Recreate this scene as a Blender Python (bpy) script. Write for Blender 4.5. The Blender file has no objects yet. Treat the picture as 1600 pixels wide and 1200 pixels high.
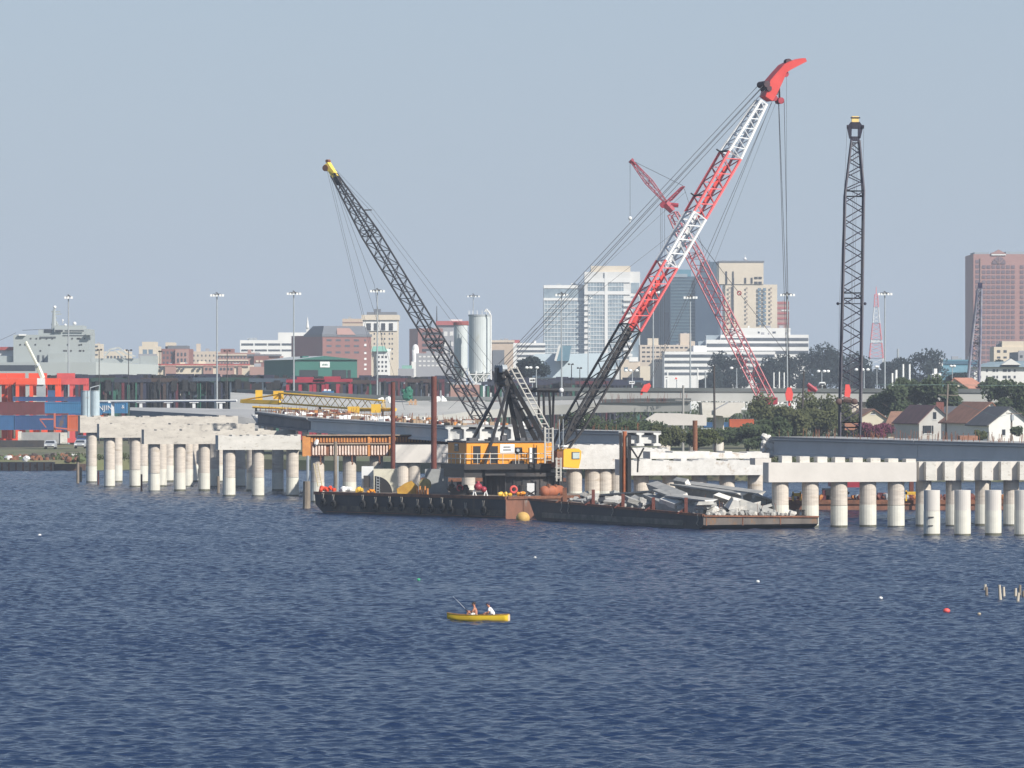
import bpy, math, random
import numpy as np
from mathutils import Vector as V, Matrix

# ------------------------------------------------------------------ camera, sky, sun, exposure
SC = bpy.context.scene
F, H = 8000.0, 13.0            # focal length in photo pixels (1600 wide), eye height in metres
cam_d = bpy.data.cameras.new('camera'); cam = bpy.data.objects.new('camera', cam_d)
SC.collection.objects.link(cam)
cam_d.sensor_width = 36.0; cam_d.lens = 36.0 * F / 1600.0
cam.location = (0, 0, H); cam.rotation_euler = (math.radians(90), 0, 0)
cam_d.clip_start = 1.0; cam_d.clip_end = 30000.0
SC.camera = cam

SUN_EL, SUN_AZ = math.radians(36), math.radians(47)      # sun behind the camera, to the right
S = V((math.sin(SUN_AZ) * math.cos(SUN_EL), -math.cos(SUN_AZ) * math.cos(SUN_EL), math.sin(SUN_EL)))
W = bpy.data.worlds.new('World'); SC.world = W; W.use_nodes = True
nt = W.node_tree; bg = nt.nodes['Background']
sky = nt.nodes.new('ShaderNodeTexSky'); sky.sky_type = 'NISHITA'; sky.sun_disc = False
sky.sun_elevation = SUN_EL; sky.sun_rotation = math.pi - SUN_AZ
sky.air_density = 1.0; sky.dust_density = 0.6; sky.ozone_density = 1.6
# hazy band of sky low over the horizon, clear blue overhead
gm = nt.nodes.new('ShaderNodeNewGeometry'); sx = nt.nodes.new('ShaderNodeSeparateXYZ'); nt.links.new(gm.outputs['Incoming'], sx.inputs[0])
ab = nt.nodes.new('ShaderNodeMath'); ab.operation = 'ABSOLUTE'; nt.links.new(sx.outputs[2], ab.inputs[0])
mr = nt.nodes.new('ShaderNodeMapRange'); mr.interpolation_type = 'SMOOTHSTEP'; mr.inputs[1].default_value = 0.0; mr.inputs[2].default_value = 0.4
mr.inputs[3].default_value = 0.86; mr.inputs[4].default_value = 0.0; nt.links.new(ab.outputs[0], mr.inputs[0])
sm = nt.nodes.new('ShaderNodeMix'); sm.data_type = 'RGBA'; nt.links.new(mr.outputs[0], sm.inputs[0]); nt.links.new(sky.outputs[0], sm.inputs[6])
sm.inputs[7].default_value = (3.78, 4.58, 5.75, 1)
nt.links.new(sm.outputs[2], bg.inputs['Color']); bg.inputs['Strength'].default_value = 0.085
sun_d = bpy.data.lights.new('sun', 'SUN'); sun_d.energy = 4.9; sun_d.angle = math.radians(0.5)
sun_d.color = (1.0, 0.95, 0.87)
sun = bpy.data.objects.new('sun', sun_d); SC.collection.objects.link(sun)
sun.rotation_euler = (-S).to_track_quat('-Z', 'Y').to_euler(); sun.location = (60, -60, 90)
SC.view_settings.view_transform = 'Standard'; SC.view_settings.look = 'None'
SC.view_settings.exposure = 0.35; SC.view_settings.gamma = 1.0
SC.cycles.max_bounces = 5; SC.cycles.diffuse_bounces = 2; SC.cycles.glossy_bounces = 2
SC.cycles.transmission_bounces = 2; SC.cycles.volume_bounces = 0
SC.cycles.caustics_reflective = False; SC.cycles.caustics_refractive = False

# ------------------------------------------------------------------ helpers
R = random.Random(11)
ORG = {}
def P(px, py, Z): return V(((px - 800) * Z / F, Z, H - (py - 600) * Z / F))
def X(px, Z): return (px - 800) * Z / F
def ZZ(py, Z): return H - (py - 600) * Z / F
def wl(py): return F * H / (py - 600)

class MB:
    def __init__(s): s.v = []; s.f = []; s.mi = []; s.m = 0
    def add(s, vs, fs):
        n = len(s.v); s.v += [tuple(v) for v in vs]
        for f in fs: s.f.append([i + n for i in f]); s.mi.append(s.m)
        return s
    def hexa(s, p):   # 0-3 bottom ring, 4-7 top ring
        return s.add(p, [(3, 2, 1, 0), (4, 5, 6, 7), (0, 1, 5, 4), (1, 2, 6, 5), (2, 3, 7, 6), (3, 0, 4, 7)])
    def box(s, x0, x1, y0, y1, z0, z1):
        return s.hexa([(x0, y0, z0), (x1, y0, z0), (x1, y1, z0), (x0, y1, z0), (x0, y0, z1), (x1, y0, z1), (x1, y1, z1), (x0, y1, z1)])
    def obox(s, o, a, b, c):     # corner o and three edge vectors (a right, b back, c up)
        o, a, b, c = V(o), V(a), V(b), V(c)
        return s.hexa([o, o + a, o + a + b, o + b, o + c, o + a + c, o + a + b + c, o + b + c])
    def pbox(s, px0, px1, py0, py1, Z, d):    # front face measured off the photo at distance Z, depth d going back
        return s.box(X(px0, Z), X(px1, Z), Z, Z + d, ZZ(py1, Z), ZZ(py0, Z))
    def tube(s, p0, p1, r0, r1=None, n=6, caps=True):
        p0, p1 = V(p0), V(p1); r1 = r0 if r1 is None else r1
        d = (p1 - p0); 
        if d.length < 1e-6: return s
        d.normalize(); a = d.orthogonal().normalized(); b = d.cross(a)
        vs = []
        for p, r in ((p0, r0), (p1, r1)):
            for k in range(n):
                t = 2 * math.pi * k / n; vs.append(p + a * (r * math.cos(t)) + b * (r * math.sin(t)))
        fs = [(k, (k + 1) % n, n + (k + 1) % n, n + k) for k in range(n)]
        if caps: fs += [tuple(range(n - 1, -1, -1)), tuple(range(n, 2 * n))]
        return s.add(vs, fs)
    def path(s, pts, r, n=5):
        for a, b in zip(pts, pts[1:]): s.tube(a, b, r, n=n)
        return s
    def prism(s, poly, o, ax, ay, vec):       # polygon (ccw seen from front) in plane ax, ay, extruded by vec
        o, ax, ay, vec = V(o), V(ax), V(ay), V(vec); n = len(poly)
        a = [o + ax * x + ay * y for x, y in poly]; b = [p + vec for p in a]
        return s.add(a + b, [tuple(range(n)), tuple(range(2 * n - 1, n - 1, -1))] + [(k, n + k, n + (k + 1) % n, (k + 1) % n) for k in range(n)])
    def ball(s, c, r, sz=(1, 1, 1), nu=10, nv=7):
        c = V(c); vs = []; fs = []
        for j in range(nv + 1):
            th = math.pi * j / nv
            for i in range(nu):
                ph = 2 * math.pi * i / nu
                vs.append(c + V((r * sz[0] * math.sin(th) * math.cos(ph), r * sz[1] * math.sin(th) * math.sin(ph), r * sz[2] * math.cos(th))))
        for j in range(nv):
            for i in range(nu): fs.append((j * nu + i, (j + 1) * nu + i, (j + 1) * nu + (i + 1) % nu, j * nu + (i + 1) % nu))
        return s.add(vs, fs)
    def rock(s, c, r, rnd):
        c = V(c); k = len(s.v); s.ball((0, 0, 0), 1, nu=6, nv=4)
        q = Matrix.Rotation(rnd.random() * 6, 3, 'Z') @ Matrix.Rotation(rnd.random() * 6, 3, 'X')
        sc = [r * rnd.uniform(.6, 1.2) for _ in range(3)]
        for i in range(k, len(s.v)):
            v = V(s.v[i]); v = V([math.copysign(abs(x) ** .7, x) * t * rnd.uniform(.85, 1.1) for x, t in zip(v, sc)]); s.v[i] = tuple(q @ v + c)
        return s
    def torus(s, c, ax, R_, r, n=14, m=6):
        c = V(c); ax = V(ax).normalized(); a = ax.orthogonal().normalized(); b = ax.cross(a); vs = []; fs = []
        for i in range(n):
            t = 2 * math.pi * i / n; d = a * math.cos(t) + b * math.sin(t)
            for j in range(m):
                u = 2 * math.pi * j / m; vs.append(c + d * (R_ + r * math.cos(u)) + ax * (r * math.sin(u)))
        for i in range(n):
            for j in range(m): fs.append((i * m + j, ((i + 1) % n) * m + j, ((i + 1) % n) * m + (j + 1) % m, i * m + (j + 1) % m))
        return s.add(vs, fs)
    def lattice(s, A, B, side, up, wd0, wd1, n, rc, rb, faces=(0, 1, 2, 3)):
        A, B, side, up = V(A), V(B), V(side).normalized(), V(up).normalized()
        def ring(t):
            c = A.lerp(B, t); w = wd0[0] + (wd1[0] - wd0[0]) * t; d = wd0[1] + (wd1[1] - wd0[1]) * t
            return [c + side * (sx * w / 2) + up * (sy * d / 2) for sx, sy in ((-1, -1), (1, -1), (1, 1), (-1, 1))]
        rs = [ring(k / n) for k in range(n + 1)]
        for k in range(4): s.tube(rs[0][k], rs[-1][k], rc, n=5)
        for k in range(n):
            for e in faces:
                a, b = (e, (e + 1) % 4) if (k + e) % 2 else ((e + 1) % 4, e)
                s.tube(rs[k][a], rs[k + 1][b], rb, n=4, caps=False)
        for e in range(4):
            for t in (0, n): s.tube(rs[t][e], rs[t][(e + 1) % 4], rb * 1.3, n=4)
        return s
    def build(s, name, mats, parent=None, smooth=False, origin=None, tri=False):
        o0 = ORG[parent.name] if parent else (V(origin) if origin else V((0, 0, 0)))
        me = bpy.data.meshes.new(name)
        me.from_pydata([(x - o0.x, y - o0.y, z - o0.z) for x, y, z in s.v], [], s.f)
        for m in (mats if isinstance(mats, (list, tuple)) else [mats]): me.materials.append(m)
        if any(s.mi): me.polygons.foreach_set('material_index', s.mi)
        if smooth: me.polygons.foreach_set('use_smooth', [True] * len(s.f))
        me.update()
        ob = bpy.data.objects.new(name, me); SC.collection.objects.link(ob)
        if parent: ob.parent = parent
        else: ob.location = o0
        ORG[ob.name] = o0
        return ob
    def center(s):
        a = np.array(s.v); lo, hi = a.min(0), a.max(0); return V(((lo[0] + hi[0]) / 2, (lo[1] + hi[1]) / 2, lo[2]))

def tag(o, label, cat=None, group=None, kind=None):
    if label: o['label'] = label
    if cat: o['category'] = cat
    if group: o['group'] = group
    if kind: o['kind'] = kind
    return o
def thing(name, label, cat, loc, group=None):
    o = bpy.data.objects.new(name, None); SC.collection.objects.link(o); o.location = loc
    o.empty_display_size = 0.5; ORG[o.name] = V(loc)
    return tag(o, label, cat, group)
def one(mb, name, mats, label, cat, group=None, smooth=False):
    return tag(mb.build(name, mats, None, smooth, mb.center()), label, cat, group)
def struct(mb, name, mats, smooth=False):
    return tag(mb.build(name, mats, None, smooth), None, kind='structure')
def dup(root, loc, rz=0.0, scale=None, label=None, group=None):
    r = root.copy(); SC.collection.objects.link(r); r.location = loc; r.rotation_euler = (0, 0, rz)
    if scale: r.scale = scale
    if label: r['label'] = label
    if group: r['group'] = group
    for ch in list(root.children):
        c = ch.copy(); SC.collection.objects.link(c); c.parent = r
        for g in list(ch.children):
            d = g.copy(); SC.collection.objects.link(d); d.parent = c
    return r

# ------------------------------------------------------------------ materials
MATS = {}
def M(name, c, c2=None, scale=0.6, rough=0.75, metal=0.0, bump=0.0, stretch=(1, 1, 1), detail=6, lo=0.38, hi=0.62, c3=None, s3=4.0, spec=None):
    if name in MATS: return MATS[name]
    m = bpy.data.materials.new(name); m.use_nodes = True; t = m.node_tree; b = t.nodes['Principled BSDF']
    b.inputs['Base Color'].default_value = (*c, 1); b.inputs['Roughness'].default_value = rough; b.inputs['Metallic'].default_value = metal
    if spec is not None: b.inputs['Specular IOR Level'].default_value = spec
    if c2 is None: c2 = tuple(x * 0.82 for x in c)
    tc = t.nodes.new('ShaderNodeTexCoord'); mp = t.nodes.new('ShaderNodeMapping'); mp.inputs['Scale'].default_value = stretch
    t.links.new(tc.outputs['Object'], mp.inputs[0])
    def noise(sc, det):
        n = t.nodes.new('ShaderNodeTexNoise'); n.inputs['Scale'].default_value = sc; n.inputs['Detail'].default_value = det; n.inputs['Roughness'].default_value = 0.65
        t.links.new(mp.outputs[0], n.inputs['Vector']); return n
    n = noise(scale, detail); r = t.nodes.new('ShaderNodeValToRGB')
    r.color_ramp.elements[0].position = lo; r.color_ramp.elements[1].position = hi
    r.color_ramp.elements[0].color = (*c2, 1); r.color_ramp.elements[1].color = (*c, 1)
    t.links.new(n.outputs['Fac'], r.inputs[0]); out = r.outputs[0]
    if c3 is not None:
        n3 = noise(s3, 5); r3 = t.nodes.new('ShaderNodeValToRGB'); r3.color_ramp.elements[0].position = .58; r3.color_ramp.elements[1].position = .68
        r3.color_ramp.elements[0].color = (0, 0, 0, 1); r3.color_ramp.elements[1].color = (1, 1, 1, 1)
        t.links.new(n3.outputs['Fac'], r3.inputs[0]); mx = t.nodes.new('ShaderNodeMix'); mx.data_type = 'RGBA'
        t.links.new(r3.outputs[0], mx.inputs[0]); t.links.new(out, mx.inputs[6]); mx.inputs[7].default_value = (*c3, 1); out = mx.outputs[2]
    t.links.new(out, b.inputs['Base Color'])
    if bump:
        bp = t.nodes.new('ShaderNodeBump'); bp.inputs['Strength'].default_value = 0.6; bp.inputs['Distance'].default_value = bump
        n2 = noise(scale * 6, 6); t.links.new(n2.outputs['Fac'], bp.inputs['Height']); t.links.new(bp.outputs[0], b.inputs['Normal'])
    MATS[name] = m; return m

conc = M('pale_concrete', (.66, .63, .57), (.56, .535, .48), .5, .85, bump=.04, stretch=(1, 1, 2.2), c3=(.42, .38, .32), s3=1.6)
conc_new = M('new_concrete', (.64, .60, .545), (.58, .545, .495), .35, .85, bump=.02)
conc_grey = M('grey_concrete', (.36, .36, .35), (.27, .27, .27), .4, .9, bump=.04)
conc_col = M('pile_concrete', (.62, .555, .475), (.49, .435, .37), 1.1, .9, bump=.03, stretch=(.6, .6, 3.2), c3=(.43, .36, .28), s3=.7)
conc_band = M('coated_concrete', (.68, .66, .57), (.60, .58, .50), .6, .8, stretch=(1, 1, 2))
conc_beam = M('girder_concrete', (.66, .655, .63), (.60, .595, .57), .3, .85, bump=.02)
conc_white = M('broken_concrete', (.71, .69, .65), (.60, .58, .54), 1.2, .9, bump=.06, c3=(.44, .37, .30), s3=.9)
asphalt = M('asphalt', (.12, .12, .125), (.09, .09, .095), .3, .9)
road_c = M('road_concrete', (.33, .33, .325), (.26, .26, .26), .15, .9)
black = M('black_steel', (.018, .018, .021), (.03, .026, .024), 1.5, .5)
dark = M('dark_steel', (.035, .037, .042), (.06, .05, .045), 1.2, .55)
rust = M('rusty_steel', (.25, .10, .048), (.13, .055, .032), 1.1, .8, bump=.01)
rust_red = M('red_brown_steel', (.17, .045, .03), (.11, .035, .025), .8, .75)
hull_m = M('barge_hull_paint', (.020, .023, .032), (.036, .034, .036), .5, .6, stretch=(1, 1, .35), c3=(.075, .05, .04), s3=1.1, bump=.02)
hull_r = M('rusty_hull_plate', (.27, .115, .07), (.15, .07, .045), .6, .8, stretch=(1, 1, .4), c3=(.2, .17, .15), s3=.9)
deck_m = M('barge_deck', (.22, .18, .145), (.13, .10, .085), .7, .9, c3=(.32, .28, .24), s3=2)
orange = M('crane_orange', (.82, .33, .028), (.76, .29, .022), .6, .45)
white = M('white_paint', (.80, .80, .78), (.70, .70, .68), .8, .5)
wet_conc = M('wet_waterline', (.16, .155, .11), (.09, .09, .065), 2, .5)
rail_m = M('dull_white_rail', (.60, .58, .52), (.5, .48, .43), 2, .6)
redp = M('red_paint', (.80, .11, .095), (.72, .085, .075), .5, .45)
redl = M('faded_red_paint', (.80, .15, .15), (.72, .12, .12), .4, .5)
redd = M('dull_red_paint', (.36, .033, .055), (.28, .026, .045), .4, .5)
yellow = M('yellow_paint', (.80, .50, .05), (.72, .42, .04), .6, .5)
conc_old = M('weathered_concrete', (.60, .555, .48), (.49, .45, .39), .5, .88, bump=.04, stretch=(1, 1, 2.2), c3=(.34, .31, .27), s3=1.4)
cable_m = M('steel_cable', (.05, .055, .065), (.04, .04, .045), 1, .6)
glass_d = M('dark_window_glass', (.03, .035, .045), (.045, .05, .06), .2, .15, spec=.6)
glass_l = M('pale_window_glass', (.22, .30, .32), (.16, .22, .25), 1, .2)
rubber = M('black_rubber', (.015, .015, .016), (.025, .024, .024), 2, .85)
rope_m = M('pale_rope', (.35, .32, .27), (.25, .22, .18), 3, .9)
galv = M('galvanised_steel', (.36, .39, .41), (.30, .33, .35), .5, .5)
wood_post = M('weathered_wood', (.30, .25, .19), (.17, .14, .11), 1.2, .9, stretch=(1, 1, .3))
navy = M('navy_steel', (.022, .026, .06), (.03, .03, .045), .3, .6)
maroon = M('maroon_steel', (.12, .02, .028), (.08, .016, .022), .3, .6)
green_s = M('green_steel', (.03, .13, .085), (.025, .09, .06), .3, .6)
brown_s = M('brown_steel', (.07, .042, .032), (.045, .03, .025), .3, .6)
orange_s = M('orange_red_paint', (.82, .09, .03), (.72, .07, .025), .3, .5)
lamp_on = M('lamp_glass', (.9, .9, .87), (.85, .85, .82), 1, .3)
# ------------------------------------------------------------------ setting: water, land, haze
def water():
    rows = []; z = 140.0
    while z < 900: rows.append(z); z += max(.13, .13 * (z / 220) ** 1.15)
    Zr = np.array(rows); nc = 700
    u = np.linspace(-.137, .137, nc)
    gy = np.repeat(Zr[:, None], nc, 1); gx = (Zr[:, None] + 90) * u[None, :]
    rn = np.random.RandomState(5); h = np.zeros_like(gx); dx = np.zeros_like(gx); dy = np.zeros_like(gx)
    gust = 1 + .10 * np.sin(gx * .045 + gy * .021 + 1) * np.sin(gy * .034 - gx * .02) + .08 * np.sin(gx * .10 - gy * .07 + 2) + .07 * np.sin(gy * .13 + gx * .03)
    for i in range(70):
        lam = .40 * (3.6 / .40) ** (i / 69.0) * rn.uniform(.93, 1.07); k = 2 * math.pi / lam
        th = rn.normal(0.15, .8); kx, ky = k * math.sin(th), -k * math.cos(th)
        st = .058 if lam < 1.0 else (.040 if lam < 1.8 else .019)
        a = st / k * rn.uniform(.6, 1.25)
        ph = kx * gx + ky * gy + rn.uniform(0, 6.28)
        if lam < 2.5: a = a * gust * (0.75 + .45 * np.sin(gx * .13 + i) * np.sin(gy * .06 + 2 * i))
        sp = np.sin(ph); h += a * np.cos(ph); dx += -a * .7 * sp * kx / k; dy += -a * .7 * sp * ky / k
    # calm the swell close to the shore end of the sheet
    x = (gx + dx).ravel(); y = (gy + dy).ravel(); zz = h.ravel()
    n = len(Zr); co = np.stack([x, y, zz], 1)
    idx = np.arange(n * nc).reshape(n, nc)
    q = np.stack([idx[:-1, :-1], idx[:-1, 1:], idx[1:, 1:], idx[1:, :-1]], -1).reshape(-1, 4)
    base = len(co); E = 9000.0
    co = np.vstack([co, [[-E, -600, -.9], [E, -600, -.9], [E, E, -.9], [-E, E, -.9]]])
    q = np.vstack([q, [[base, base + 1, base + 2, base + 3]]])
    me = bpy.data.meshes.new('water'); me.vertices.add(len(co)); me.vertices.foreach_set('co', co.ravel())
    me.loops.add(q.size); me.loops.foreach_set('vertex_index', q.ravel().astype(np.int32))
    me.polygons.add(len(q)); me.polygons.foreach_set('loop_start', (np.arange(len(q)) * 4).astype(np.int32))
    me.polygons.foreach_set('use_smooth', np.ones(len(q), bool))
    me.update(calc_edges=True); me.validate()
    m = bpy.data.materials.new('river_water'); m.use_nodes = True; t = m.node_tree; b = t.nodes['Principled BSDF']
    b.inputs['Base Color'].default_value = (.010, .024, .064, 1); b.inputs['Roughness'].default_value = .16; b.inputs['IOR'].default_value = 1.333; b.inputs['Specular IOR Level'].default_value = .35
    tc = t.nodes.new('ShaderNodeTexCoord'); mp = t.nodes.new('ShaderNodeMapping'); mp.inputs['Scale'].default_value = (.8, 1.4, 1)
    t.links.new(tc.outputs['Object'], mp.inputs[0]); no = t.nodes.new('ShaderNodeTexNoise')
    no.inputs['Scale'].default_value = 2.2; no.inputs['Detail'].default_value = 5; t.links.new(mp.outputs[0], no.inputs['Vector'])
    bp = t.nodes.new('ShaderNodeBump'); bp.inputs['Strength'].default_value = .8; bp.inputs['Distance'].default_value = .13
    t.links.new(no.outputs['Fac'], bp.inputs['Height']); t.links.new(bp.outputs[0], b.inputs['Normal'])
    me.materials.append(m)
    o = bpy.data.objects.new('water', me); SC.collection.objects.link(o); tag(o, None, kind='structure')
water()

grass_m = M('grassy_ground', (.10, .12, .045), (.16, .14, .09), .08, .95, c3=(.22, .2, .16), s3=.05)
mb = MB(); zl = 1.5
shore = [(-700, 772), (-64, 772), (-44, 790), (-20, 760), (14, 700), (30, 688), (90, 680), (700, 700)]
n = len(shore)
mb.add([(x, y, zl) for x, y in shore] + [(6000, 8000, zl), (-6000, 8000, zl)], [tuple(range(n + 2))])
mb.add([(x, y, zl) for x, y in shore] + [(x, y - 2.5, -1.5) for x, y in shore], [(k + 1, k, n + k, n + k + 1) for k in range(n - 1)])
struct(mb, 'ground', grass_m)

hz = MB().box(-1500, 1500, -40, 5200, -1.95, 118)
hzm = bpy.data.materials.new('haze'); hzm.use_nodes = True; t = hzm.node_tree
for nd in list(t.nodes):
    if nd.type == 'BSDF_PRINCIPLED': t.nodes.remove(nd)
pv = t.nodes.new('ShaderNodeVolumePrincipled'); pv.inputs['Color'].default_value = (.76, .86, 1.0, 1); pv.inputs['Density'].default_value = 1.5e-4
pv.inputs['Anisotropy'].default_value = 0.0
t.links.new(pv.outputs[0], [x for x in t.nodes if x.type == 'OUTPUT_MATERIAL'][0].inputs['Volume'])
tag(hz.build('haze', hzm), 'pale even haze over the river and city', kind='stuff')
# ------------------------------------------------------------------ bridge: pier bents, spans, cut piles
YAW = math.radians(12)
U = V((math.cos(YAW), math.sin(YAW), 0)); VV = V((-math.sin(YAW), math.cos(YAW), 0)); UP = V((0, 0, 1))
def on_line(O, d, px):      # parameter s where O + d*s is seen at photo column px
    k = (px - 800) / F; return (k * O.y - O.x) / (d.x - k * d.y)

def column(mb, c, z0, z1, r, band, n=20):
    rnd = random.Random(int(c.x * 91)); wz = rnd.uniform(.12, .26); mb.m = 2
    mb.tube((c.x, c.y, z0), (c.x, c.y, wz), r * 1.025, n=n); mb.m = 1
    mb.tube((c.x, c.y, wz), (c.x, c.y, band + rnd.uniform(-.06, .06)), r * 1.02, n=n); mb.m = 0
    mb.tube((c.x, c.y, band), (c.x, c.y, z1), r, n=n)

GRP_BENT = 'concrete pier bents of the unfinished bridge'
def bent(label, px0, px1, ytop, ybot, Z, cols, depth=2.2, r=.70, capm=conc, colm=conc_col, band=2.2, blocks=None, rough=0.0, zc=None):
    O = V((X(px0, Z), Z, 0)); L = on_line(O, U, px1)
    zt, zb = ZZ(ytop, Z), ZZ(ybot, Z)
    t = thing('pier_bent', label, 'pier bent', O + V((0, 0, -.5)) + U * L / 2, GRP_BENT)
    cap = MB(); rnd = random.Random(int(px0))
    # cap as strips along its length so the broken top can be uneven
    ns = 24 if rough else 1
    for k in range(ns):
        a, b = L * k / ns, L * (k + 1) / ns
        ja = rnd.uniform(-rough, 0)
        cap.obox(O + U * a + UP * zb, U * (b - a), VV * depth, UP * (zt + ja - zb))
    cap.build('cap', capm, t)
    O2 = O + VV * (depth / 2)
    for p in cols:
        s = on_line(O2, U, p); c = O2 + U * s; m = MB()
        column(m, c, -1.0, zb - .0, r, band); m.build('column', [colm, conc_band, wet_conc], t, smooth=False)
    if blocks:
        for p, w, y0, y1, dz in blocks:
            Ob = O - VV * dz[0]; s = on_line(Ob, U, p); m = MB()
            m.obox(Ob + U * s + UP * ZZ(y1, Z), U * w, VV * dz[1], UP * (ZZ(y0, Z) - ZZ(y1, Z))); m.build('bearing_block', conc, t)
    return t, O, L, zt
Z1, Z2, Z3, Z4 = 675, 644, 619, 591
bent('farthest concrete pier bent on the left, two blue tanks standing behind its cap', 125, 385, 649, 676, Z1, [143, 183, 223, 263, 303, 343], rough=.25, capm=conc_old)
bent('second concrete pier bent from the left with weathered beige cap', 155, 398, 661, 684, Z2, [171, 211, 252, 293, 334, 375], rough=.25, capm=conc_old)
bent('third concrete pier bent from the left with whitish streaked cap face', 225, 462, 670, 694, Z3, [241, 281, 319, 357, 394, 434], rough=.3, capm=conc_old)
bent('white concrete pier bent just left of the orange formwork', 341, 470, 679, 703, Z4, [358, 403, 457], rough=.2, r=.72)
# bent still inside its formwork
t5, O5, L5, zt5 = bent('pier bent whose columns carry the rusty orange formwork', 478, 700, 683, 711, 562, [496, 546, 588, 635, 682], r=.75, capm=conc_grey)
bent('smooth grey pier bent left of the orange crane house', 618, 800, 695, 723, 541, [628, 646, 686, 732, 778], r=.72, capm=conc_new)
bent('white pier bent behind the yellow operator cab with broken cap', 872, 972, 694, 733, 514, [897, 926, 944, 964], r=.8, rough=.12, capm=conc_white)
bent('long white pier bent with stained face behind the rubble barge', 972, 1192, 717, 743, 490, [1002, 1047, 1092, 1136, 1180], r=.74, rough=.25, depth=3.0, capm=conc_white)
pb = [(1222 + i * 27.7, .92, 712.6 + i * .75, 724, (-.35, 1.3)) for i in range(8)]
bent('smooth cream pier bent under the left end of the long grey girder', 1201, 1432, 723, 753.5, 462, [1219, 1266, 1311, 1356, 1400], r=.76, capm=conc_new, depth=2.0, blocks=pb, band=2.0)
pb = [(1447 + i * 29.3, .92, 721.5, 750.5, (.75, .8)) for i in range(9)]
bent('pier bent on the right edge with a row of square blocks on its cap face', 1436, 1720, 721.5, 751, 466, [1443, 1490, 1536, 1580, 1630, 1680], r=.72, capm=conc_new, depth=2.0, blocks=pb, band=2.0)
# second line of white slabs lying behind the long white cap
def slab(label, px0, px1, y0, y1, Z, d, m, rough=.15):
    rnd = random.Random(int(px0 + y0)); b = MB(); n = 16
    O = V((X(px0, Z), Z, 0)); L = on_line(O, U, px1)
    for k in range(n):
        b.obox(O + U * (L * k / n) + UP * ZZ(y1, Z), U * (L / n), VV * d, UP * (ZZ(y0, Z) - ZZ(y1, Z) + rnd.uniform(-rough, rough * .3)))
    return one(b, 'concrete_slab', m, label, 'slab', 'old concrete slabs lying behind the pier caps')
slab('long white broken concrete slab lying right behind the white cap above the rubble barge', 1016, 1202, 706, 717, 494, 3, conc_white)
slab('short white slab edge below the two girder ends in the middle', 985, 1046, 699, 716, 499, 2.2, conc_white)
slab('white cap slab wedged above the right end of the stained cap', 1180, 1205, 716, 726.5, 486, 2.0, conc_new, .02)

# four cut-off piles at the right, nearest to the camera
for px, lab in ((1457, 'cut-off concrete pile with two dark marks near the water, leftmost of the four'), (1505, 'second cut-off concrete pile from the left in front of the blocks'),
                (1553, 'third cut-off concrete pile from the left, third of four'), (1599, 'cut-off concrete pile at the right edge of the photo')):
    c = V((X(px, 438), 438.7, 0)); m = MB(); column(m, c, -1, ZZ(766, 438), .70, 2.15, n=24)
    if px == 1457:
        m.m = 3; m.box(c.x - .35, c.x + .1, c.y - .76, c.y - .5, 1.55, 1.65); m.box(c.x - .35, c.x + .05, c.y - .76, c.y - .5, .85, .92)
    one(m, 'cut_pile', [conc_new, conc_band, wet_conc, dark], lab, 'pile', 'cut-off concrete piles')

# I-girder spans ------------------------------------------------------------------------------------
def isec(h, w=.85, web=.22):
    return [(-w / 2, 0), (w / 2, 0), (w / 2, .2), (web / 2, .32), (web / 2, h - .26), (w / 2, h - .15), (w / 2, h), (-w / 2, h), (-w / 2, h - .15), (-web / 2, h - .26), (-web / 2, .32), (-w / 2, .2)]
def girder(mb, A, B, h, zb, w=.85):
    A, B = V(A), V(B); d = B - A; dd = V((d.x, d.y, 0)).normalized(); side = V((dd.y, -dd.x, 0))
    mb.prism(isec(h, w), A, side, UP, d)
def span(label, A, B, n, gap, h, deck=True, stub=0.0, rebar=0, seed=3, mats=(conc_beam, conc_grey)):
    A, B = V(A), V(B); t = thing('bridge_span', label, 'bridge span', (A + B) / 2, 'girder spans resting on the pier bents'); rnd = random.Random(seed)
    d = B - A
    for k in range(n):
        m = MB(); girder(m, A + U * gap * k, B + U * gap * k, h, 0); m.build('girder', mats[0], t)
    for k in range(n - 1):
        m = MB(); q = B + U * (gap * k + .16) - d.normalized() * .55; m.obox(q + UP * .25, U * (gap - .3), VV * .3, UP * (h - .5)); m.build('added_diaphragm', mats[0], t)  # walls added between the girder ends so the gaps look less black
    if deck:
        m = MB(); q = U * (gap * (n - 1) + .9)
        m.obox(A - U * .5 + UP * (h + .01), q, d, UP * .16); m.build('deck', mats[1], t)
    if rebar:
        m = MB()
        for k in range(rebar):
            f = rnd.random(); u = rnd.random() ** 1.6 * gap * (n - 1); p = A + d * f + U * u + UP * (h + .1)
            m.tube(p, p + V((rnd.uniform(-.12, .12), rnd.uniform(-.12, .12), rnd.uniform(.4, 1.0))), .03, n=4)
        tag(m.build('rebar', rust, t), None, kind='stuff')
    return t
# left span (its front ends stand behind the crane), middle span and right-hand span
C1 = V((X(702, 548), 548, ZZ(690, 548))); B1 = V((X(487, 612), 612, 7.24)); A1 = V((X(404, 642), 642, 7.85))
h1 = 1.55
s1 = span('grey girder span with five white I-beam ends showing behind the crane mast', B1, C1, 6, 1.72, h1, rebar=170, seed=4)
s1b = span('dark shaded girder span with a bow shaped left end under the yellow truss', A1, B1 + V((-.15, .3, 0)), 6, 1.72, h1, rebar=130, seed=5, mats=(M('shade_dark_girder', (.16, .165, .18), (.11, .115, .13), .3, .8), conc_grey))  # deeper shade on this span is put into its darker girder colour
m = MB(); e = A1 + V((-.9, 1.2, h1 - .25)); m.hexa([A1 + V((-.1, 0, 0)), A1 + U * 9, A1 + U * 9 + VV * .6, A1 + VV * .6, e, e + U * 9, e + U * 9 + VV * .7, e + VV * .7]); m.build('end_block', conc_beam, s1b)
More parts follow.
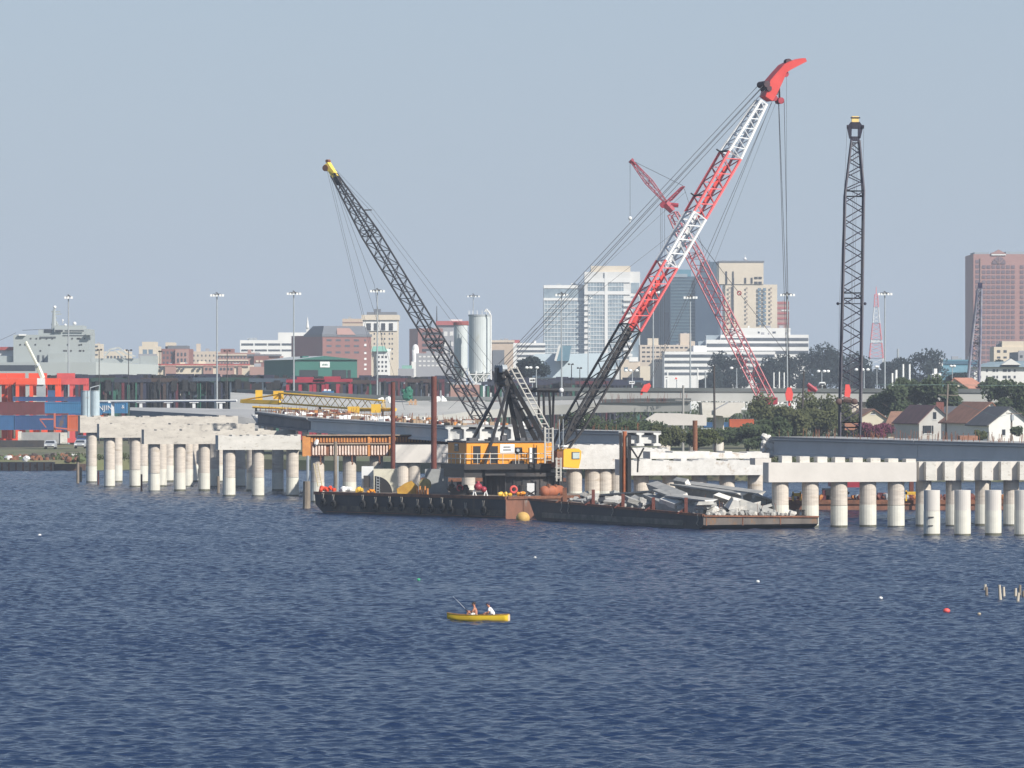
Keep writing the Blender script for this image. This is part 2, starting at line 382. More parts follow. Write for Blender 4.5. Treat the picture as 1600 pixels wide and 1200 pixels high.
C2 = V((X(974, 521), 521, ZZ(697, 521))); B2 = C2 + V((-11, 28, 0)) * .9
span('short grey girder span with three white I-beam ends above the cab', B2, C2, 3, 1.78, 1.35, rebar=40, seed=7)
B3 = V((X(1435, 495), 495, 5.58)); A3 = B3 + V((-11.6, 29.5, .06)) * 1.06; D3 = B3 + V((11.6, -29.5, .0))
s3 = span('long grey girder span over the cream pier bent with rebar along the top', A3, B3, 4, 2.0, 1.78, rebar=70, seed=8)
s3b = span('grey girder span running out of the photo at the right edge', B3 + V((.04, -.1, 0)), D3, 4, 2.0, 1.78, rebar=80, seed=9)
m = MB(); rnd = random.Random(3)
for k in range(9): m.rock(A3 + V((-.35 - .35 * (k % 3), .3, .2 + .22 * k)), .42, rnd)
m.build('broken_end', conc_white, s3)

# formwork around the fifth bent --------------------------------------------------------------------
t = thing('formwork', 'rusty orange steel formwork with pale vertical ribs around a pier cap', 'formwork', O5 + U * L5 / 2 + UP * 5)
zT, zB = ZZ(681, 560), ZZ(713, 560); Of = O5 - VV * .35; Lf = on_line(Of, U, 700)
rust_or = M('orange_rust', (.62, .27, .07), (.42, .16, .05), .9, .8)
slat_m = M('pale_form_rib', (.80, .66, .57), (.66, .48, .38), 1.5, .8)
def along(px): return on_line(Of, U, px)
m = MB(); m.obox(Of + UP * zB, U * Lf, VV * .25, UP * (zT - zB)); m.build('panel', rust, t)
m = MB(); k = 488
while k < 606:
    if abs(k - 511) > 2 and abs(k - 575) > 3: m.obox(Of - VV * .12 + U * along(k) + UP * (zB + .12), U * .19, VV * .115, UP * 1.02)
    k += 4.6
m.build('lower_ribs', slat_m, t)
m = MB(); k = 486
while k < 697:
    m.obox(Of - VV * .10 + U * along(k) + UP * (zT - .72), U * .2, VV * .095, UP * .55); k += 4.6
m.build('upper_ribs', rust_or, t)
m = MB(); m.obox(Of - VV * .3 + U * .9 + UP * (zT - .95), U * (Lf - 1), VV * .28, UP * .13); m.obox(Of - VV * .4 + UP * (zT - .0), U * Lf, VV * 3, UP * .09); m.build('walkway', M('plank_wood', (.42, .33, .24), (.3, .22, .16), .8, .9), t)
for p, w in ((472, .9), (574, .28), (607, .75)):
    m = MB(); m.obox(Of - VV * .22 + U * along(p) + UP * (zB - .02), U * w, VV * .215, UP * (zT - zB)); m.build('end_post', rust_or, t)
m = MB(); m.rock(Of - VV * .2 + U * along(494) + UP * (zT - .75), .35, random.Random(2)); m.build('tarpaulin', white, t)
for p in (500, 549, 592):
    m = MB(); q = Of - VV * .3 + U * along(p) + UP * zB; m.tube(q, q - UP * .7, .09); m.tube(q - UP * .7 + U * .15, q - UP * .95, .08); m.build('hanging_bolt', rust, t)
# ladder leaning on the first formwork column
m = MB(); a = P(490, 724, 556); b = P(497, 760, 554)
m.tube(a, b, .05); m.tube(a + U * .45, b + U * .45, .05)
for k in range(9): q = a.lerp(b, (k + .5) / 9); m.tube(q, q + U * .45, .03, n=4)
one(m, 'ladder', M('dull_yellow', (.5, .42, .25)), 'pale ladder leaning on the first column below the formwork', 'ladder')
for px, y0, y1, Z, r, l in ((481, 712, 768, 556, .16, 'thin pale post below the left end of the formwork'), (527, 712, 765, 556, .14, 'thin pale post between two columns below the formwork')):
    m = MB(); m.tube(P(px, y0, Z), (X(px, Z), Z, -1), r); one(m, 'steel_post', galv, l, 'post')

# floating rubble, tarps and lumber on the left span
rnd = random.Random(21); m = MB(); dA = A1 - B1
for k in range(230):
    f = rnd.random(); p = (B1 + dA * f if rnd.random() < .45 else C1 + (B1 - C1) * f) + U * rnd.uniform(.6, 8.5) + UP * (h1 + .17)
    m.m = rnd.choice((0, 1, 2, 2, 2, 4, 4, 3)); L = rnd.uniform(.3, 1.5); a = rnd.random() * 3
    m.obox(p, V((math.cos(a), math.sin(a), 0)) * L, V((-math.sin(a), math.cos(a), 0)) * rnd.uniform(.1, .35), UP * rnd.uniform(.06, .42))
tag(m.build('construction_debris', [white, rust_or, M('lumber', (.36, .26, .17)), conc_white, rust_red]), 'jumble of lumber, tarps and broken concrete on the left bridge deck', kind='stuff')
for px, y, Z, L, l in ((462, 651, 622, 4.0, 'long white tarpaulin along the left part of the left deck'), (530, 656, 603, 3.6, 'white tarpaulin in the middle of the left deck under the yellow truss'), (578, 657, 592, 2.6, 'small white tarpaulin beside the rusty pile on the left deck')):
    m = MB(); rr = random.Random(px); p0 = P(px, y, Z)
    vs = []; n1, n2 = 12, 4
    for i in range(n1):
        for j in range(n2): vs.append(p0 + V((L * i / (n1 - 1), 1.4 * j / (n2 - 1), (.55 if 0 < j < 3 else -.25) * rr.uniform(.5, 1.1))))
    m.add(vs, [(i * n2 + j, (i + 1) * n2 + j, (i + 1) * n2 + j + 1, i * n2 + j + 1) for i in range(n1 - 1) for j in range(n2 - 1)])
    m.add([v - UP * .6 for v in vs], [(i * n2 + j, i * n2 + j + 1, (i + 1) * n2 + j + 1, (i + 1) * n2 + j) for i in range(n1 - 1) for j in range(n2 - 1)])
    one(m, 'tarpaulin', white, l, 'tarpaulin', 'white tarpaulins on the left deck')

# yellow lattice truss lying beyond the left span
t = thing('boom_truss', 'long yellow lattice crane boom section lying flat beyond the left deck', 'crane boom', P(500, 645, 668))
A, B = P(437, 622, 668), P(600, 634, 655)
m = MB(); m.lattice(A, B, (.1, 1, 0), UP, (1.8, 1.35), (1.8, 1.3), 14, .11, .055); m.build('lattice', yellow, t)
m = MB(); m.tube(P(377, 627, 672), P(437, 629, 668), .32, .38, n=4); m.tube(P(437, 616, 668), P(378, 625, 672), .1); m.build('butt_section', yellow, t)
m = MB(); m.obox(P(399, 628, 671), (.9, 0, 0), (0, 1, 0), (0, 0, 1.55)); m.build('end_fitting', yellow, t); m = MB(); m.obox(P(427, 624, 669), (1.3, 0, 0), (0, 1.2, 0), (0, 0, 1.1)); m.build('end_fitting', yellow, t)
m = MB(); m.tube(P(395, 636, 664), P(480, 640, 660), .16, n=5); m.build('loose_pipe', yellow, t); m = MB(); m.tube(P(560, 640, 655), P(618, 640, 650), .25, n=5); m.obox(P(543, 645, 652), (1.5, 0, 0), (0, 1, 0), (0, 0, .8)); m.obox(P(580, 645, 650), (1.2, 0, 0), (0, 1, 0), (0, 0, 1.1)); m.build('loose_pipe', yellow, t)
m = MB()
for px in (400, 440, 500, 560, 598): p = P(px, 636, 664); m.tube(p, (p.x, p.y, 7.0), .15, n=5)
m.build('stand', dark, t)
# ------------------------------------------------------------------ crane barge
D_ = V((.654, -.757, 0)); N_ = V((.757, .654, 0)); BC = V((-.6, 493, 0))        # side direction, inward, near corner
DK = 2.0
t = thing('crane_barge', 'black steel deck barge with tyre fenders carrying the orange crane house', 'barge', BC - D_ * 14 + N_ * 9)
m = MB(); L, Wd = 29.5, 18.0
def bp(s, w, z): return BC - D_ * s + N_ * w + UP * z
prof = [(0, DK), (0, -1.0), (L - 3, -1.0), (L - .2, .9), (L, DK + .15)]
vs = [bp(s, 0, z) for s, z in prof] + [bp(s, Wd, z) for s, z in prof]; n = 5
m.add(vs, [tuple(range(n - 1, -1, -1)), tuple(range(n, 2 * n))]); 
m.add(vs, [(1, n + 1, n + 2, 2), (2, n + 2, n + 3, 3), (3, n + 3, n + 4, 4)])
m.m = 1; m.add(vs, [(0, n, n + 1, 1)]); m.m = 2; m.add(vs, [(4, n + 4, n, 0)])
m.build('hull', [hull_m, hull_r, deck_m], t)
m = MB(); m.obox(bp(0, -.12, DK - .12), -D_ * L, N_ * .3, UP * .3); m.obox(bp(-.12, .2, DK - .12), -D_ * .3, N_ * Wd, UP * .28); m.build('rub_rail', rust, t)
for w in (2.2, 4.4, 6.6):
    m = MB(); m.obox(bp(-.06, w, -.4), -D_ * .055, N_ * .1, UP * 2.2); m.build('end_seam', hull_r, t)
m = MB(); m.obox(bp(.02, -.05, .18), -D_ * (L - 2), N_ * .045, UP * .06); m.build('side_seam', hull_r, t)
m = MB(); m.obox(bp(.3, -.03, .3), -D_ * (L - 3.2), N_ * .028, UP * .55); m.build('weathered_band', M('crane_barge_grime', (.16, .125, .095), (.05, .045, .042), .7, .85, c3=(.24, .17, .12), s3=1.2, stretch=(1, 1, .5)), t)
# tyre fenders hung along the side
px_t = [508, 524, 570, 590, 612, 631, 656, 676, 694, 708, 731, 759]
drop = [.55, .7, .65, .85, .75, .75, .95, .8, .7, .95, 1.15, .9]
words = ['first tyre fender from the left end of the crane barge', 'second tyre fender from the left end of the crane barge', 'third tyre fender on the crane barge side, below the white tank box', 'fourth tyre fender on the barge side, below the black reel', 'fifth tyre fender on the barge side, below the nearer rusty spud',
         'sixth tyre fender on the barge side, below the yellow winch', 'seventh tyre fender on the barge side, a low hanging one', 'eighth tyre fender on the barge side, below the grey box', 'ninth tyre fender on the barge side, hung high under the black counterweight', 'tenth tyre fender on the barge side, left of the lowest one', 'lowest hanging tyre fender on the barge side', 'tyre fender nearest to the rusty right end of the crane barge']
proto = None
for px, dr, l in zip(px_t, drop, words):
    s = -on_line(BC, D_, px); q = bp(s, -.28, DK - dr - .35)
    if proto is None:
        proto = thing('tyre_fender', l, 'tyre fender', q, 'tyres hung along the crane barge')
        m = MB(); m.torus(q, N_, .33, .15, 16, 8); m.build('tyre', rubber, proto, smooth=True)
        m = MB(); m.tube(q + UP * .3, q + UP * .98 + N_ * .1, .045, n=5); m.tube(q + UP * .3 - D_ * .1, q + UP * .98 - D_ * .25 + N_ * .1, .045, n=5); m.build('rope', rope_m, proto)
    else: dup(proto, q, label=l)

# spuds and steel piles
def pile(label, px, y0, Z, r, m_, base=-1.0, n=14, lean=0, mats=None, name='steel_pile', cat='pile'):
    m = MB(); m.tube((X(px, Z) + lean, Z, base), P(px, y0, Z), r, n=n)
    return one(m, name, m_, label, cat, 'upright rusty steel piles')
pile('tall rusty spud pile rising past the orange formwork, left of two', 614, 597, 522, .23, rust_red)
pile('tall rusty spud pile left of the orange crane house, right of two', 678, 588, 532, .30, rust_red)
pile('short rusty pile standing behind the long white slab', 1086, 657, 500, .24, rust)
t = thing('pile_guide', 'black steel pile guide holding an orange rusty pile, beside the white cap', 'pile guide', (X(976, 487), 487, 0))
m = MB(); m.obox((X(968, 487), 487, 0), (.25, 0, 0), (0, 1.1, 0), (0, 0, ZZ(676, 487))); m.obox((X(980.5, 487), 487, 0), (.35, 0, 0), (0, 1.1, 0), (0, 0, ZZ(679, 487))); m.obox((X(968, 487), 487.9, 0), (1.1, 0, 0), (0, .2, 0), (0, 0, ZZ(716, 487))); m.build('guide_frame', black, t)
m = MB(); m.tube((X(976, 487), 487.4, 2), P(976, 674, 487.4), .22, n=12); m.build('pile', M('orange_pile', (.45, .14, .05), (.3, .09, .04), .8, .8), t)
m = MB(); a = P(989, 700, 487); m.path([P(984, 697, 487), P(997, 717, 487), P(1006, 700, 487)], .09); m.path([P(997, 717, 487), P(996, 738, 487)], .09); m.build('hanging_leads', black, t)

# ------------------------------------------------------------------ main crane on the barge
fw = V((.929, .370, 0)); nn = V((.370, -.929, 0)); HC = V((-4.46, 503, 0))     # forward, towards camera, house near-left corner
def hp(f, b, z): return HC + fw * f - nn * b + UP * z
zf, zr = ZZ(725, 503), ZZ(690, 503); HL, HW = 9.44, 5.1
RC = hp(7.0, 2.6, 0)
t = thing('barge_crane', 'big ring-mounted lattice crane with orange house and red, white and black boom', 'crane', RC + UP * DK)
CR = t
m = MB(); m.tube(RC + UP * DK, RC + UP * 3.9, 3.9, n=40); m.tube(RC + UP * 3.9, RC + UP * 4.25, 4.3, n=40)
for k in range(28):
    a = k * math.tau / 28; q = RC + V((math.cos(a), math.sin(a), 0)) * 3.95
    m.tube(q + UP * DK, q + UP * 3.9, .07, n=4)
m.build('ring_pedestal', dark, t)
m = MB(); m.obox(hp(-.6, -.9, zf - .55), fw * (HL + 1.0), -nn * (HW + 1.4), UP * .55); m.build('platform', black, t)
m = MB(); m.obox(hp(1.8, -.4, 4.0), fw * 3.4, -nn * 4.4, UP * (zf - .56 - 4.0)); m.obox(hp(5.0, 0.1, 4.26), fw * 4.0, -nn * 4, UP * (zf - .56 - 4.26)); m.build('revolving_frame', dark, t)
m = MB(); m.obox(hp(-.45, -.5, ZZ(746, 503)), fw * 1.9, -nn * 5.6, UP * (zf - .56 - ZZ(746, 503))); cw = m.build('counterweight', black, t)
house = MB()
house.obox(hp(0, 0, zf), fw * (HL - .7), -nn * HW, UP * (zr - zf - .1))
q = hp(HL - .7, 0, 0); 
house.hexa([q + UP * zf, q + fw * .7 + UP * zf, q + fw * .7 - nn * HW + UP * zf, q - nn * HW + UP * zf, q + UP * (zr - .1), q + fw * .25 + UP * (zr - .12), q + fw * .25 - nn * HW + UP * (zr - .12), q - nn * HW + UP * (zr - .1)])
hb = house.build('machinery_house', orange, t)
m = MB(); m.obox(hp(-.1, -.12, zr - .1), fw * (HL - .5), -nn * (HW + .24), UP * .14)
for f_, b_, w_, h_ in ((3.2, 1.6, .8, .35), (4.6, 2.2, .5, .5), (6.1, 1.0, 1.1, .3), (1.4, 2.8, .9, .3), (5.3, 3.6, .4, .55)): m.obox(hp(f_, b_, zr + .04), fw * w_, -nn * w_, UP * h_)
m.build('roof', M('roof_grey', (.10, .10, .11), (.06, .06, .065), .9, .7), t)
def fpanel(px0, px1, y0, y1, name, mat, out=.03, extra=None, d=.06):
    Of = HC + nn * out; a, b = on_line(Of, fw, px0), on_line(Of, fw, px1); m = MB(); q = Of + fw * a
    m.obox(q + UP * ZZ(y1, q.y), fw * (b - a), -nn * d, UP * (ZZ(y0, q.y) - ZZ(y1, q.y)))
    return m.build(name, mat, t)
for px0, px1 in ((739, 751), (766, 778)):
    fpanel(px0, px1, 697, 724, 'door', M('house_doorway', (.02, .02, .025)), .03)
    for a, b in ((px0 - 1.6, px0), (px1, px1 + 1.6)): fpanel(a, b, 696, 724, 'door_post', orange, .07, d=.1)
fpanel(826, 839, 699.5, 724, 'door', M('house_doorway', (.02, .02, .025)), .03)
fpanel(827.5, 831.5, 699.5, 722, 'half_open_door', white, .14, d=.1)
fpanel(804.5, 816, 699, 710, 'window', M('house_doorway', (.02, .02, .025)), .03)
q = HC + nn * .12; s = on_line(q, fw, 809); q = q + fw * s; m = MB(); m.tube(q + UP * ZZ(703.5, q.y), q + nn * .08 + UP * ZZ(703.5, q.y), .16, n=14); m.build('fan', galv, t)
fpanel(800, 819, 720, 725, 'tool_box', M('house_doorway', (.02, .02, .025)), .35, d=.3)
pl = fpanel(781.5, 804, 694, 707.5, 'sign_board', white, .05)
q = HC + nn * .09; a, b = on_line(q, fw, 787), on_line(q, fw, 798)
for yy, (u0, u1) in ((698.3, (787, 798)), (702.8, (786.5, 798.5))):
    m = MB(); k = u0
    while k < u1: s0 = on_line(q, fw, k); s1_ = on_line(q, fw, k + .9); m.obox(q + fw * s0 + UP * ZZ(yy + .7, 505), fw * (s1_ - s0), -nn * .02, UP * .09); k += 1.25
    m.build('lettering', black, pl)
# shaded end wall: small window and a lamp
q = hp(-.03, 3.3, ZZ(705, 505)); m = MB(); m.obox(q, fw * .06, -nn * 1.15 * -1, UP * .75); m.build('window', glass_d, t)
m = MB(); m.obox(hp(-.1, 2.3, zr - .42), fw * .1, -nn * .5, UP * .16); m.build('wall_lamp', lamp_on, t)
# railings
def rail(pts, h, name='railing', mat=rail_m, r=.042, step=1.35):
    m = MB()
    for a, b in zip(pts, pts[1:]):
        n = max(1, round((b - a).length / step))
        for k in range(n + 1): q = a.lerp(b, k / n); m.tube(q, q + UP * h, r, n=5)
        for hh in (h, h * .52): m.tube(a + UP * hh, b + UP * hh, r, n=5)
    return m.build(name, mat, t)
rail([hp(-.5, 5.4, zf), hp(-.5, -.8, zf), hp(4.85, -.8, zf)], 1.0)
rail([hp(5.2, -.8, zf), hp(HL + .35, -.8, zf), hp(HL + .35, 1.5, zf)], 1.0)
# operator cab
Zc = 503.5; m = MB()
c0 = P(880.5, 732, Zc); w_ = X(907.5, Zc) - X(880.5, Zc)
def cabq(x, y, z): return V((c0.x, c0.y, 0)) + fw * x - nn * y + UP * z
z0, z1 = ZZ(732, Zc), ZZ(701, Zc)
prof = [(0, z0 + .15), (1.62, z0), (1.85, z0 + .9), (1.9, z1 - .25), (1.6, z1), (.1, z1 - .05), (0, z1 - .2)]
vs = [cabq(x, 0, z) for x, z in prof] + [cabq(x, 1.7, z) for x, z in prof]; n = len(prof)
m.add(vs, [tuple(range(n)), tuple(range(2 * n - 1, n - 1, -1))] + [(k, n + k, n + (k + 1) % n, (k + 1) % n) for k in range(n)])
cab = m.build('operator_cab', M('cab_yellow', (.85, .46, .035), (.8, .42, .03), .8, .4), t)
m = MB(); m.obox(cabq(.85, -.03, z1 - 1.05), fw * .85, -nn * .025, UP * .72); m.build('cab_window', dark, cab)
m = MB(); m.obox(cabq(.97, -.05, z1 - .98), fw * .72, -nn * .018, UP * .58); m.build('window_pane', M('cab_glass', (.52, .58, .55), (.4, .48, .47), 1.2, .2), cab)
m = MB(); m.obox(cabq(-.65, .1, z0 + .1), fw * .62, -nn * 1.5, UP * 1.6); m.build('cab_bracket', rust, t)
m = MB(); m.ball(cabq(.15, .2, z1 + .18), .42, (1, 1, .38)); m.build('exhaust_drum', white, t, smooth=True)
# boom
FT = hp(10.3, 2.55, 5.55); hT = 22.9
def bpnt(tt): return FT + fw * (hT * tt) + UP * (36.3 * tt)
bd = (bpnt(1) - FT).normalized(); bup = bd.cross(nn).normalized()
if bup.z < 0: bup = -bup
def ty(y):   # fraction along boom seen at photo row y
    lo, hi = 0., 1.2
    for _ in range(40):
        mid = (lo + hi) / 2; q = bpnt(mid); yy = 600 + (H - q.z) * F / q.y
        lo, hi = (mid, hi) if yy > y else (lo, mid)
    return lo
t_a, t_b, t_c, t_d, t_e = ty(512), ty(413), ty(337), ty(243), ty(160)
full = (2.25, 1.5)
def bs(t0, t1, w0, w1, n, mat, rc=.15, rb=.06):
    m = MB(); m.lattice(bpnt(t0), bpnt(t1), nn, bup, w0, w1, n, rc, rb); return m.build('boom_section', mat, t)
tag(bs(0, .1, (2.25, .45), full, 3, black, .16), 'black boom butt')
tag(bs(.1, t_a, full, full, 10, black, .14), 'black lower boom section')
tag(bs(t_a, t_b, full, full, 8, redl, .15), 'red boom section in the middle')
tag(bs(t_b, t_c, full, full, 7, white, .17, .07), 'white boom section between the red ones')
tag(bs(t_c, t_d, full, full, 8, redl, .15), 'upper red boom section')
tag(bs(t_d, t_e, full, (1.2, .75), 11, white, .16, .06), 'white tapering boom tip section')
m = MB(); m.tube(bpnt(.03) , bpnt(t_a), .2, n=6); m.build('inner_beam', dark, t)
m = MB(); m.tube(bpnt(t_a), bpnt(t_a + .07), .2, n=6); m.tube(bpnt(t_a + .05) + nn * .3, bpnt(t_b - .03) + nn * .5, .14, n=6); m.obox(bpnt(t_a + .075), fw * .4, nn * .4, UP * .7); m.obox(bpnt(t_b - .06), fw * .35, nn * .4, UP * .6)
m.build('inner_beam', redp, t); m = MB(); m.tube(bpnt(t_c + .03) + nn * .2, bpnt(t_d - .03) + nn * .35, .14, n=6); m.build('inner_beam', redp, t)
m = MB(); m.tube(bpnt(t_b), bpnt(t_c), .13, n=6); m.build('inner_beam', white, t)
for tt in (t_c + .045, t_d - .0):
    m = MB(); q = bpnt(tt); m.tube(q + bup * .8 - nn * 1.1, q + bup * .8 + nn * 1.1, .1); m.tube(q + bup * .8 - nn * 1.1, q + bup * 1.25 - nn * 1.1, .08); m.build('cable_spreader', black, t)
# boom head
Qh = bpnt(ty(150)); Zh = Qh.y
def hd(px, y, off=0): return P(px, y, Zh) + nn * off
poly = [(1191.5, 151), (1202.5, 158.5), (1210, 146), (1218, 129), (1224.5, 114), (1231, 109.5), (1256, 96.5), (1254, 91.5), (1248, 91.5), (1229, 97), (1221, 101), (1210, 113), (1199, 126)]
m = MB(); pts = [hd(px, y) - nn * .75 for px, y in poly][::-1]; n = len(pts)
m.add(pts + [p + nn * 1.5 for p in pts], [tuple(range(n)), tuple(range(2 * n - 1, n - 1, -1))] + [(k, n + k, n + (k + 1) % n, (k + 1) % n) for k in range(n)])
hdm = m.build('boom_head', redp, t)
m = MB(); m.tube(hd(1193, 132, -.9), hd(1193, 132, .9), .34, n=14); m.tube(hd(1197, 139, -.85), hd(1197, 139, .85), .28, n=14); m.build('pendant_sheaves', M('dark_sheave', (.07, .04, .05)), hdm)
m = MB(); m.tube(hd(1231, 97, -.3), hd(1231, 97, .3), .34, n=14); m.build('nose_sheave', M('dark_sheave', (.07, .04, .05)), hdm)
for px, y, r in ((1208, 153.5, .3), (1218, 157.5, .33), (1225.5, 116, .3)):
    m = MB(); m.tube(hd(px, y, -.45), hd(px, y, .45), r, n=14); m.build('hoist_sheave', redd, hdm)
m = MB(); m.tube(hd(1213, 148), hd(1216, 131), .14); m.tube(hd(1218, 153), hd(1217, 131), .1); m.tube(hd(1209, 150), hd(1216, 131), .1); m.build('sheave_hanger', black, hdm)
# mast, A-frame, ladder
MT = P(783, 577, 507.2); MF = hp(9.6, 2.55, zr - 1.2)
mast = MB()
for o in (-1.1, 1.1): mast.tube(MF + nn * o, MT + nn * o * .75, .34, .30, n=4)
for k in range(7):
    q = MF.lerp(MT, .3 + k * .115); mast.tube(q - nn * 1.0, q + nn * 1.0, .12, n=4)
q = P(788, 597, 507.2); mast.tube(q - nn * 1.2, q + nn * 1.2, .45, n=8)
mast.obox(P(776, 598, 507), fw * .9, -nn * .6, UP * 1.5)
b2 = P(815, 690, 507.5); mast.tube(P(796, 606, 507.2) - nn * .5, b2 - nn * .9, .26, .42, n=4); mast.tube(P(796, 606, 507.2) + nn * .5, b2 + nn * .9, .26, .42, n=4)
mast.build('mast', black, t)
m = MB(); q = P(783, 576, 507.2)
for o in (-.8, -.3, .2, .7): m.tube(q + nn * o - fw * .25, q + nn * o + fw * .25, .4, n=10)
m.build('mast_sheaves', galv, t)
for o, y1, px1, nm in ((1, 727, 757, 0), (-1, 690, 737, 1)):
    a = P(791, 597, 507.2) + nn * o * .9; b = P(px1, y1, 502.9 if o > 0 else 507.4); m = MB(); m.tube(a, b, .17, n=6); m.build('back_leg', black, t)
b = hp(4.2, 2.8, zr); m = MB(); m.tube(P(797, 600, 507.2), P(783, 690, 507), .15, n=6); m.build('back_leg', black, t)
m = MB(); a, b = P(797, 573, 505.6), P(848, 668, 505.6); sd = V((.62, 0, -.0))
m.tube(a, b, .07, n=5); m.tube(a + sd, b + sd, .07, n=5)
for k in range(12): q = a.lerp(b, (k + .3) / 12); m.tube(q, q + sd + UP * .0, .06, n=5)
m.build('ladder', rail_m, t)
m = MB()
for px, y0, y1, Zl in ((851.5, 667, 724, 503), (863.5, 668, 722, 503)): m.tube(P(px, y0, Zl), P(px, y1, Zl), .1, n=5)
for y in range(670, 722, 7): m.tube(P(851.5, y, 503), P(863.5, y, 503), .05, n=4)
m.tube(P(857.5, 670, 503), P(857.5, 690, 503), .05, n=4)
m.build('ladder_cage', rail_m, t)
m = MB()
for px in (869.5, 876): m.tube(P(px, 715, 502), P(px, 752, 502), .09, n=5)
for y in range(717, 752, 5): m.tube(P(869.5, y, 502), P(876, y, 502), .045, n=4)
for y in (717, 730, 745): m.tube(P(867.5, y, 502), P(878, y, 502), .07, n=4)
m.build('access_ladder', rail_m, t)
m = MB()
for px, y0 in ((874, 655), (880, 655), (856, 690)): m.tube(P(px, y0, 503.3), P(px, 702, 503.3), .05, n=4)
m.build('whip_aerials', galv, t)
# rigging
m = MB(); 
for o in (-.7, .7):
    for e in (0, 1): m.tube(hd(1192, 130 + 10 * e, o), MT + nn * o + UP * (.5 - .9 * e), .033, n=4)
m.build('pendant_ropes', cable_m, t)
m = MB()
for px0, o in ((1217, .2), (1220.5, -.25), (1224, .5)): m.tube(hd(px0 - 2, 158, o), P(1230 if px0 < 1220 else 1234, 612, 520), .035, n=4)
m.tube(hd(1229, 110, 0), P(1229, 520, 520), .018, n=4); m.build('hoist_ropes', cable_m, t)
m = MB(); m.tube(hd(1203, 160, .5), P(1106, 390, 516), .03, n=4); m.tube(hd(1208, 160, -.4), P(1112, 390, 516), .03, n=4); m.tube(P(1106, 390, 516), P(1012, 602, 512), .03, n=4); m.tube(P(1112, 390, 516), P(1014, 602, 512), .03, n=4)
m.tube(hd(1213, 158), P(1110, 425, 515), .018, n=4); m.build('hoist_ropes', cable_m, t)
m = MB(); m.tube(P(1071, 300, 514), P(700, 640, 506), .016, n=4); m.tube(bpnt(t_c), MT + UP * .2, .018, n=4); m.build('guy_ropes', cable_m, t)
m = MB(); p = P(1233, 617, 520); m.prism([(-.28, -.6), (.28, -.6), (.4, .1), (.2, .75), (-.2, .75), (-.4, .1)], p - V((0, .3, 0)), V((1, 0, 0)), UP, V((0, .6, 0))); m.tube(p - UP * .6, p - UP * 1.1, .1); m.build('hook_block', redp, t)
m = MB(); p = P(1009.5, 606, 512); m.prism([(-.55, -.35), (.1, -.45), (.5, .2), (.35, .5), (-.2, .3)], p - V((0, .25, 0)), V((1, 0, 0)), UP, V((0, .5, 0))); m.tube(p + V((-.4, 0, -.35)), p + V((-.5, 0, -.7)), .12); m.build('hook_block', redp, t)

# ------------------------------------------------------------------ gear on the crane barge
def dk(px, w):     # point on deck, w metres in from the near side
    o = BC + N_ * w; s = on_line(o, D_, px); q = o + D_ * s; return V((q.x, q.y, DK + (.15 if px < 500 else .02)))
def dbox(m, px0, px1, w, y0, depth=1.5, z0=None):
    a, b = dk(px0, w), dk(px1, w); q = V((a.x, a.y, z0 or a.z)); xb = X(px1, a.y)
    return m.obox(q, V((xb - a.x, 0, 0)), V((0, depth, 0)), UP * (ZZ(y0, a.y) - q.z))
t = thing('tank_unit', 'white boxy power unit behind a black reel near the left end of the crane barge', 'generator', dk(580, 5))
m = MB(); dbox(m, 565, 583, 5, 729, 2.2); m.build('box_body', white, t)
m = MB(); dbox(m, 584, 621, 5.4, 733, 2.0); m.build('second_body', M('cream_paint', (.7, .66, .52)), t)
m = MB(); dbox(m, 568, 578, 4.9, 743, .1, z0=dk(568, 5).z + .55); m.build('vent_panel', dark, t)
t = thing('wire_reel', 'black quarter round wire reel on the crane barge deck', 'reel', dk(595, 3.5))
p = dk(597, 3.5) + UP * .75; m = MB(); n = 14
m.prism([(-.75, -.75), (1.0, -.75)] + [(-.75 + 1.75 * math.cos(k * math.pi / 2 / n), -.75 + 1.75 * math.sin(k * math.pi / 2 / n)) for k in range(1, n + 1)], p, V((1, 0, 0)), UP, V((0, 1.2, 0))); m.build('drum', black, t)
m = MB()
for k in range(6): m.torus(p + V((-.42, -.06, -.6 + .28 * k)), V((0, 1, 0)), .18, .035, 8, 4)
m.build('grating', galv, t)
t = thing('winch', 'mustard yellow deck winch with a round drum', 'winch', dk(640, 3))
p = dk(637, 3); m = MB(); m.prism([(-1.0, 0), (1.0, 0), (1.05, .75), (.35, 1.35), (-.3, 1.1), (-1.1, .55)], p, V((1, 0, 0)), UP, V((0, 1.4, 0))); m.build('housing', M('mustard_paint', (.55, .33, .04), (.42, .22, .03), 1, .7), t)
m = MB(); q = dk(664, 3.5) + UP * 1.0; m.tube(q, q + V((0, 1.2, 0)), .62, n=18); m.tube(q - V((0, .1, 0)), q + V((0, 1.3, 0)), .25, n=10); m.build('drum', M('olive_drum', (.38, .34, .14), (.25, .2, .09), 1, .8), t)
m = MB()
for k in range(5): q = dk(652 + 4 * k, 2.2); m.tube(q, q + UP * (.7 + .2 * (k % 2)), .1, n=6)
m.build('valve_stand', rust_or, t)
m = MB(); dbox(m, 664, 700, 7, 733, 2); t = one(m, 'deck_box', M('grey_paint', (.38, .39, .38)), 'pale grey deck box left of the black counterweight', 'box')
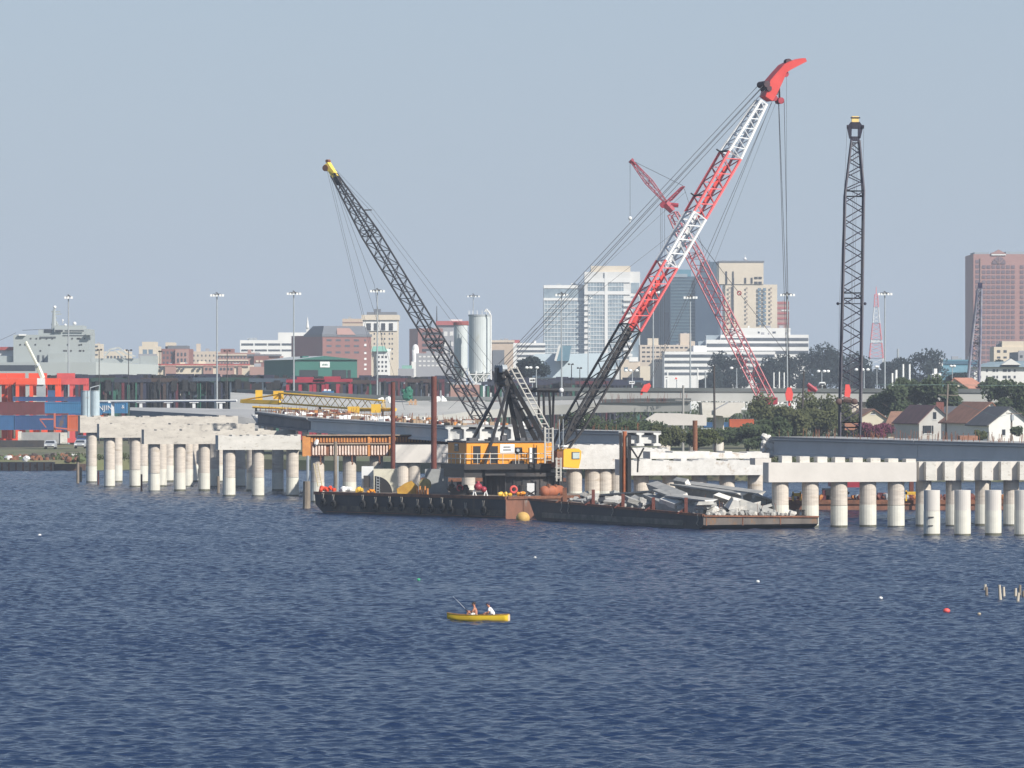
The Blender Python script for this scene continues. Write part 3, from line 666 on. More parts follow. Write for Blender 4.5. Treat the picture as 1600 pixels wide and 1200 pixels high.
for px, w, c, lab, sz in ((511, 2, orange_s, 'orange heap of hose at the left end of the crane barge', .55), (556, 1.5, yellow, 'low yellow bundle on deck in front of the white power unit', .5), (580, 1.2, orange, 'small orange coil near the third tyre fender', .3), (789, .8, yellow, 'yellow lump on the barge corner beside the red life ring', .42), (817, 2.4, orange, 'orange lump of gear under the white braced panel', .4), (536, 3, white, 'white bundle on deck below the formwork columns', .5)):
    m = MB(); rr = random.Random(px)
    for k in range(7): m.rock(dk(px, w) + V((rr.uniform(-1.4, 1.4) * sz, rr.uniform(-.3, .3), sz * .45 + rr.uniform(0, .25))), sz * .55, rr)
    one(m, 'gear_heap', c, lab, 'deck gear', 'heaps of gear on the crane barge')
t = thing('engine', 'black diesel engine block with hoses under the counterweight', 'engine', dk(717, 4)); m = MB(); rr = random.Random(8)
p = dk(717, 4); m.obox(p + V((-.9, 0, 0)), (1.9, 0, 0), (0, 1.5, 0), (0, 0, .75))
for k in range(16): q = p + V((rr.uniform(-1, 1.1), rr.uniform(-.2, 1), rr.uniform(.3, 1.15))); m.rock(q, .24, rr)
m.build('block', black, t); m = MB(); m.torus(p + V((.1, -.25, .75)), V((0, 1, 0)), .28, .07, 12, 6); m.build('pulley', redd, t)
m = MB(); m.tube(p + V((-.7, .3, 1)), p + V((-.7, .3, 1.5)), .08); m.build('exhaust', black, t)
t = thing('pump', 'small red pump on a white trestle beside the ring pedestal', 'pump', dk(747, 2)); p = dk(747, 2); m = MB(); rr = random.Random(4)
m.ball(p + UP * .95, .42, (1, 1, .9)); m.ball(p + V((.55, 0, .7)), .3); m.tube(p + UP * 1.2, p + UP * 1.5, .16); m.build('body', redd, t, smooth=True)
m = MB(); 
for dx in (-.35, .75): m.tube(p + V((dx - .18, -.1, 0)), p + V((dx, 0, .7)), .06); m.tube(p + V((dx + .18, -.1, 0)), p + V((dx, 0, .7)), .06)
m.build('trestle', white, t)
m = MB(); q = P(802.5, 765, 494.6); m.torus(q, V((.3, -1, 0)), .3, .12, 18, 8); one(m, 'life_ring', M('life_ring_red', (.66, .1, .08)), 'red life ring hung on the ring pedestal at the barge corner', 'life ring', smooth=True)
t = thing('drum', 'black upright drum beside the white braced panel', 'drum', dk(815, 3)); p = dk(815, 3); m = MB(); m.tube(p, p + UP * 1.15, .33, n=14); m.build('body', black, t)
m = MB(); m.tube(p + UP * 1.15, p + UP * 1.2, .35, n=14); m.build('lid', dark, t)
t = thing('panel_sign', 'white upright panel with black cross brace at the barge corner', 'panel', P(830, 776, 496)); m = MB(); m.pbox(823.5, 835, 755, 776, 496, .12); m.build('board', white, t)
m = MB(); m.tube(P(823, 767, 495.9), P(836, 774, 495.9), .06, n=4); m.tube(P(823, 774, 495.9), P(836, 767, 495.9), .06, n=4); m.build('brace', black, t)
t = thing('fuel_tank', 'rusty orange horizontal fuel tank with rounded ends', 'tank', P(860, 776, 499))
m = MB(); a, b = P(851, 768, 499), P(874, 767, 501); m.tube(a, b, .55, n=18); m.ball(a, .55, nu=16); m.ball(b, .55, nu=16); m.build('body', M('rust_orange_tank', (.42, .13, .055), (.28, .09, .045), .8, .7), t, smooth=True)
m = MB(); m.tube(P(857, 761, 499), P(857, 756, 499), .2); m.tube(P(868, 761, 500), P(868, 757, 500), .16); m.build('filler_cap', rust, t)
m = MB(); m.obox(P(853, 778, 499), (.3, 0, 0), (0, .6, 0), (0, 0, .5)); m.obox(P(870, 778, 500), (.3, 0, 0), (0, .6, 0), (0, 0, .5)); m.build('saddle', dark, t)
m = MB(); q = V((X(817, 486.5), 486.5, .25)); m.ball(q, .66, (1, 1, .92), nu=18, nv=12); one(m, 'mooring_buoy', M('buoy_yellow', (.62, .40, .12), (.5, .3, .09), 1.4, .7), 'round dirty yellow mooring buoy floating between the two barges', 'buoy', smooth=True)
# black goalpost frame behind the mast
t = thing('goalpost_frame', 'black steel goalpost frame with a white float on its bar end, right of the mast', 'steel frame', P(855, 690, 530))
m = MB(); m.tube(P(822, 609, 530), P(879, 610, 530), .24, n=8); m.build('crossbar', black, t)
for a, b in ((842, 841), (849, 854), (858, 866), (865, 861)):
    m = MB(); m.tube(P(a, 611, 530 + (a % 3)), (X(b, 530), 530 + (a % 3), DK - 1), .13, n=6); m.build('leg', black, t)
m = MB(); m.ball(P(877, 610, 529.6), .27); m.build('float', white, t)
# ------------------------------------------------------------------ rubble barge
Q0 = V((X(826, 490), 490, 0)); Q1 = V((X(1099, 456.5), 456.5, 0)); dQ = (Q1 - Q0); LQ = dQ.length; dQ.normalize(); nQ = V((-dQ.y, dQ.x, 0)); WQ = 11.6
def qz(s, w): return 1.95 - .68 * s / LQ - .2 * w / WQ
def qp(s, w, z=None): return Q0 + dQ * s + nQ * w + UP * (qz(s, w) if z is None else z)
def qe(px, back):
    o = Q0 + dQ * (LQ - back); w = on_line(o, nQ, px); return qp(LQ - back, w)
def qd(px, w):
    if px > 1098: return qe(px, w)
    o = Q0 + nQ * w; s = on_line(o, dQ, px); return qp(s, w)
t = thing('rubble_barge', 'long low black deck barge loaded with broken concrete girders', 'barge', Q0 + dQ * LQ / 2 + nQ * WQ / 2)
m = MB()
prof = [(0, None), (1.5, .2), (3.4, -1.0), (LQ - 3.5, -1.0), (LQ - .25, .28), (LQ, .42), (LQ, None)]
vs = [qp(s, 0, z) for s, z in prof] + [qp(s, WQ, z) for s, z in prof]; n = len(prof)
m.add(vs, [tuple(range(n)), tuple(range(2 * n - 1, n - 1, -1))])
m.add(vs, [(k, n + k, n + k + 1, k + 1) for k in (0, 1, 2, 3)]); m.m = 1
m.add(vs, [(k, n + k, n + k + 1, k + 1) for k in (4, 5)]); m.m = 2; m.add(vs, [(n - 1, 2 * n - 1, n, 0)])
m.build('hull', [hull_m, M('grey_rust_plate', (.15, .128, .112), (.10, .085, .075), .7, .8, c3=(.19, .11, .06), s3=1.2, stretch=(1, 1, .4)), deck_m], t)
m = MB()
for a, b in ((0, LQ),): m.obox(qp(a, -.1, qz(a, 0) - .1), dQ * (b - a) + UP * (qz(b, 0) - qz(a, 0)), nQ * .25, UP * .22)
m.obox(qp(LQ - .15, 0, qz(LQ, 0) - .1), dQ * .28, nQ * WQ + UP * (qz(LQ, WQ) - qz(LQ, 0)), UP * .14); m.build('rub_rail', rust, t)
m = MB(); m.obox(qp(3, -.03, .28), dQ * (LQ - 7), nQ * .028, UP * .5); m.build('weathered_band', M('band_grime', (.20, .185, .155), (.10, .095, .085), .8, .85, c3=(.25, .22, .18), s3=1.5), t)
for k in (.25, 3.9, 7.7): 
    m = MB(); m.obox(qp(LQ + .01, k, .35), dQ * .04, nQ * .08, UP * .75); m.build('end_seam', rust, t)
for px, l in ((877, 'first pale rope loop hanging over the rubble barge side, left end'), (888, 'second pale rope loop hanging over the rubble barge side'), (957, 'thin rope loop hanging near the middle of the rubble barge side'), (1090, 'rope loop hanging at the right corner of the rubble barge')):
    q = qd(px, -.16); m = MB(); m.path([q + UP * .05, q + V((.07, 0, -.4)), q + V((-.1, 0, -.75)), q + V((.06, 0, -.95))], .055); one(m, 'rope', rope_m, l, 'rope', 'ropes over the rubble barge side')
for px, h, l, mm in ((882.5, 1.45, 'thick rust red stake post at the left end of the rubble barge', rust), (927, 1.5, 'rust red stake post beside the longest thin girder, second from the left', rust_red), (973.5, 1.35, 'rust red stake post third from the left on the rubble barge', rust_red), (1021, 1.25, 'rust red stake post fourth from the left on the rubble barge', rust_red), (1072, 1.5, 'rust red stake post nearest the right corner of the rubble barge', rust_red)):
    q = qd(px, .35); r = .2 if px < 900 else .15
    t = thing('stake_post', l, 'post', q, 'stake posts along the rubble barge'); m = MB(); m.obox(q - V((r, 0, .05)), (2 * r, 0, 0), (0, 2 * r, 0), (0, 0, h)); m.build('post', mm, t)
    m = MB(); m.add([q + V((-r - .7, .15, 0)), q + V((-r, .15, .55)), q + V((-r, .15, 0)), q + V((-r - .7, .3, 0)), q + V((-r, .3, .55)), q + V((-r, .3, 0))], [(0, 2, 1), (3, 4, 5), (0, 1, 4, 3), (0, 3, 5, 2), (1, 2, 5, 4)]); m.build('gusset', mm, t)
gdk = M('rubble_girder', (.36, .355, .335), (.26, .26, .25), .7, .9, bump=.04, c3=(.42, .40, .36), s3=1.5)
def gpiece(label, px0, y0, w0, px1, y1, w1, h=1.1, wd=.9, roll=0.0, kind='i', mat=None):
    A, B = qd(px0, w0), qd(px1, w1); A = P(px0, y0, A.y); B = P(px1, y1, B.y); d = B - A; dd = d.normalized()
    sd = dd.cross(UP).normalized(); up = sd.cross(dd).normalized()
    q = Matrix.Rotation(roll, 3, dd); sd, up = q @ sd, q @ up
    A = A - up * h * .85; B = B - up * h * .85; m = MB(); ps = isec(h, wd, .22) if kind == 'i' else [(-wd / 2, 0), (wd / 2, 0), (wd / 2 * .9, h), (-wd / 2, h)]
    rr = random.Random(int(px0 * 7 + y0)); k0 = len(m.v); ns = 6; n = len(ps)
    for i in range(ns + 1):
        for x, y in ps:
            e = rr.uniform(-.35, .35) if i in (0, ns) else 0
            m.v.append(tuple(A + d * (i / ns) + dd * e + sd * x + up * y))
    for i in range(ns):
        for j in range(n): m.f.append([i * n + j, i * n + (j + 1) % n, (i + 1) * n + (j + 1) % n, (i + 1) * n + j]); m.mi.append(0)
    m.f.append(list(range(n - 1, -1, -1))); m.f.append([ns * n + j for j in range(n)]); m.mi += [rr.choice((0, 1)), 1]
    return one(m, 'broken_girder', [mat or gdk, conc_white], label, 'broken girder', 'broken concrete girders heaped on the barge')
gpiece('long thin pale girder lying along the back of the heap at its left end', 912, 776, 5.5, 1022, 768, 5, .75, .9, 0)
gpiece('flat grey slab between the second and third stakes, in front of the long thin girder', 940, 783, 3.2, 1012, 786, 2.4, 1.0, 1.0, .1, 'b')
gpiece('low dark grey slab under the left end of the heap', 926, 786, 2.2, 946, 789, 2.0, .5, 1.2, .3, 'b')
gpiece('short tilted girder end pointing down at the fourth stake', 1008, 772, 3.5, 1036, 785, 2.2, .75, .7, .2, 'b')
gpiece('grey girder sloping up to the peak of the heap', 1018, 755, 4.6, 1066, 774, 3.5, .55, 1.0, .35, 'b')
gpiece('second sloping girder under the peak piece', 1028, 766, 3.6, 1064, 779, 3.0, .7, .9, .15, 'i')
gpiece('short curved grey piece standing upright at the peak of the heap', 1056, 750, 7.5, 1074, 753, 7.2, .9, .6, .5, 'b')
gpiece('biggest I-beam of the heap with a wide pale top flange', 1058, 760, 6.6, 1160, 774, 5.5, 1.5, 1.2, 0)
gpiece('second long I-beam lying behind the biggest one', 1072, 756, 9.0, 1190, 772, 9.0, 1.2, 1.1, .15)
gpiece('grey I-beam in the middle front with an eroded right end', 1046, 775, 2.4, 1112, 783, 2.0, .9, 1.2, .1)
gpiece('dark grey girder low behind the right corner stake', 1030, 788, 1.8, 1090, 796, 1.6, .7, .6, 0, 'b')
gpiece('steep pale girder sliding down to the right end of the heap', 1158, 783, 3.0, 1212, 801, 2.2, .8, .8, -.2, 'b')
gpiece('grey girder behind the steep pale one with a shattered right end', 1180, 774, 6.0, 1226, 790, 5.0, 1.1, .9, .1)
gpiece('flat broken slab at the far right end of the heap', 1214, 794, 3.2, 1240, 800, 3.0, .5, 1.2, .1, 'b', conc_white)
gpiece('pale broken chunk with a rough face near the right middle of the heap', 1141, 780, 2.4, 1157, 784, 2.2, 1.0, .9, .3, 'b', conc_white)
gpiece('small grey block lying against the flat slab at the right', 1198, 799, 2.0, 1210, 802, 1.8, .5, .6, .3, 'b')
gpiece('tilted pale slab on top between the biggest beam and the steep girder', 1118, 772, 4.5, 1150, 783, 3.8, .4, 1.3, -.3, 'b', conc_white)
gpiece('short grey slab leaning on the long thin girder', 985, 778, 2.6, 1008, 790, 2.0, .45, 1.1, .4, 'b')
gpiece('narrow pale slab at the left end of the heap', 900, 781, 3.4, 930, 784, 3.0, .45, 1.0, .1, 'b')
gpiece('broken pale slab in the gap below the peak piece', 1036, 778, 1.9, 1060, 786, 1.6, .5, .9, .35, 'b', conc_white)
m = MB(); rr = random.Random(77)
for k in range(190):
    f = rr.random(); px = 1080 + 165 * f if rr.random() < .72 else 890 + 190 * f; w = rr.uniform(.5, 4.5) if px < 1095 else rr.uniform(1, 9)
    q = qd(min(px, 1095), w) if px < 1095 else qe(px, rr.uniform(.5, 6))
    r = rr.uniform(.1, .28) if px < 1095 else rr.uniform(.1, .3) if rr.random() < .8 else rr.uniform(.3, .5)
    m.m = rr.choice((0, 0, 1, 2)); m.rock(q + UP * r * .4, r, rr)
for k in range(60):
    px = rr.uniform(905, 1230); q = qe(px, rr.uniform(1, 6)) if px > 1095 else qd(px, rr.uniform(1.2, 7)); hp_ = .9 * math.exp(-((px - 1085) / 120) ** 2)
    m.m = rr.choice((0, 0, 2, 1)); w_, l_, h_ = rr.uniform(.4, 1.1), rr.uniform(.6, 2.0), rr.uniform(.2, .45); qm = Matrix.Rotation(rr.uniform(0, 3.14), 3, 'Z') @ Matrix.Rotation(rr.uniform(-.45, .45), 3, 'X') @ Matrix.Rotation(rr.uniform(-.4, .4), 3, 'Y')
    o = q + UP * rr.uniform(.05, .25 + hp_); ps = [o + qm @ V((x * l_ / 2 * rr.uniform(.75, 1.1), y * w_ / 2 * rr.uniform(.75, 1.1), z * h_)) for z in (0, 1) for x, y in ((-1, -1), (1, -1), (1, 1), (-1, 1))]; m.hexa(ps)
tag(m.build('rubble', [gdk, M('rubble_pale', (.52, .50, .46), (.38, .36, .33), 1.5, .9, bump=.05, c3=(.30, .27, .23), s3=2.0), M('rubble_grey', (.42, .41, .38), (.30, .29, .27), 1.5, .9, bump=.05)]), 'loose white concrete rubble strewn over the barge deck', kind='stuff')
m = MB(); rr = random.Random(5)
for k in range(26): q = qp(rr.uniform(LQ * .3, LQ - 1), rr.uniform(3, 9)); m.tube(q, q + V((rr.uniform(-.6, .6), rr.uniform(-.4, .4), rr.uniform(.5, 1.6))), .025, n=4)
tag(m.build('bent_rebar', rust), 'bent reinforcing bars sticking out of the rubble', kind='stuff')
t = thing('bollard', 'small black double bollard at the right corner of the rubble barge', 'bollard', qp(LQ - 1.2, WQ - 1.4)); m = MB()
for k in (0, .5): q = qp(LQ - 1.2, WQ - 1.4 + k); m.tube(q, q + UP * .55, .14); m.tube(q + UP * .45, q + UP * .55, .19)
m.obox(qp(LQ - 1.4, WQ - 1.6), dQ * .4, nQ * .9, UP * .06); m.build('posts', black, t)

# ------------------------------------------------------------------ old timber posts, floats
for px, y0, y1, lean, l in ((1539, 913, 921, -.02, 'short pale stub post, leftmost of the broken timber posts'), (1542.5, 917, 929.5, .05, 'leaning grey post beside the leftmost stub'), (1563, 914, 938, .06, 'tall thin pale post, third from the left'), (1568, 917, 932, 0, 'grey post close behind the tall thin pale one'), (1587, 919, 931, 0, 'pale post left in the rightmost cluster'), (1590, 926, 939, -.05, 'bright yellowish post in front of the rightmost cluster'), (1593, 914, 930, -.03, 'dark grey post behind the rightmost cluster'), (1599, 923, 932, 0, 'brown post stub at the very right edge')):
    Zp = wl(y1); m = MB(); b = V((X(px, Zp), Zp, -.8)); rr = random.Random(int(px)); tp = P(px, y0, Zp) + V((-lean, 0, 0))
    mm_ = tp.lerp(b, .5) + V((rr.uniform(-.03, .03), 0, 0)); m.tube(b, mm_, .105, .1, n=9); m.tube(mm_, tp, .1, .08, n=9)
    one(m, 'timber_post', [M('bleached_wood', (.62, .56, .46), (.4, .35, .28), 1.5, .9, stretch=(1, 1, .3)) if l.find('pale') >= 0 or l.find('bright') >= 0 else wood_post], l, 'post', 'old timber posts standing in the water')
for px, y0, y1, l, mm in ((121.5, 722, 755, 'leaning timber post left of the farthest concrete column', wood_post), (126, 730, 752, 'shorter timber post beside the leaning one at the left', wood_post), (153.5, 736, 757, 'thin rusty stake between the first two concrete columns', rust_red), (221, 741, 767, 'thin rusty stake right of the third concrete column', rust_red), (341, 744, 771, 'timber pile left of the white bent columns', wood_post), (479, 752, 805, 'fat timber pile in front of the left end of the crane barge', wood_post), (524, 690, 775, 'slim timber pile behind the tyre fenders', wood_post)):
    Zp = wl(y1) if px < 470 else 535; m = MB(); r = .13 if mm is rust_red else .2; r = .42 if px == 479 else r
    m.tube((X(px, Zp), Zp, -1), P(px, y0, Zp), r, r * .9, n=9); one(m, 'water_stake', mm, l, 'post', 'stakes and piles standing between the bridge columns')
for px, y, c, r, l in ((1479, 957, redp, .16, 'small red float on the water left of the timber posts'), (1376, 937, white, .10, 'small white float left of the red one'), (1184, 911, white, .10, 'small white float right of the middle of the water'), (654, 908, M('float_green', (.05, .4, .2)), .10, 'small green float left above the canoe'), (62, 838, white, .12, 'small white float at the left edge of the water'), (836, 873, white, .08, 'tiny white float below the mooring buoy'), (1530, 962, M('float_tan', (.5, .42, .3)), .08, 'tiny tan float right of the red one')):
    Zp = wl(y); t = thing('float', l, 'float', (X(px, Zp), Zp, .05), 'small fishing floats on the water'); m = MB(); q = V((X(px, Zp), Zp, .1)); m.ball(q, r, (1.3, 1, .9)); m.build('ball', c, t, smooth=True)
    m = MB(); m.tube(q + UP * r * .7, q + UP * (r * 1.6), .02); m.build('eyelet', dark, t)

# ------------------------------------------------------------------ canoe and two people
Zc = 281.0; cx = X(746.5, Zc); CN = V((cx, Zc, 0)); cdir = V((1, -.14, 0)).normalized(); cside = V((cdir.y * -1, cdir.x, 0))
t = thing('canoe', 'yellow square-ended canoe carrying two people', 'canoe', CN)
def cpt(l, s, z): return CN + cdir * l + cside * s + UP * z
st = []; n = 16; Lc = 3.42
for i in range(n + 1):
    f = i / n; l = -Lc / 2 + Lc * f
    b = .42 * min(1, (f / .42)) ** .6 if f < .42 else .42 - .07 * ((f - .42) / .58) ** 2
    b = max(b, .015); sh = .34 + .10 * max(0, (.22 - f) / .22) ** 1.5 + .03 * max(0, (f - .75) / .25); kl = -.12 + .24 * max(0, (.3 - f) / .3) ** 2
    st.append((l, b, sh, kl))
m = MB(); prf = [(-1, 1), (-.98, .5), (-.75, .12), (0, 0), (.75, .12), (.98, .5), (1, 1)]
vs = []
for l, b, sh, kl in st:
    for s_, zz in prf: vs.append(cpt(l, b * s_, kl + (sh - kl) * zz))
k = len(prf); fs = [(i * k + j, i * k + j + 1, (i + 1) * k + j + 1, (i + 1) * k + j) for i in range(n) for j in range(k - 1)]; fs.append(tuple(n * k + j for j in range(k)))
m.add(vs, fs)
yel = M('canoe_yellow', (.80, .55, .03), (.72, .47, .025), 1.6, .4); m.build('hull', yel, t, smooth=True)
m = MB()
for s_ in (-1, 1):
    for a, b in zip(st, st[1:]): m.tube(cpt(a[0], a[1] * s_, a[2]), cpt(b[0], b[1] * s_, b[2]), .022, n=5)
m.build('gunwale', M('gunwale_brown', (.28, .15, .03), (.2, .1, .02)), t)
for l_, w_ in ((-.30, .22), (.62, .24)):
    m = MB(); m.obox(cpt(l_ - .12, -.39, .14), cdir * w_, cside * .78, UP * .03); m.build('seat', wood_post, t)
m = MB(); m.obox(cpt(Lc / 2 - .52, -.36, .30), cdir * .5, cside * .72, UP * .05); m.build('stern_deck', M('deck_yellow', (.9, .68, .05)), t)
m = MB(); m.obox(cpt(Lc / 2 + .005, -.3, .0), cdir * .03, cside * .6, UP * .34); m.build('transom', M('transom_pale', (.8, .62, .4)), t)
skin = M('sunburnt_skin', (.50, .23, .15), (.42, .18, .11), 5, .6); hair = M('dark_hair', (.035, .022, .015), (.02, .013, .01), 20, .7)
def skinned(name, mat, pts, edges, parent, sub=2):
    o0 = ORG[parent.name]; me = bpy.data.meshes.new(name); me.from_pydata([tuple(V(p[:3]) - o0) for p in pts], edges, []); me.materials.append(mat)
    ob = bpy.data.objects.new(name, me); SC.collection.objects.link(ob); ob.parent = parent; ORG[ob.name] = o0
    md = ob.modifiers.new('skin', 'SKIN'); md.use_smooth_shade = True
    for i, p in enumerate(pts): me.skin_vertices[0].data[i].radius = (p[3], p[4] if len(p) > 4 else p[3])
    me.skin_vertices[0].data[0].use_root = True
    sb = ob.modifiers.new('subsurf', 'SUBSURF'); sb.levels = 1; sb.render_levels = sub
    return ob
def person(label, l, lean, hx, hy, hands, shirt, cap, knees, group='people in the canoe'):
    o = cpt(l, 0, .17); tt = thing('person', label, 'person', o, group)
    def q(f, s, z, r, r2=None): v = o + cdir * -f + cside * s + UP * z; return (v.x, v.y, v.z, r, r2 or r)      # f = forward (towards the bow)
    pts = [q(0, 0, .1, .16, .14), q(lean * .35, 0, .30, .15, .135), q(lean * .75, 0, .47, .175, .135), q(lean, 0, .57, .06), q(lean * 1.05 + hx * .4, 0, .64, .06), q(lean * 1.1 + hx, 0, .71 + hy, .085, .095), q(lean * 1.1 + hx, 0, .80 + hy, .075, .085)]
    ed = [(0, 1), (1, 2), (2, 3), (3, 4), (4, 5), (5, 6)]
    for sg, (hf, hs, hz) in zip((-1, 1), hands):
        i = len(pts); sf = lean * .85
        pts += [q(sf, sg * .19, .51, .058), q((sf + hf) / 2 - .04, sg * .24, (.51 + hz) / 2 - .09, .045), q(hf, hs + sg * .03, hz, .033), q(hf + .07, hs + sg * .025, hz, .036, .02)]
        ed += [(2, i), (i, i + 1), (i + 1, i + 2), (i + 2, i + 3)]
        for k in range(4):
            j = len(pts); fo = (k - 1.5) * .021
            pts += [q(hf + .115 + .006 * (k in (1, 2)), hs + sg * .025, hz + fo, .0095), q(hf + .135, hs + sg * .025 - sg * .035, hz + fo, .008)]; ed += [(i + 3, j), (j, j + 1)]
        j = len(pts); pts += [q(hf + .06, hs - sg * .012, hz + .04, .0095), q(hf + .10, hs - sg * .02, hz + .035, .008)]; ed += [(i + 3, j), (j, j + 1)]
    for sg in (-1, 1):
        i = len(pts); pts += [q(.06, sg * .10, .06, .095), q(.42, sg * .16, knees, .065), q(.62, sg * .13, -.14, .042), q(.76, sg * .13, -.17, .035)]; ed += [(0, i), (i, i + 1), (i + 1, i + 2), (i + 2, i + 3)]
    b = skinned('body', skin, pts, ed, tt)
    def head(name, mat, mb): return mb.build(name, mat, tt, smooth=True)
    hc = V(q(lean * 1.1 + hx, 0, .755 + hy, 0)[:3]); fwd = -cdir
    m = MB(); m.ball(hc + fwd * .09 + UP * -.01, .02, (1, .8, 1.3)); m.build('nose', skin, tt, smooth=True)
    for sg in (-1, 1):
        m = MB(); m.ball(hc + fwd * .078 + cside * sg * .032 + UP * .018, .012); m.build('eye', black, tt); m = MB(); m.ball(hc + cside * sg * .085, .026, (.8, .5, 1.2)); m.build('ear', skin, tt)
    m = MB(); m.ball(hc + fwd * .084 - UP * .045, .02, (.5, 1.3, .4)); m.build('mouth', M('lip', (.35, .1, .08)), tt)
    m = MB(); m.ball(hc - fwd * .02 + UP * .035, .098, (1, .95, .95), nu=14, nv=9); head('cap' if cap else 'hair', cap or hair, m)
    if cap: m = MB(); m.ball(hc + fwd * .11 + UP * .05, .06, (1.2, 1.1, .2)); m.build('cap_brim', cap, tt)
    if shirt:
        sp = [q(0, 0, .10, .185, .165), q(lean * .35, 0, .30, .175, .16), q(lean * .75, 0, .47, .195, .155), q(lean * .93, 0, .54, .075)]; se = [(0, 1), (1, 2), (2, 3)]
        for sg, (hf, hs, hz) in zip((-1, 1), hands):
            i = len(sp); sf = lean * .85; sp += [q(sf, sg * .19, .51, .075), q((sf + hf) / 2 * .6 + sf * .4 - .03, sg * .23, (.51 + hz) / 2 * .6 + .51 * .4 - .06, .065)]; se += [(2, i), (i, i + 1)]
        skinned('shirt', shirt, sp, se, tt)
    sh = [q(0, 0, .07, .185, .16)]; se = []
    for sg in (-1, 1): i = len(sh); sh += [q(.08, sg * .10, .06, .11), q(.33, sg * .145, .06 + (knees - .06) * .75, .085)]; se += [(0, i), (i, i + 1)]
    skinned('shorts', M('pale_shorts', (.75, .74, .7)) if not shirt else M('dark_shorts', (.05, .05, .07)), sh, se, tt)
    return tt, q
p1, q1 = person('bare-backed sunburnt person in pale shorts holding the fishing rod in the canoe', -.08, .10, .04, 0, [(.38, .02, .30), (.42, .0, .36)], None, None, .34)
p2, q2 = person('person in a white shirt and dark cap hunched at the stern of the canoe', .86, .22, .06, -.02, [(.42, -.12, .22), (.42, .12, .22)], M('white_shirt', (.85, .85, .83), (.78, .78, .77), 3, .8), M('navy_cap', (.03, .035, .08)), .30)
t = thing('fishing_rod', 'thin pale fishing rod pointing up and left from the canoe', 'fishing rod', q1(.45, .0, .36, 0)[:3])
a = V(q1(.47, .0, .34, 0)[:3]); b = P(708, 931.5, a.y - .4); m = MB(); c_ = a.lerp(b, .55); m.tube(a, c_, .012, .008, n=6); m.tube(c_, b + V((0, 0, -.02)), .008, .004, n=6); m.build('blank', M('rod_grey', (.7, .7, .68)), t)
m = MB(); d_ = (b - a).normalized(); m.tube(a - d_ * .22, a + d_ * .25, .02, n=8); m.build('handle', black, t); m = MB(); m.tube(a + V((0, -.03, -.04)), a + V((0, .03, -.04)), .035, n=10); m.build('reel', dark, t)
m = MB(); rr = random.Random(3)
for k in range(6): m.rock(cpt(-.42 + .055 * k, -.1, .36 + rr.uniform(-.02, .03)), .10, rr)
one(m, 'white_bag', white, 'crumpled white bag lying in the canoe in front of the bare-backed person', 'bag')

# ------------------------------------------------------------------ other cranes
# dark crane on the left, standing on a work barge beyond the left span
Zk = 620.0; yb = math.radians(30); fk = V((-math.cos(yb), math.sin(yb), 0)); sk = V((math.sin(yb), math.cos(yb), 0))
foot = P(776, 690, Zk); 
def tip_on(px, y, foot, f):   # point foot + f*h + up*v seen at px,y
    h = on_line(V((foot.x, foot.y, 0)), f, px); q = foot + f * h; return V((q.x, q.y, ZZ(y, q.y)))
T0 = tip_on(513, 258, foot, fk); bdir = (T0 - foot).normalized(); bu = bdir.cross(sk).normalized(); bu = bu if bu.z > 0 else -bu
t = thing('crawler_crane', 'dark blue-black lattice crane with a yellow boom tip, leaning left', 'crane', (foot.x, foot.y, 1.6))
L_ = (T0 - foot).length
def bk(f): return foot.lerp(T0, f)
for f0, f1, w0, w1, n in ((0, .08, (1.9, .4), (1.9, 1.45), 2), (.08, .35, (1.9, 1.45), (1.9, 1.45), 11), (.35, .75, (1.9, 1.45), (1.9, 1.45), 16), (.75, .965, (1.9, 1.45), (.7, .55), 12)):
    m = MB(); m.lattice(bk(f0), bk(f1), sk, bu, w0, w1, n, .115, .06); m.build('boom_section', M('blue_black_steel', (.012, .014, .02), (.02, .02, .025)), t)
m = MB(); a, b = bk(.955), bk(1.005); m.obox(a - sk * .4 - bu * .3, b - a, sk * .8, bu * .6); m.build('boom_tip', M('tip_yellow', (.85, .62, .1)), t)
m = MB(); m.tube(bk(.995) - sk * .5 - bu * .35, bk(.995) + sk * .5 - bu * .35, .4, n=12); m.tube(bk(1.01) - sk * .3 + bu * .25, bk(1.01) + sk * .3 + bu * .25, .22, n=10); m.build('tip_sheave', rust, t)
m = MB(); m.obox(bk(.93) - sk * .32 - bu * .28, (bk(.955) - bk(.93)), sk * .64, bu * .5); m.build('head_plate', dark, t)
m = MB(); q = tip_on(581, 328, foot + sk * .3, fk); m.tube(q - V((1.0, 0, .02)), q, .08); q2_ = tip_on(659, 468, foot, fk); m.tube(q2_ - V((1.1, 0, .3)), q2_, .06); m.build('stay_outrigger', dark, t)
GB = P(772, 590, Zk); m = MB()
for o in (-.5, .5): m.tube(bk(.98) + bu * .3 + sk * o, q + sk * o, .024, n=4); m.tube(q + sk * o, P(768 + 8 * o, 577, Zk) + sk * o, .024, n=4)
m.build('pendant_ropes', cable_m, t)
m = MB(); 
for a, b in (((509, 258), (592, 600)), ((512, 258), (604, 640)), ((519, 275), (632, 640)), ((523, 285), (585, 445)), ((585, 445), (600, 560))): m.tube(P(a[0], a[1], T0.y), P(b[0], b[1], T0.y - 12), .024, n=4)
m.build('hoist_ropes', cable_m, t)
B0 = V((foot.x, foot.y, 0)); m = MB(); m.obox(B0 - fk * 5.5 - sk * 1.6 + UP * 3.0, fk * 6.6, sk * 3.2, UP * 2.6); m.build('house', dark, t)
m = MB(); m.tube(B0 - fk * 2 + UP * 5.6, P(770, 580, Zk), .16); m.tube(B0 - fk * 5 + UP * 5.6, P(770, 580, Zk), .12); m.build('gantry', dark, t)
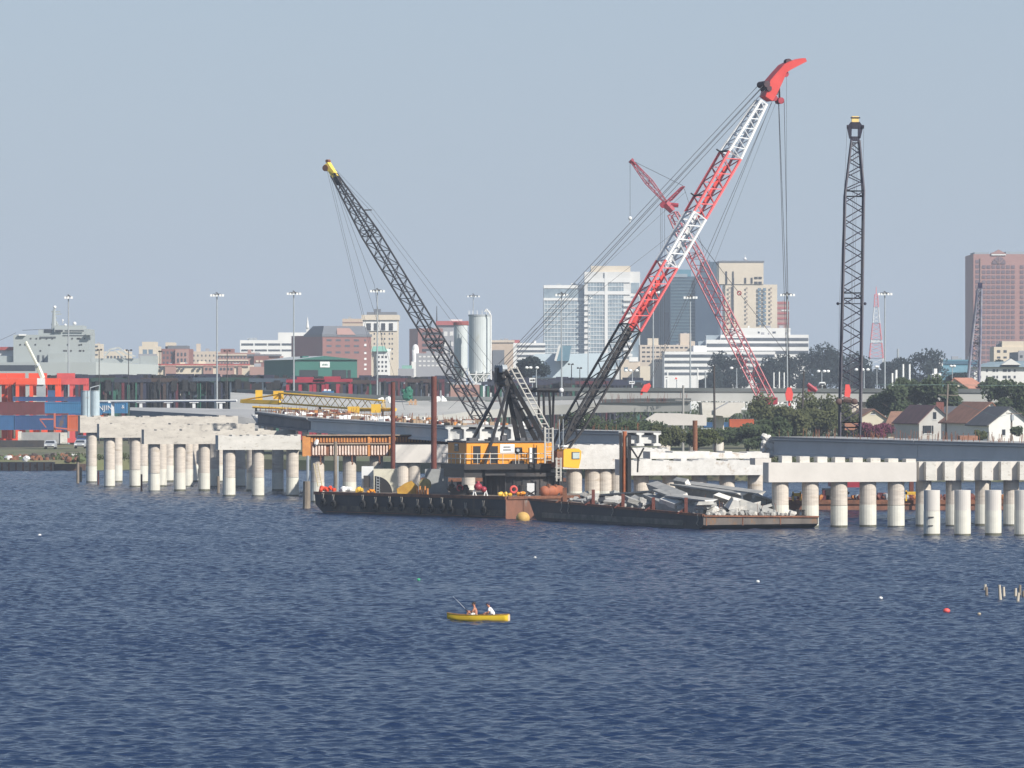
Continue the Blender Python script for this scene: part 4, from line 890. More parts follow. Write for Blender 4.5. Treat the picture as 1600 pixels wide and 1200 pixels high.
for o in (-2.3, 1.3):
    m = MB(); m.obox(B0 - fk * 4.5 + sk * o + UP * 1.72, fk * 6.5, sk * 1.0, UP * 1.2); m.build('track', black, t)
m = MB(); m.box(B0.x - 9, B0.x + 9, B0.y - 6, B0.y + 6, -.8, 1.7); t = thing('work_barge', 'flat dark work barge under the left lattice crane', 'barge', (B0.x, B0.y, 0)); m.build('hull', hull_m, t)
m = MB(); m.box(B0.x - 9.1, B0.x + 9.1, B0.y - 6.1, B0.y - 6.0, 1.3, 1.75); m.build('rub_rail', rust, t)

# upright dark crane on the right, seen end-on, standing on a rusty barge with gear
Zr = 531.0; rb = thing('equipment_barge', 'rusty red-brown barge seen between the columns on the right', 'barge', (X(1400, 535), 538, 0))
m = MB(); m.box(X(1228, 528), X(1700, 528), 528, 546, -.8, .95); m.build('hull', hull_r, rb); m = MB(); m.box(X(1228, 528), X(1700, 528), 527.85, 527.99, .6, 1.05); m.build('rub_rail', rust, rb)
t = thing('upright_crane', 'dark lattice crane boom seen end-on with a yellow tip box and red hook block inside', 'crane', (X(1328, Zr), Zr, .95))
ft, tp_ = P(1327, 715, Zr), P(1336.5, 214, Zr + 11); sd = V((1, 0, 0)); bd_ = (tp_ - ft).normalized(); bu_ = sd.cross(bd_).normalized()
def br(f): return ft.lerp(tp_, f)
for f0, f1, w0, w1, n in ((0, .1, (1.95, .5), (2.1, 1.7), 2), (.1, .5, (2.15, 1.7), (2.05, 1.7), 11), (.5, .82, (2.05, 1.7), (1.95, 1.65), 9), (.82, .985, (1.95, 1.65), (.85, .75), 7)):
    m = MB(); m.lattice(br(f0), br(f1), sd, bu_, w0, w1, n, .135, .072); m.build('boom_section', M('indigo_black', (.025, .022, .045), (.03, .025, .035), 1, .5), t)
hm = M('indigo_black', (.02, .02, .03)); m = MB(); Zt = tp_.y
def hq(px, y): return P(px, y, Zt)
for poly in ([(1327.5, 216), (1330.5, 216), (1331, 200), (1330, 190), (1324, 198)], [(1341, 216), (1344.5, 216), (1349, 198), (1343, 190), (1341, 200)]):
    pts = [hq(*p) for p in poly]; n = len(pts); m.add(pts + [p + V((0, .9, 0)) for p in pts], [tuple(range(n)), tuple(range(2 * n - 1, n - 1, -1))] + [(k, (k + 1) % n, n + (k + 1) % n, n + k) for k in range(n)])
m.obox(hq(1330, 201), (X(1342, Zt) - X(1330, Zt), 0, 0), (0, .8, 0), (0, 0, .7)); m.obox(hq(1329, 219), (X(1343, Zt) - X(1329, Zt), 0, 0), (0, .8, 0), (0, 0, .4)); m.build('boom_head', hm, t)
m = MB(); m.obox(hq(1331, 191), (X(1342, Zt) - X(1331, Zt), 0, 0), (0, .7, 0), (0, 0, .65)); m.build('tip_box', M('tip_cream', (.9, .66, .25)), t)
m = MB(); m.tube(hq(1329, 184), hq(1344, 184), .07); m.tube(hq(1323, 198), hq(1326, 198), .2); m.tube(hq(1347, 198), hq(1350, 198), .2); m.build('tip_sheave', hm, t)
m = MB()
for a, b in (((1323.5, 200), (1311.5, 478)), ((1311.5, 478), (1310, 625)), ((1349.5, 200), (1346, 478)), ((1346, 478), (1343, 650)), ((1334, 215), (1328, 606)), ((1337, 215), (1329, 606)), ((1340, 215), (1332, 606))): m.tube(P(*a, Zt - (a[1] - 200) * .02), P(*b, Zr - .3 + (0 if b[1] > 500 else 4)), .02, n=4)
m.build('ropes', cable_m, t)
m = MB(); q = br(.475); m.tube(q - V((1.5, 0, 0)), q + V((1.4, 0, 0)), .05); m.ball(q - V((1.5, 0, 0)), .16); m.ball(q + V((1.35, 0, 0)), .16); m.build('rope_guide', hm, t)
m = MB(); q = P(1324, 612, Zr - .4); m.prism([(-.3, -.5), (.25, -.6), (.38, .1), (.2, .75), (-.2, .75)], q, V((1, 0, 0)), UP, V((0, .5, 0))); m.build('hook_block', redp, t)
m = MB(); q = P(1324, 626, Zr - .5)
for o in (-.85, .75): m.ball(q + V((o, .2, -.1)), .36, (1, .6, .9))
m.tube(q + V((-.4, .2, .1)), q + V((.4, .2, .0)), .28); m.build('wire_drum', M('drum_brown', (.12, .07, .06)), t)
q = V((X(1328, Zr), Zr, 0)); m = MB(); m.box(q.x - 1.9, q.x + 1.9, Zr - .8, Zr + 6, 2.3, 4.8); m.build('house', redd, t)
for o in (-2.6, 1.5): m = MB(); m.box(q.x + o, q.x + o + 1.1, Zr - 2, Zr + 5, .97, 2.1); m.build('track', black, t)
for px0, px1, y0, y1, Z, mt, nm, l in ((1238, 1252, 770, 778, 527, yellow, 'guard_rail', 'yellow frame bars on the rusty barge between columns'), (1284, 1296, 766, 782, 529, maroon, 'winch', 'dark red winch between two columns on the right'), (1370, 1382, 770, 790, 530, maroon, 'winch', 'dark red engine housing right of the second lit column'), (1415, 1440, 768, 775, 527, yellow, 'guard_rail', 'yellow railing between the last column and the blocks'), (1420, 1430, 748, 790, 533, rust_red, 'steel_column', 'upright rust red column below the girder joint'), (1300, 1328, 748, 778, 536, conc_new, 'stair', 'pale sloping stair on the rusty barge'), (1462, 1472, 775, 790, 530, maroon, 'winch', 'small maroon machine behind the leftmost cut pile')):
    t = thing(nm, l, nm.replace('_', ' '), (X((px0 + px1) / 2, Z), Z, .95)); m = MB(); za, zb = ZZ(y0, Z), ZZ(y1, Z); a, b = X(px0, Z), X(px1, Z)
    if nm == 'guard_rail':
        for zz in (za - .1, (za + zb) / 2): m.box(a, b, Z, Z + .15, zz - .08, zz + .08)
        for x in (a, b - .15): m.box(x, x + .15, Z, Z + .15, .95, za + .12)
    elif nm == 'stair': m.hexa([(a, Z, zb + 1), (a + 1.2, Z, zb), (a + 1.2, Z + 1, zb), (a, Z + 1, zb + 1), (a, Z, za + .2), (b, Z, zb + .5), (b, Z + 1, zb + .5), (a, Z + 1, za + .2)])
    else: m.box(a, b, Z, Z + 1.2, .95, (za + zb) / 2); m.box(a + .1, b - .15, Z + .1, Z + 1, (za + zb) / 2, za)
    m.build('body', mt, t)
m = MB(); rr = random.Random(12)
for k in range(90): p = V((rr.uniform(X(1230, 528), X(1600, 528)), rr.uniform(528.3, 531), 1.0)); m.m = rr.choice((0, 0, 1, 2)); m.rock(p + UP * .3, rr.uniform(.15, .45), rr)
tag(m.build('deck_clutter', [rust_red, rust_or, galv]), 'clutter of rusty gear on the equipment barge', kind='stuff')
# ------------------------------------------------------------------ viaduct and ramp behind the bridge
def ribbon(mb, pts, top=True):
    # pts: (px, y near edge top, y near edge bottom, y far edge top, Z near, Z far)
    rows = [[P(px, yb, zn), P(px, yt, zn), P(px, yf, zf), P(px, yf, zf) - V((0, 0, P(px, yt, zn).z - P(px, yb, zn).z))] for px, yt, yb, yf, zn, zf in pts]
    n = len(rows); vs = [v for r in rows for v in r]
    fs = [(i * 4 + j, (i + 1) * 4 + j, (i + 1) * 4 + (j + 1) % 4, i * 4 + (j + 1) % 4) for i in range(n - 1) for j in range(4)]
    return mb.add(vs, fs + [(3, 2, 1, 0), tuple((n - 1) * 4 + j for j in range(4))])
t = thing('viaduct', 'long straight grey road viaduct running behind the trees on the right', 'viaduct', P(1150, 620, 905))
m = MB(); ribbon(m, [(905, 611, 623, 611, 900, 915), (1000, 611.5, 625.5, 611, 900, 915), (1200, 612, 628, 611, 900, 915), (1420, 613, 628, 612, 900, 915), (1700, 614, 630, 612, 900, 915)]); m.build('deck', M('viaduct_concrete', (.42, .42, .40), (.35, .35, .34), .08, .9), t)
m = MB(); ribbon(m, [(880, 605.5, 610.8, 606, 899.7, 900.2), (1200, 606.5, 611.8, 606.5, 899.7, 900.2), (1700, 608, 613.8, 608, 899.7, 900.2)]); m.build('parapet', M('dark_parapet', (.13, .14, .14), (.09, .1, .1), .1, .8), t)
for px in (905, 1120, 1330, 1560):
    m = MB(); xc = X(px, 906); zt = ZZ(628.5, 906)
    if px == 1120:
        m.prism([(-3.0, -2.6), (1.6, -2.6), (4.4, -.6), (4.4, -.0), (4.4, 0.0), (-3.2, 0.0)], V((xc, 892, zt)), V((1, 0, 0)), UP, V((0, 16, 0)))
    else: m.box(xc - 4, xc + 4, 901, 914, zt - 1.5, zt)
    m.build('pier_cap', conc, t); m = MB(); m.tube((xc, 900, 0), (xc, 900, zt - .3), 1.0, n=14); m.build('pier_column', conc_col, t)
m = MB(); m.prism([(X(a_, 880), ZZ(b_, 880)) for a_, b_ in ((1115, 649), (1130, 650), (1146, 646), (1158, 645), (1158, 629), (1139, 629), (1115, 642))], V((0, 880, 0)), V((1, 0, 0)), UP, V((0, 9, 0)))
m.tube((X(1122, 884), 884, 0), P(1122, 649, 884), .85, n=14); one(m, 'hammerhead_pier', conc_new, 'tall pale hammerhead pier below the viaduct beside the leaning dark pole', 'pier')
rmp = M('ramp_concrete', (.44, .43, .40), (.36, .36, .34), .08, .9)
t = thing('ramp', 'lower concrete ramp bridge curving down from behind the crane to the left', 'ramp', P(800, 640, 830))
m = MB(); ribbon(m, [(1078, 628.5, 643, 625, 830, 841), (1000, 628.5, 643.5, 624, 833, 844), (930, 630, 645, 624, 835, 847), (850, 634, 648.5, 626, 836, 850), (780, 639, 652.5, 627.5, 834, 850), (725, 644, 655, 627, 830, 850), (690, 648.5, 656, 626, 826, 852), (640, 650, 657, 626, 822, 855), (560, 646, 656, 624, 824, 860), (470, 642, 652, 619, 830, 866), (360, 641, 650, 613, 840, 880)]); m.build('deck', rmp, t)
m = MB(); ribbon(m, [(1080, 622.5, 627.9, 622.5, 829.6, 830.2), (1000, 622.5, 627.9, 622.5, 832.6, 833.2), (940, 624, 629.5, 624, 834.5, 835.2)]); m.build('parapet', M('dark_parapet', (.1, .1, .1)), t)
m = MB(); ribbon(m, [(940, 618.5, 623.5, 618, 847.5, 848.2), (850, 620, 625.5, 620, 850.3, 851), (725, 620.5, 626.5, 620, 850.5, 851.2), (640, 619, 625.5, 619, 855.5, 856), (560, 616, 623.5, 616, 860.5, 861), (470, 611.5, 618.5, 611, 866.5, 867), (370, 608, 612.5, 608, 880.5, 881)]); m.build('far_parapet', M('grey_parapet', (.26, .27, .26), (.19, .2, .2), .1, .9), t)
for px, Z in ((1040, 838), (880, 842), (720, 838), (520, 846)):
    m = MB(); m.tube((X(px, Z), Z, 0), P(px, 650, Z), .8, n=12); m.build('pier_column', conc_col, t)
m = MB(); rr = random.Random(31)
for k in range(46): px = rr.uniform(940, 1075); p = P(px, 628, 831); m.tube(p - UP * .1, p + V((rr.uniform(-.2, .2), 0, rr.uniform(.5, 1.6))), .035, n=4)
tag(m.build('rebar', rust_red, t), None, kind='stuff')
# bent cap standing alone in the middle, grey approach slab at the left
t = thing('pier_cap_beam', 'pale angular concrete cap beam standing alone in the scrub left of the hammerhead pier', 'pier cap', P(1060, 655, 700))
m = MB(); m.prism([(X(1009, 700), ZZ(655, 700)), (X(1022, 700), ZZ(664, 700)), (X(1104, 700), ZZ(665, 700)), (X(1104, 700), ZZ(649, 700)), (X(1062, 700), ZZ(646, 700)), (X(1024, 700), ZZ(645.5, 700))], (0, 700, 0), (1, 0, 0), UP, (0, 2.4, 0)); m.build('beam', conc_new, t)
for px in (1034, 1083): m = MB(); m.tube((X(px, 701), 701.2, 0), P(px, 664, 701.2), .6, n=12); m.build('column', conc_col, t)
m = MB(); ribbon(m, [(203, 641, 650, 636.5, 700, 712), (300, 646, 655, 637.5, 690, 706), (398, 652, 668, 640, 680, 700)]); one(m, 'approach_slab', M('slab_grey', (.36, .36, .355), (.3, .3, .3), .15, .9), 'flat grey concrete approach slab between the left bents and the yellow truss', 'slab')
m = MB(); m.hexa([P(372, 680, 655), P(405, 670, 655), P(405, 670, 660), P(372, 680, 660), P(372, 650, 655), P(398, 655, 655), P(398, 652, 660), P(372, 648, 660)]); one(m, 'abutment_block', conc_grey, 'grey concrete abutment block under the bow shaped girder end', 'block')
m = MB(); m.tube((X(394, 650), 650, 0), P(394, 667, 650), .5, n=12); one(m, 'stub_column', conc_grey, 'short grey round column in front of the abutment block', 'column')
# white pipe rail on the left
t = thing('pipe_barrier', 'white pipe barrier on white posts in front of the dark straddle carriers', 'barrier', P(260, 630, 745))
m = MB(); m.tube(P(155, 627.5, 745), P(370, 626, 735), .17, n=8); m.build('rail', white, t)
for px in (176, 220, 263, 303, 345): m = MB(); m.pbox(px - 7, px + 7, 626.5, 629.5, 744, .6); m.pbox(px - 2.3, px + 2.3, 629.5, 660, 744.1, .4); m.build('post', white, t)

# ------------------------------------------------------------------ container terminal on the left
def container(label, px0, px1, y0, y1, Z, mat, group='shipping containers stacked on the left', ribs=True):
    t = thing('shipping_container', label, 'container', P((px0 + px1) / 2, y1, Z), group); m = MB(); x0, x1, z0, z1 = X(px0, Z), X(px1, Z), ZZ(y1, Z) + .03, ZZ(y0, Z)
    m.box(x0, x1, Z, Z + 2.4, z0, z1); m.build('body', mat, t); m = MB(); n = max(6, int((x1 - x0) / .32))
    for k in range(n): x = x0 + .1 + (x1 - x0 - .3) * k / n; m.box(x, x + .13, Z - .04, Z - .005, z0 + .16, z1 - .14)
    m.build('corrugated_side', mat, t); m = MB(); m.box(x0 - .01, x0 + .14, Z - .07, Z - .045, z0, z1); m.box(x1 - .14, x1 + .01, Z - .07, Z - .045, z0, z1); m.box(x0 + .14, x1 - .14, Z - .07, Z - .045, z1 - .13, z1); m.box(x0 + .14, x1 - .14, Z - .07, Z - .045, z0, z0 + .14); m.build('corner_frame', mat, t)
    return t, x0, x1, z0, z1
cm = M('container_maroon', (.16, .035, .04), (.12, .03, .032), .5, .7, c3=(.15, .10, .085), s3=.45, stretch=(1, 1, .5)); cb = M('container_blue', (.035, .13, .30), (.03, .1, .24), .5, .7, c3=(.15, .10, .085), s3=.45, stretch=(1, 1, .5)); cbl = M('container_dark_blue', (.03, .08, .22), (.025, .07, .18), .5, .7, c3=(.15, .10, .085), s3=.45, stretch=(1, 1, .5)); co = M('container_orange', (.60, .13, .04), (.5, .1, .035), .5, .7, c3=(.15, .10, .085), s3=.45, stretch=(1, 1, .5))
container('long maroon container at the left edge, upper row', -20, 105.5, 628, 648.5, 900, cm)
container('blue container end peeking out right of the maroon one', 106, 158, 626.5, 648.5, 905, cb)
container('blue container with pale marks under the maroon one, leftmost', -20, 22, 649, 672, 900, cb)
container('long blue container under the right part of the maroon one', 23, 104.5, 649, 672, 900, cbl)
container('orange container below the blue one next to the concrete bent', 105.5, 160, 649, 674, 900, co)
container('dark blue container lying flat on top behind the maroon one', 20, 127, 620, 627, 915, cbl)
t, x0, x1, z0, z1 = container('blue container with white lettering right of the two tanks', 70, 198, 628.5, 646, 760, M('container_sky_blue', (.05, .19, .36), (.045, .16, .3), .5, .65))
def text(s, loc, size, mat, parent, name='lettering', ext=.01):
    cu = bpy.data.curves.new(name, 'FONT'); cu.body = s; cu.size = size; cu.extrude = ext; cu.materials.append(mat); tmp = bpy.data.objects.new('tmp', cu); SC.collection.objects.link(tmp); bpy.context.view_layer.update()
    me = bpy.data.meshes.new_from_object(tmp.evaluated_get(bpy.context.evaluated_depsgraph_get())); bpy.data.objects.remove(tmp); ob = bpy.data.objects.new(name, me); SC.collection.objects.link(ob)
    if not me.materials: me.materials.append(mat)
    ob.parent = parent; ob.location = V(loc) - ORG[parent.name]; ob.rotation_euler = (math.pi / 2, 0, 0); return ob
q = P(138, 641, 759.9); text('HANJIN', q, 1.05, white, t)
q = P(190, 638, 759.9); text('&', q, .7, white, t)
for px0, px1, y0, y1, c, l in ((1140, 1178, 655, 668, co, 'orange container behind the hammerhead pier'), (1140, 1178, 668, 680, cm, 'dark red container under the orange one behind the hammerhead pier'), (1100, 1138, 660, 668, cb, 'blue container left of the orange one, behind the leaning pole'), (1096, 1136, 669, 678, M('container_white', (.5, .56, .58)), 'white and blue container under the blue one behind the leaning pole')): container(l, px0, px1, y0, y1, 930, c, 'shipping containers behind the hammerhead pier')
for px, r, y0, y1, l in ((134.5, .70, 611, 652, 'light blue stained tank standing on the farthest bent, left of two'), (148.5, .62, 611, 652, 'slimmer light blue tank beside the stained one')):
    t = thing('storage_tank', l, 'tank', P(px, y1, 684), 'two light blue tanks on the farthest bent'); m = MB(); m.tube(P(px, y1 + 3, 684), P(px, y0, 684), r, n=18); m.build('shell', M('tank_blue', (.46, .56, .60), (.38, .46, .49), .5, .6, c3=(.3, .27, .24), s3=1.3), t)
    m = MB(); m.tube(P(px, y0, 684), P(px, y0 - .9, 684), r * 1.06, n=18); m.build('lid', M('tank_lid', (.4, .46, .48)), t)
m = MB(); m.path([P(141, 648, 683), P(141, 606, 683)], .05); m.path([P(141, 606, 683), P(155, 602, 684), P(155, 612, 684)], .06); one(m, 'pipe', galv, 'thin grey pipe rising between the two light blue tanks', 'pipe')

def carrier(label, px, Z, mat, w=4.6, L=8.6, h=None, ytop=None, rz=0.0, gap_mat=None):
    z1 = ZZ(ytop, Z) if ytop else h; z0 = 1.6; c = V((X(px, Z), Z, z0)); t = thing('straddle_carrier', label, 'straddle carrier', c, None); hb = .6 if mat is redd or mat is redp else 1.2
    for sx in (-1, 1):
        m = MB()
        for sy in (-1, -.3, .3, 1): m.box(c.x + sx * L / 2 * abs(sy) * (1 if sy > 0 else -1) * sx - .32, c.x + sx * L / 2 * abs(sy) * (1 if sy > 0 else -1) * sx + .32, Z + (sx * w / 2) - .25, Z + (sx * w / 2) + .25, z0 + .9, z1 - 1.0)
        m.box(c.x - L / 2 - .5, c.x + L / 2 + .5, Z + sx * w / 2 - .35, Z + sx * w / 2 + .35, z0 + .35, z0 + 1.15); m.box(c.x - L / 2 - .3, c.x + L / 2 + .3, Z + sx * w / 2 - .4, Z + sx * w / 2 + .4, z1 - hb, z1); m.build('side_frame', mat, t)
        for k in range(4):
            m = MB(); x = c.x - L / 2 + L * k / 3; m.tube((x, Z + sx * w / 2 - .2, z0 + .55), (x, Z + sx * w / 2 + .2, z0 + .55), .55, n=12); m.build('wheel', rubber, t)
    m = MB(); m.box(c.x - L / 2, c.x - L / 2 + .7, Z - w / 2, Z + w / 2, z1 - .9, z1 - .15); m.box(c.x + L / 2 - .7, c.x + L / 2, Z - w / 2, Z + w / 2, z1 - .9, z1 - .15); m.box(c.x - 1.7, c.x + 1.5, Z - 1.4, Z + 1.4, z1 + .02, z1 + hb * .8); m.build('engine_deck', mat, t)
    m = MB(); m.box(c.x - L / 2 + 1.0, c.x + L / 2 - 1, Z - 1.2, Z + 1.2, z1 - 5.2, z1 - 4.7); m.build('spreader', dark, t)
    m = MB(); m.box(c.x - L / 2 - 1.0, c.x - L / 2 + .2, Z - w / 2 + .1, Z - w / 2 + 1.5, z1 - 3.4, z1 - 1.3); m.build('cab', glass_d, t)
    return t
for px, l in ((-2, 'orange straddle carrier cut off by the left edge'), (26, 'orange straddle carrier left of the white mobile boom'), (60, 'orange straddle carrier behind the white mobile boom'), (104, 'orange straddle carrier at the right end of the orange row')):
    carrier(l, px, 960 + (px % 5) * 2, orange_s if px != 104 else M('pinkish_red_paint', (.62, .09, .085), (.5, .07, .07)), ytop=591, L=7.4)['group'] = 'orange straddle carriers'
carrier('bright red straddle carrier right of the mast in front of the green warehouse', 478, 1010, redd, ytop=593, L=7)['group'] = 'red straddle carriers'
carrier('bright red straddle carrier in front of the right warehouse door', 520, 1010, redd, ytop=592, L=7)['group'] = 'red straddle carriers'
m = MB(); m.pbox(44, 58, 618, 640, 958, 2.4); one(m, 'shipping_container', M('container_cream', (.6, .58, .46)), 'cream container carried below the orange straddle carriers', 'container', 'shipping containers stacked on the left')
m = MB(); m.pbox(64, 90, 610, 640, 966, 2.4); one(m, 'shipping_container', cb, 'dull blue container between the orange carrier legs', 'container', 'shipping containers stacked on the left')
# the dark mass: many straddle carriers parked side by side (meshes shared, one per colour)
def carrier_mesh(mat, seed):
    m = MB(); rr = random.Random(seed); w, L, h = 4.4, 7.5, 13.2; pal = [mat, rubber, glass_d, navy, maroon, green_s, brown_s, M('pale_grey_steel', (.22, .23, .24))]
    for sx in (-1, 1):
        for k in range(6):
            m.m = rr.choice((0, 0, 0, 3, 3, 4, 5, 6, 1, 1)) if rr.random() < .95 else 7
            x = -L / 2 + L * k / 5 + rr.uniform(-.35, .35); r = rr.uniform(.16, .34); m.box(x - r, x + r, sx * w / 2 - .25, sx * w / 2 + .25, .9, h - .7 - rr.uniform(0, .8))
        m.m = 0; m.box(-L / 2 - .5, L / 2 + .5, sx * w / 2 - .3, sx * w / 2 + .3, .3, 1.1); m.box(-L / 2, L / 2, sx * w / 2 - .35, sx * w / 2 + .35, h - .9, h - .1); m.box(-L / 2, L / 2, sx * w / 2 - .2, sx * w / 2 + .2, h - 5, h - 4.6)
        m.m = 1
        for k in range(4): x = -L / 2 + L * k / 3; m.tube((x, sx * w / 2 - .2, .5), (x, sx * w / 2 + .2, .5), .55, n=8)
        for k in range(3): x = rr.uniform(-L / 2, L / 2 - .8); m.box(x, x + rr.uniform(.4, 1.2), sx * w / 2 - .6, sx * w / 2 - .36, h - rr.uniform(2.2, 3), h - rr.uniform(.4, 1.2))
    m.m = rr.choice((1, 3)); m.box(-L / 2, -L / 2 + .8, -w / 2, w / 2, h - 1.2, h - .2); m.box(L / 2 - .8, L / 2, -w / 2, w / 2, h - 1.2, h - .2); m.box(-1.6, 1.2, -1.3, 1.3, h - .1, h + rr.uniform(.2, .7))
    for k in range(4): x = rr.uniform(-L / 2, L / 2 - .8); m.box(x, x + rr.uniform(.3, 1), -w / 2 - .3, 0, h - .1, h + rr.uniform(.1, .6))
    m.m = rr.choice((0, 3, 6, 1)); m.box(-L / 2 + 1, L / 2 - 1, -1.2, 1.2, rr.uniform(5, 8), rr.uniform(8.2, 9.8))
    m.m = 2; m.box(-L / 2 - 1, -L / 2 + .2, -w / 2, -w / 2 + 1.4, h - 3.6, h - 1.4)
    return m.build('straddle_carrier', pal)
cols = [('dark navy', navy), ('dark navy', M('navy_steel2', (.03, .035, .05), (.025, .028, .05), .3, .6)), ('dark maroon', maroon), ('dark green', M('deep_green_steel', (.02, .055, .042))), ('dark brown', brown_s), ('blue grey', M('slate_steel', (.07, .10, .13), (.05, .07, .1), .3, .6))]
protos = [(n_, carrier_mesh(mt, i)) for i, (n_, mt) in enumerate(cols)]; used = set(); rr = random.Random(14)
def park(px, Z, ytop, ci):
    n_, o = protos[ci]; loc = V((X(px, Z), Z, 1.6)); sc = (ZZ(ytop, Z) - 1.6) / 14.0
    if ci not in used: used.add(ci); r = o
    else: r = o.copy(); SC.collection.objects.link(r)
    r.location = loc; r.scale = (1, 1, sc); r.rotation_euler = (0, 0, rr.choice((0, 0, math.pi, .06)))
    tag(r, n_ + ' straddle carrier parked in the dense dark row behind the bridge', 'straddle carrier', 'dark straddle carriers parked in rows')
for row, Z in enumerate((1035, 1055, 1080, 1105)):
    px = 88 + row * 11
    while px < 562:
        yt = 584 + rr.uniform(-1.0, 1.5) if px < 430 else 588 + rr.uniform(-2, 2)
        if not (row == 0 and 440 < px < 548): park(px + rr.uniform(-3, 3), Z, yt, rr.choice((0, 0, 1, 1, 1, 2, 3, 4, 4, 5)))
        px += 41
for row, Z in enumerate((1150, 1175, 1200)):
    px = 570 + row * 15
    while px < 1000:
        if not 690 < px < 770: park(px + rr.uniform(-4, 4), Z, 586 + rr.uniform(-1.5, 2) if px < 700 else 590 + rr.uniform(-2, 2), rr.choice((0, 1, 1, 2, 4, 4, 5)))
        px += 44
# white telescopic boom of a mobile crane
t = thing('mobile_crane', 'white mobile crane with a thin white telescopic boom leaning left', 'crane', P(64, 640, 950))
m = MB(); m.tube(P(67, 591, 950), P(58, 570, 950), .48, n=6); m.tube(P(58, 570, 950), P(40, 534, 950), .3, n=6); m.build('boom', M('cream_white', (.75, .75, .62)), t); m = MB(); m.tube(P(60, 573, 949.4), P(57, 570, 949.4), .6, n=6); m.build('boom_collar', galv, t)
m = MB(); m.pbox(58, 69, 591, 601, 949, 2); m.build('cab', white, t); m = MB(); m.pbox(57, 70, 601, 660, 949.3, 2); m.build('carrier_body', galv, t)
# bulkhead and shore at far left
t = thing('bulkhead', 'low rusty concrete bulkhead wall along the shore at the left edge', 'sea wall', P(40, 730, 769))
m = MB(); m.box(X(-60, 769), X(84, 769), 768.6, 771, -1, ZZ(722, 769)); m.build('wall', M('bulkhead_concrete', (.30, .245, .20), (.2, .165, .14), .4, .9, c3=(.16, .09, .06), s3=.9), t)
m = MB(); m.box(X(84, 769), X(133, 769), 769, 771.5, -1, ZZ(725, 769)); m.build('sheet_piles', M('sheet_rust', (.13, .075, .05), (.07, .05, .045), .5, .9), t)
for k in range(9): m = MB(); x = X(-8 + 11 * k, 768.5); m.box(x - .1, x + .1, 768.45, 768.59, -1, ZZ(723, 769)); m.build('rib', rust, t)
m = MB(); rr = random.Random(6)
for k in range(160):
    px = rr.uniform(-20, 128); Zp = rr.uniform(771, 800); m.m = rr.choice((0, 0, 1, 1, 2, 2, 2, 0, 1, 3)); m.rock(V((X(px, Zp), Zp, 1.6)), rr.uniform(.15, .7), rr)
tag(m.build('shore_debris', [rust, brown_s, M('debris_green', (.08, .11, .04)), white]), 'heaps of red earth, scrap and weeds on the left shore', kind='stuff')
m = MB(); m.pbox(-20, 68, 688, 699, 812, 1.2); one(m, 'dark_barrier', dark, 'low black barrier on the shore left of the parked cars', 'barrier')
t = thing('concrete_wall', 'low grey concrete wall on the shore below the containers', 'wall', P(65, 690, 850)); m = MB(); m.pbox(30, 95, 675.5, 693, 850, .8); m.build('wall', conc_grey, t); m = MB(); m.pbox(94, 104, 676, 693, 849.8, 1.6); m.pbox(28, 33, 674, 693, 849.8, 1.6); m.build('end_post', conc, t)
def car(label, px, y, Z, mat, w=1.8):
    c = V((X(px, Z), Z, ZZ(y, Z))); t = thing('parked_car', label, 'car', c, 'cars parked on the left shore'); m = MB()
    prof = [(0, .35), (0, .8), (.95, .95), (1.7, 1.45), (3.3, 1.45), (4.1, .98), (4.4, .9), (4.4, .35)]; n = len(prof)
    def ring(xo, k): return [c + V((xo * (k if z > 1 else 1), y_, z)) for y_, z in prof]
    a, b = ring(-w / 2, .78), ring(w / 2, .78); m.add(a + b, [tuple(range(n)), tuple(range(2 * n - 1, n - 1, -1))] + [(k, n + k, n + (k + 1) % n, (k + 1) % n) for k in range(n)]); m.build('body', mat, t)
    m = MB(); m.add([c + V((s * w * .44 * k, y_ - .03, z)) for s, k, y_, z in ((-1, 1, 1.02, 1.0), (1, 1, 1.02, 1.0), (1, .82, 1.66, 1.40), (-1, .82, 1.66, 1.40))], [(0, 1, 2, 3)]); m.build('windscreen', glass_d, t)
    for sx in (-1, 1):
        m = MB(); m.obox(c + V((sx * .62 - .2, -.02, .6)), (.4, 0, 0), (0, .02, 0), (0, 0, .16)); m.build('headlight', lamp_on, t)
        for yy in (.8, 3.5): m = MB(); m.tube(c + V((sx * w * .48, yy, .33)), c + V((sx * w * .38, yy, .33)), .33, n=12); m.build('wheel', rubber, t)
    m = MB(); m.obox(c + V((-.75, -.04, .36)), (1.5, 0, 0), (0, .05, 0), (0, 0, .18)); m.build('bumper', dark, t)
car('silver car facing the water on the left shore', 77, 702, 838, M('car_silver', (.55, .57, .6), (.5, .52, .55), 1, .3, .3)); car('silver car half hidden by the first concrete column', 124, 701, 846, M('car_silver', (.5, .5, .5)))
car('dark blue car behind the half hidden silver one', 127, 694, 868, cbl)
t = thing('red_gantry', 'thin orange steel frame standing in front of the containers', 'gantry', P(84, 675, 862)); m = MB(); m.tube(P(85.5, 690, 862), P(85.5, 644, 862), .22, n=4); m.tube(P(62, 655, 862), P(85, 655, 862), .15, n=4); m.tube(P(62, 655, 862), P(72, 668, 862), .1, n=4); m.build('mast', M('orange_frame', (.55, .14, .08)), t); m = MB(); m.tube(P(85, 668, 861.7), P(122, 672, 861.7), .14, n=4); m.build('beam', M('orange_frame', (.5, .2, .1)), t)

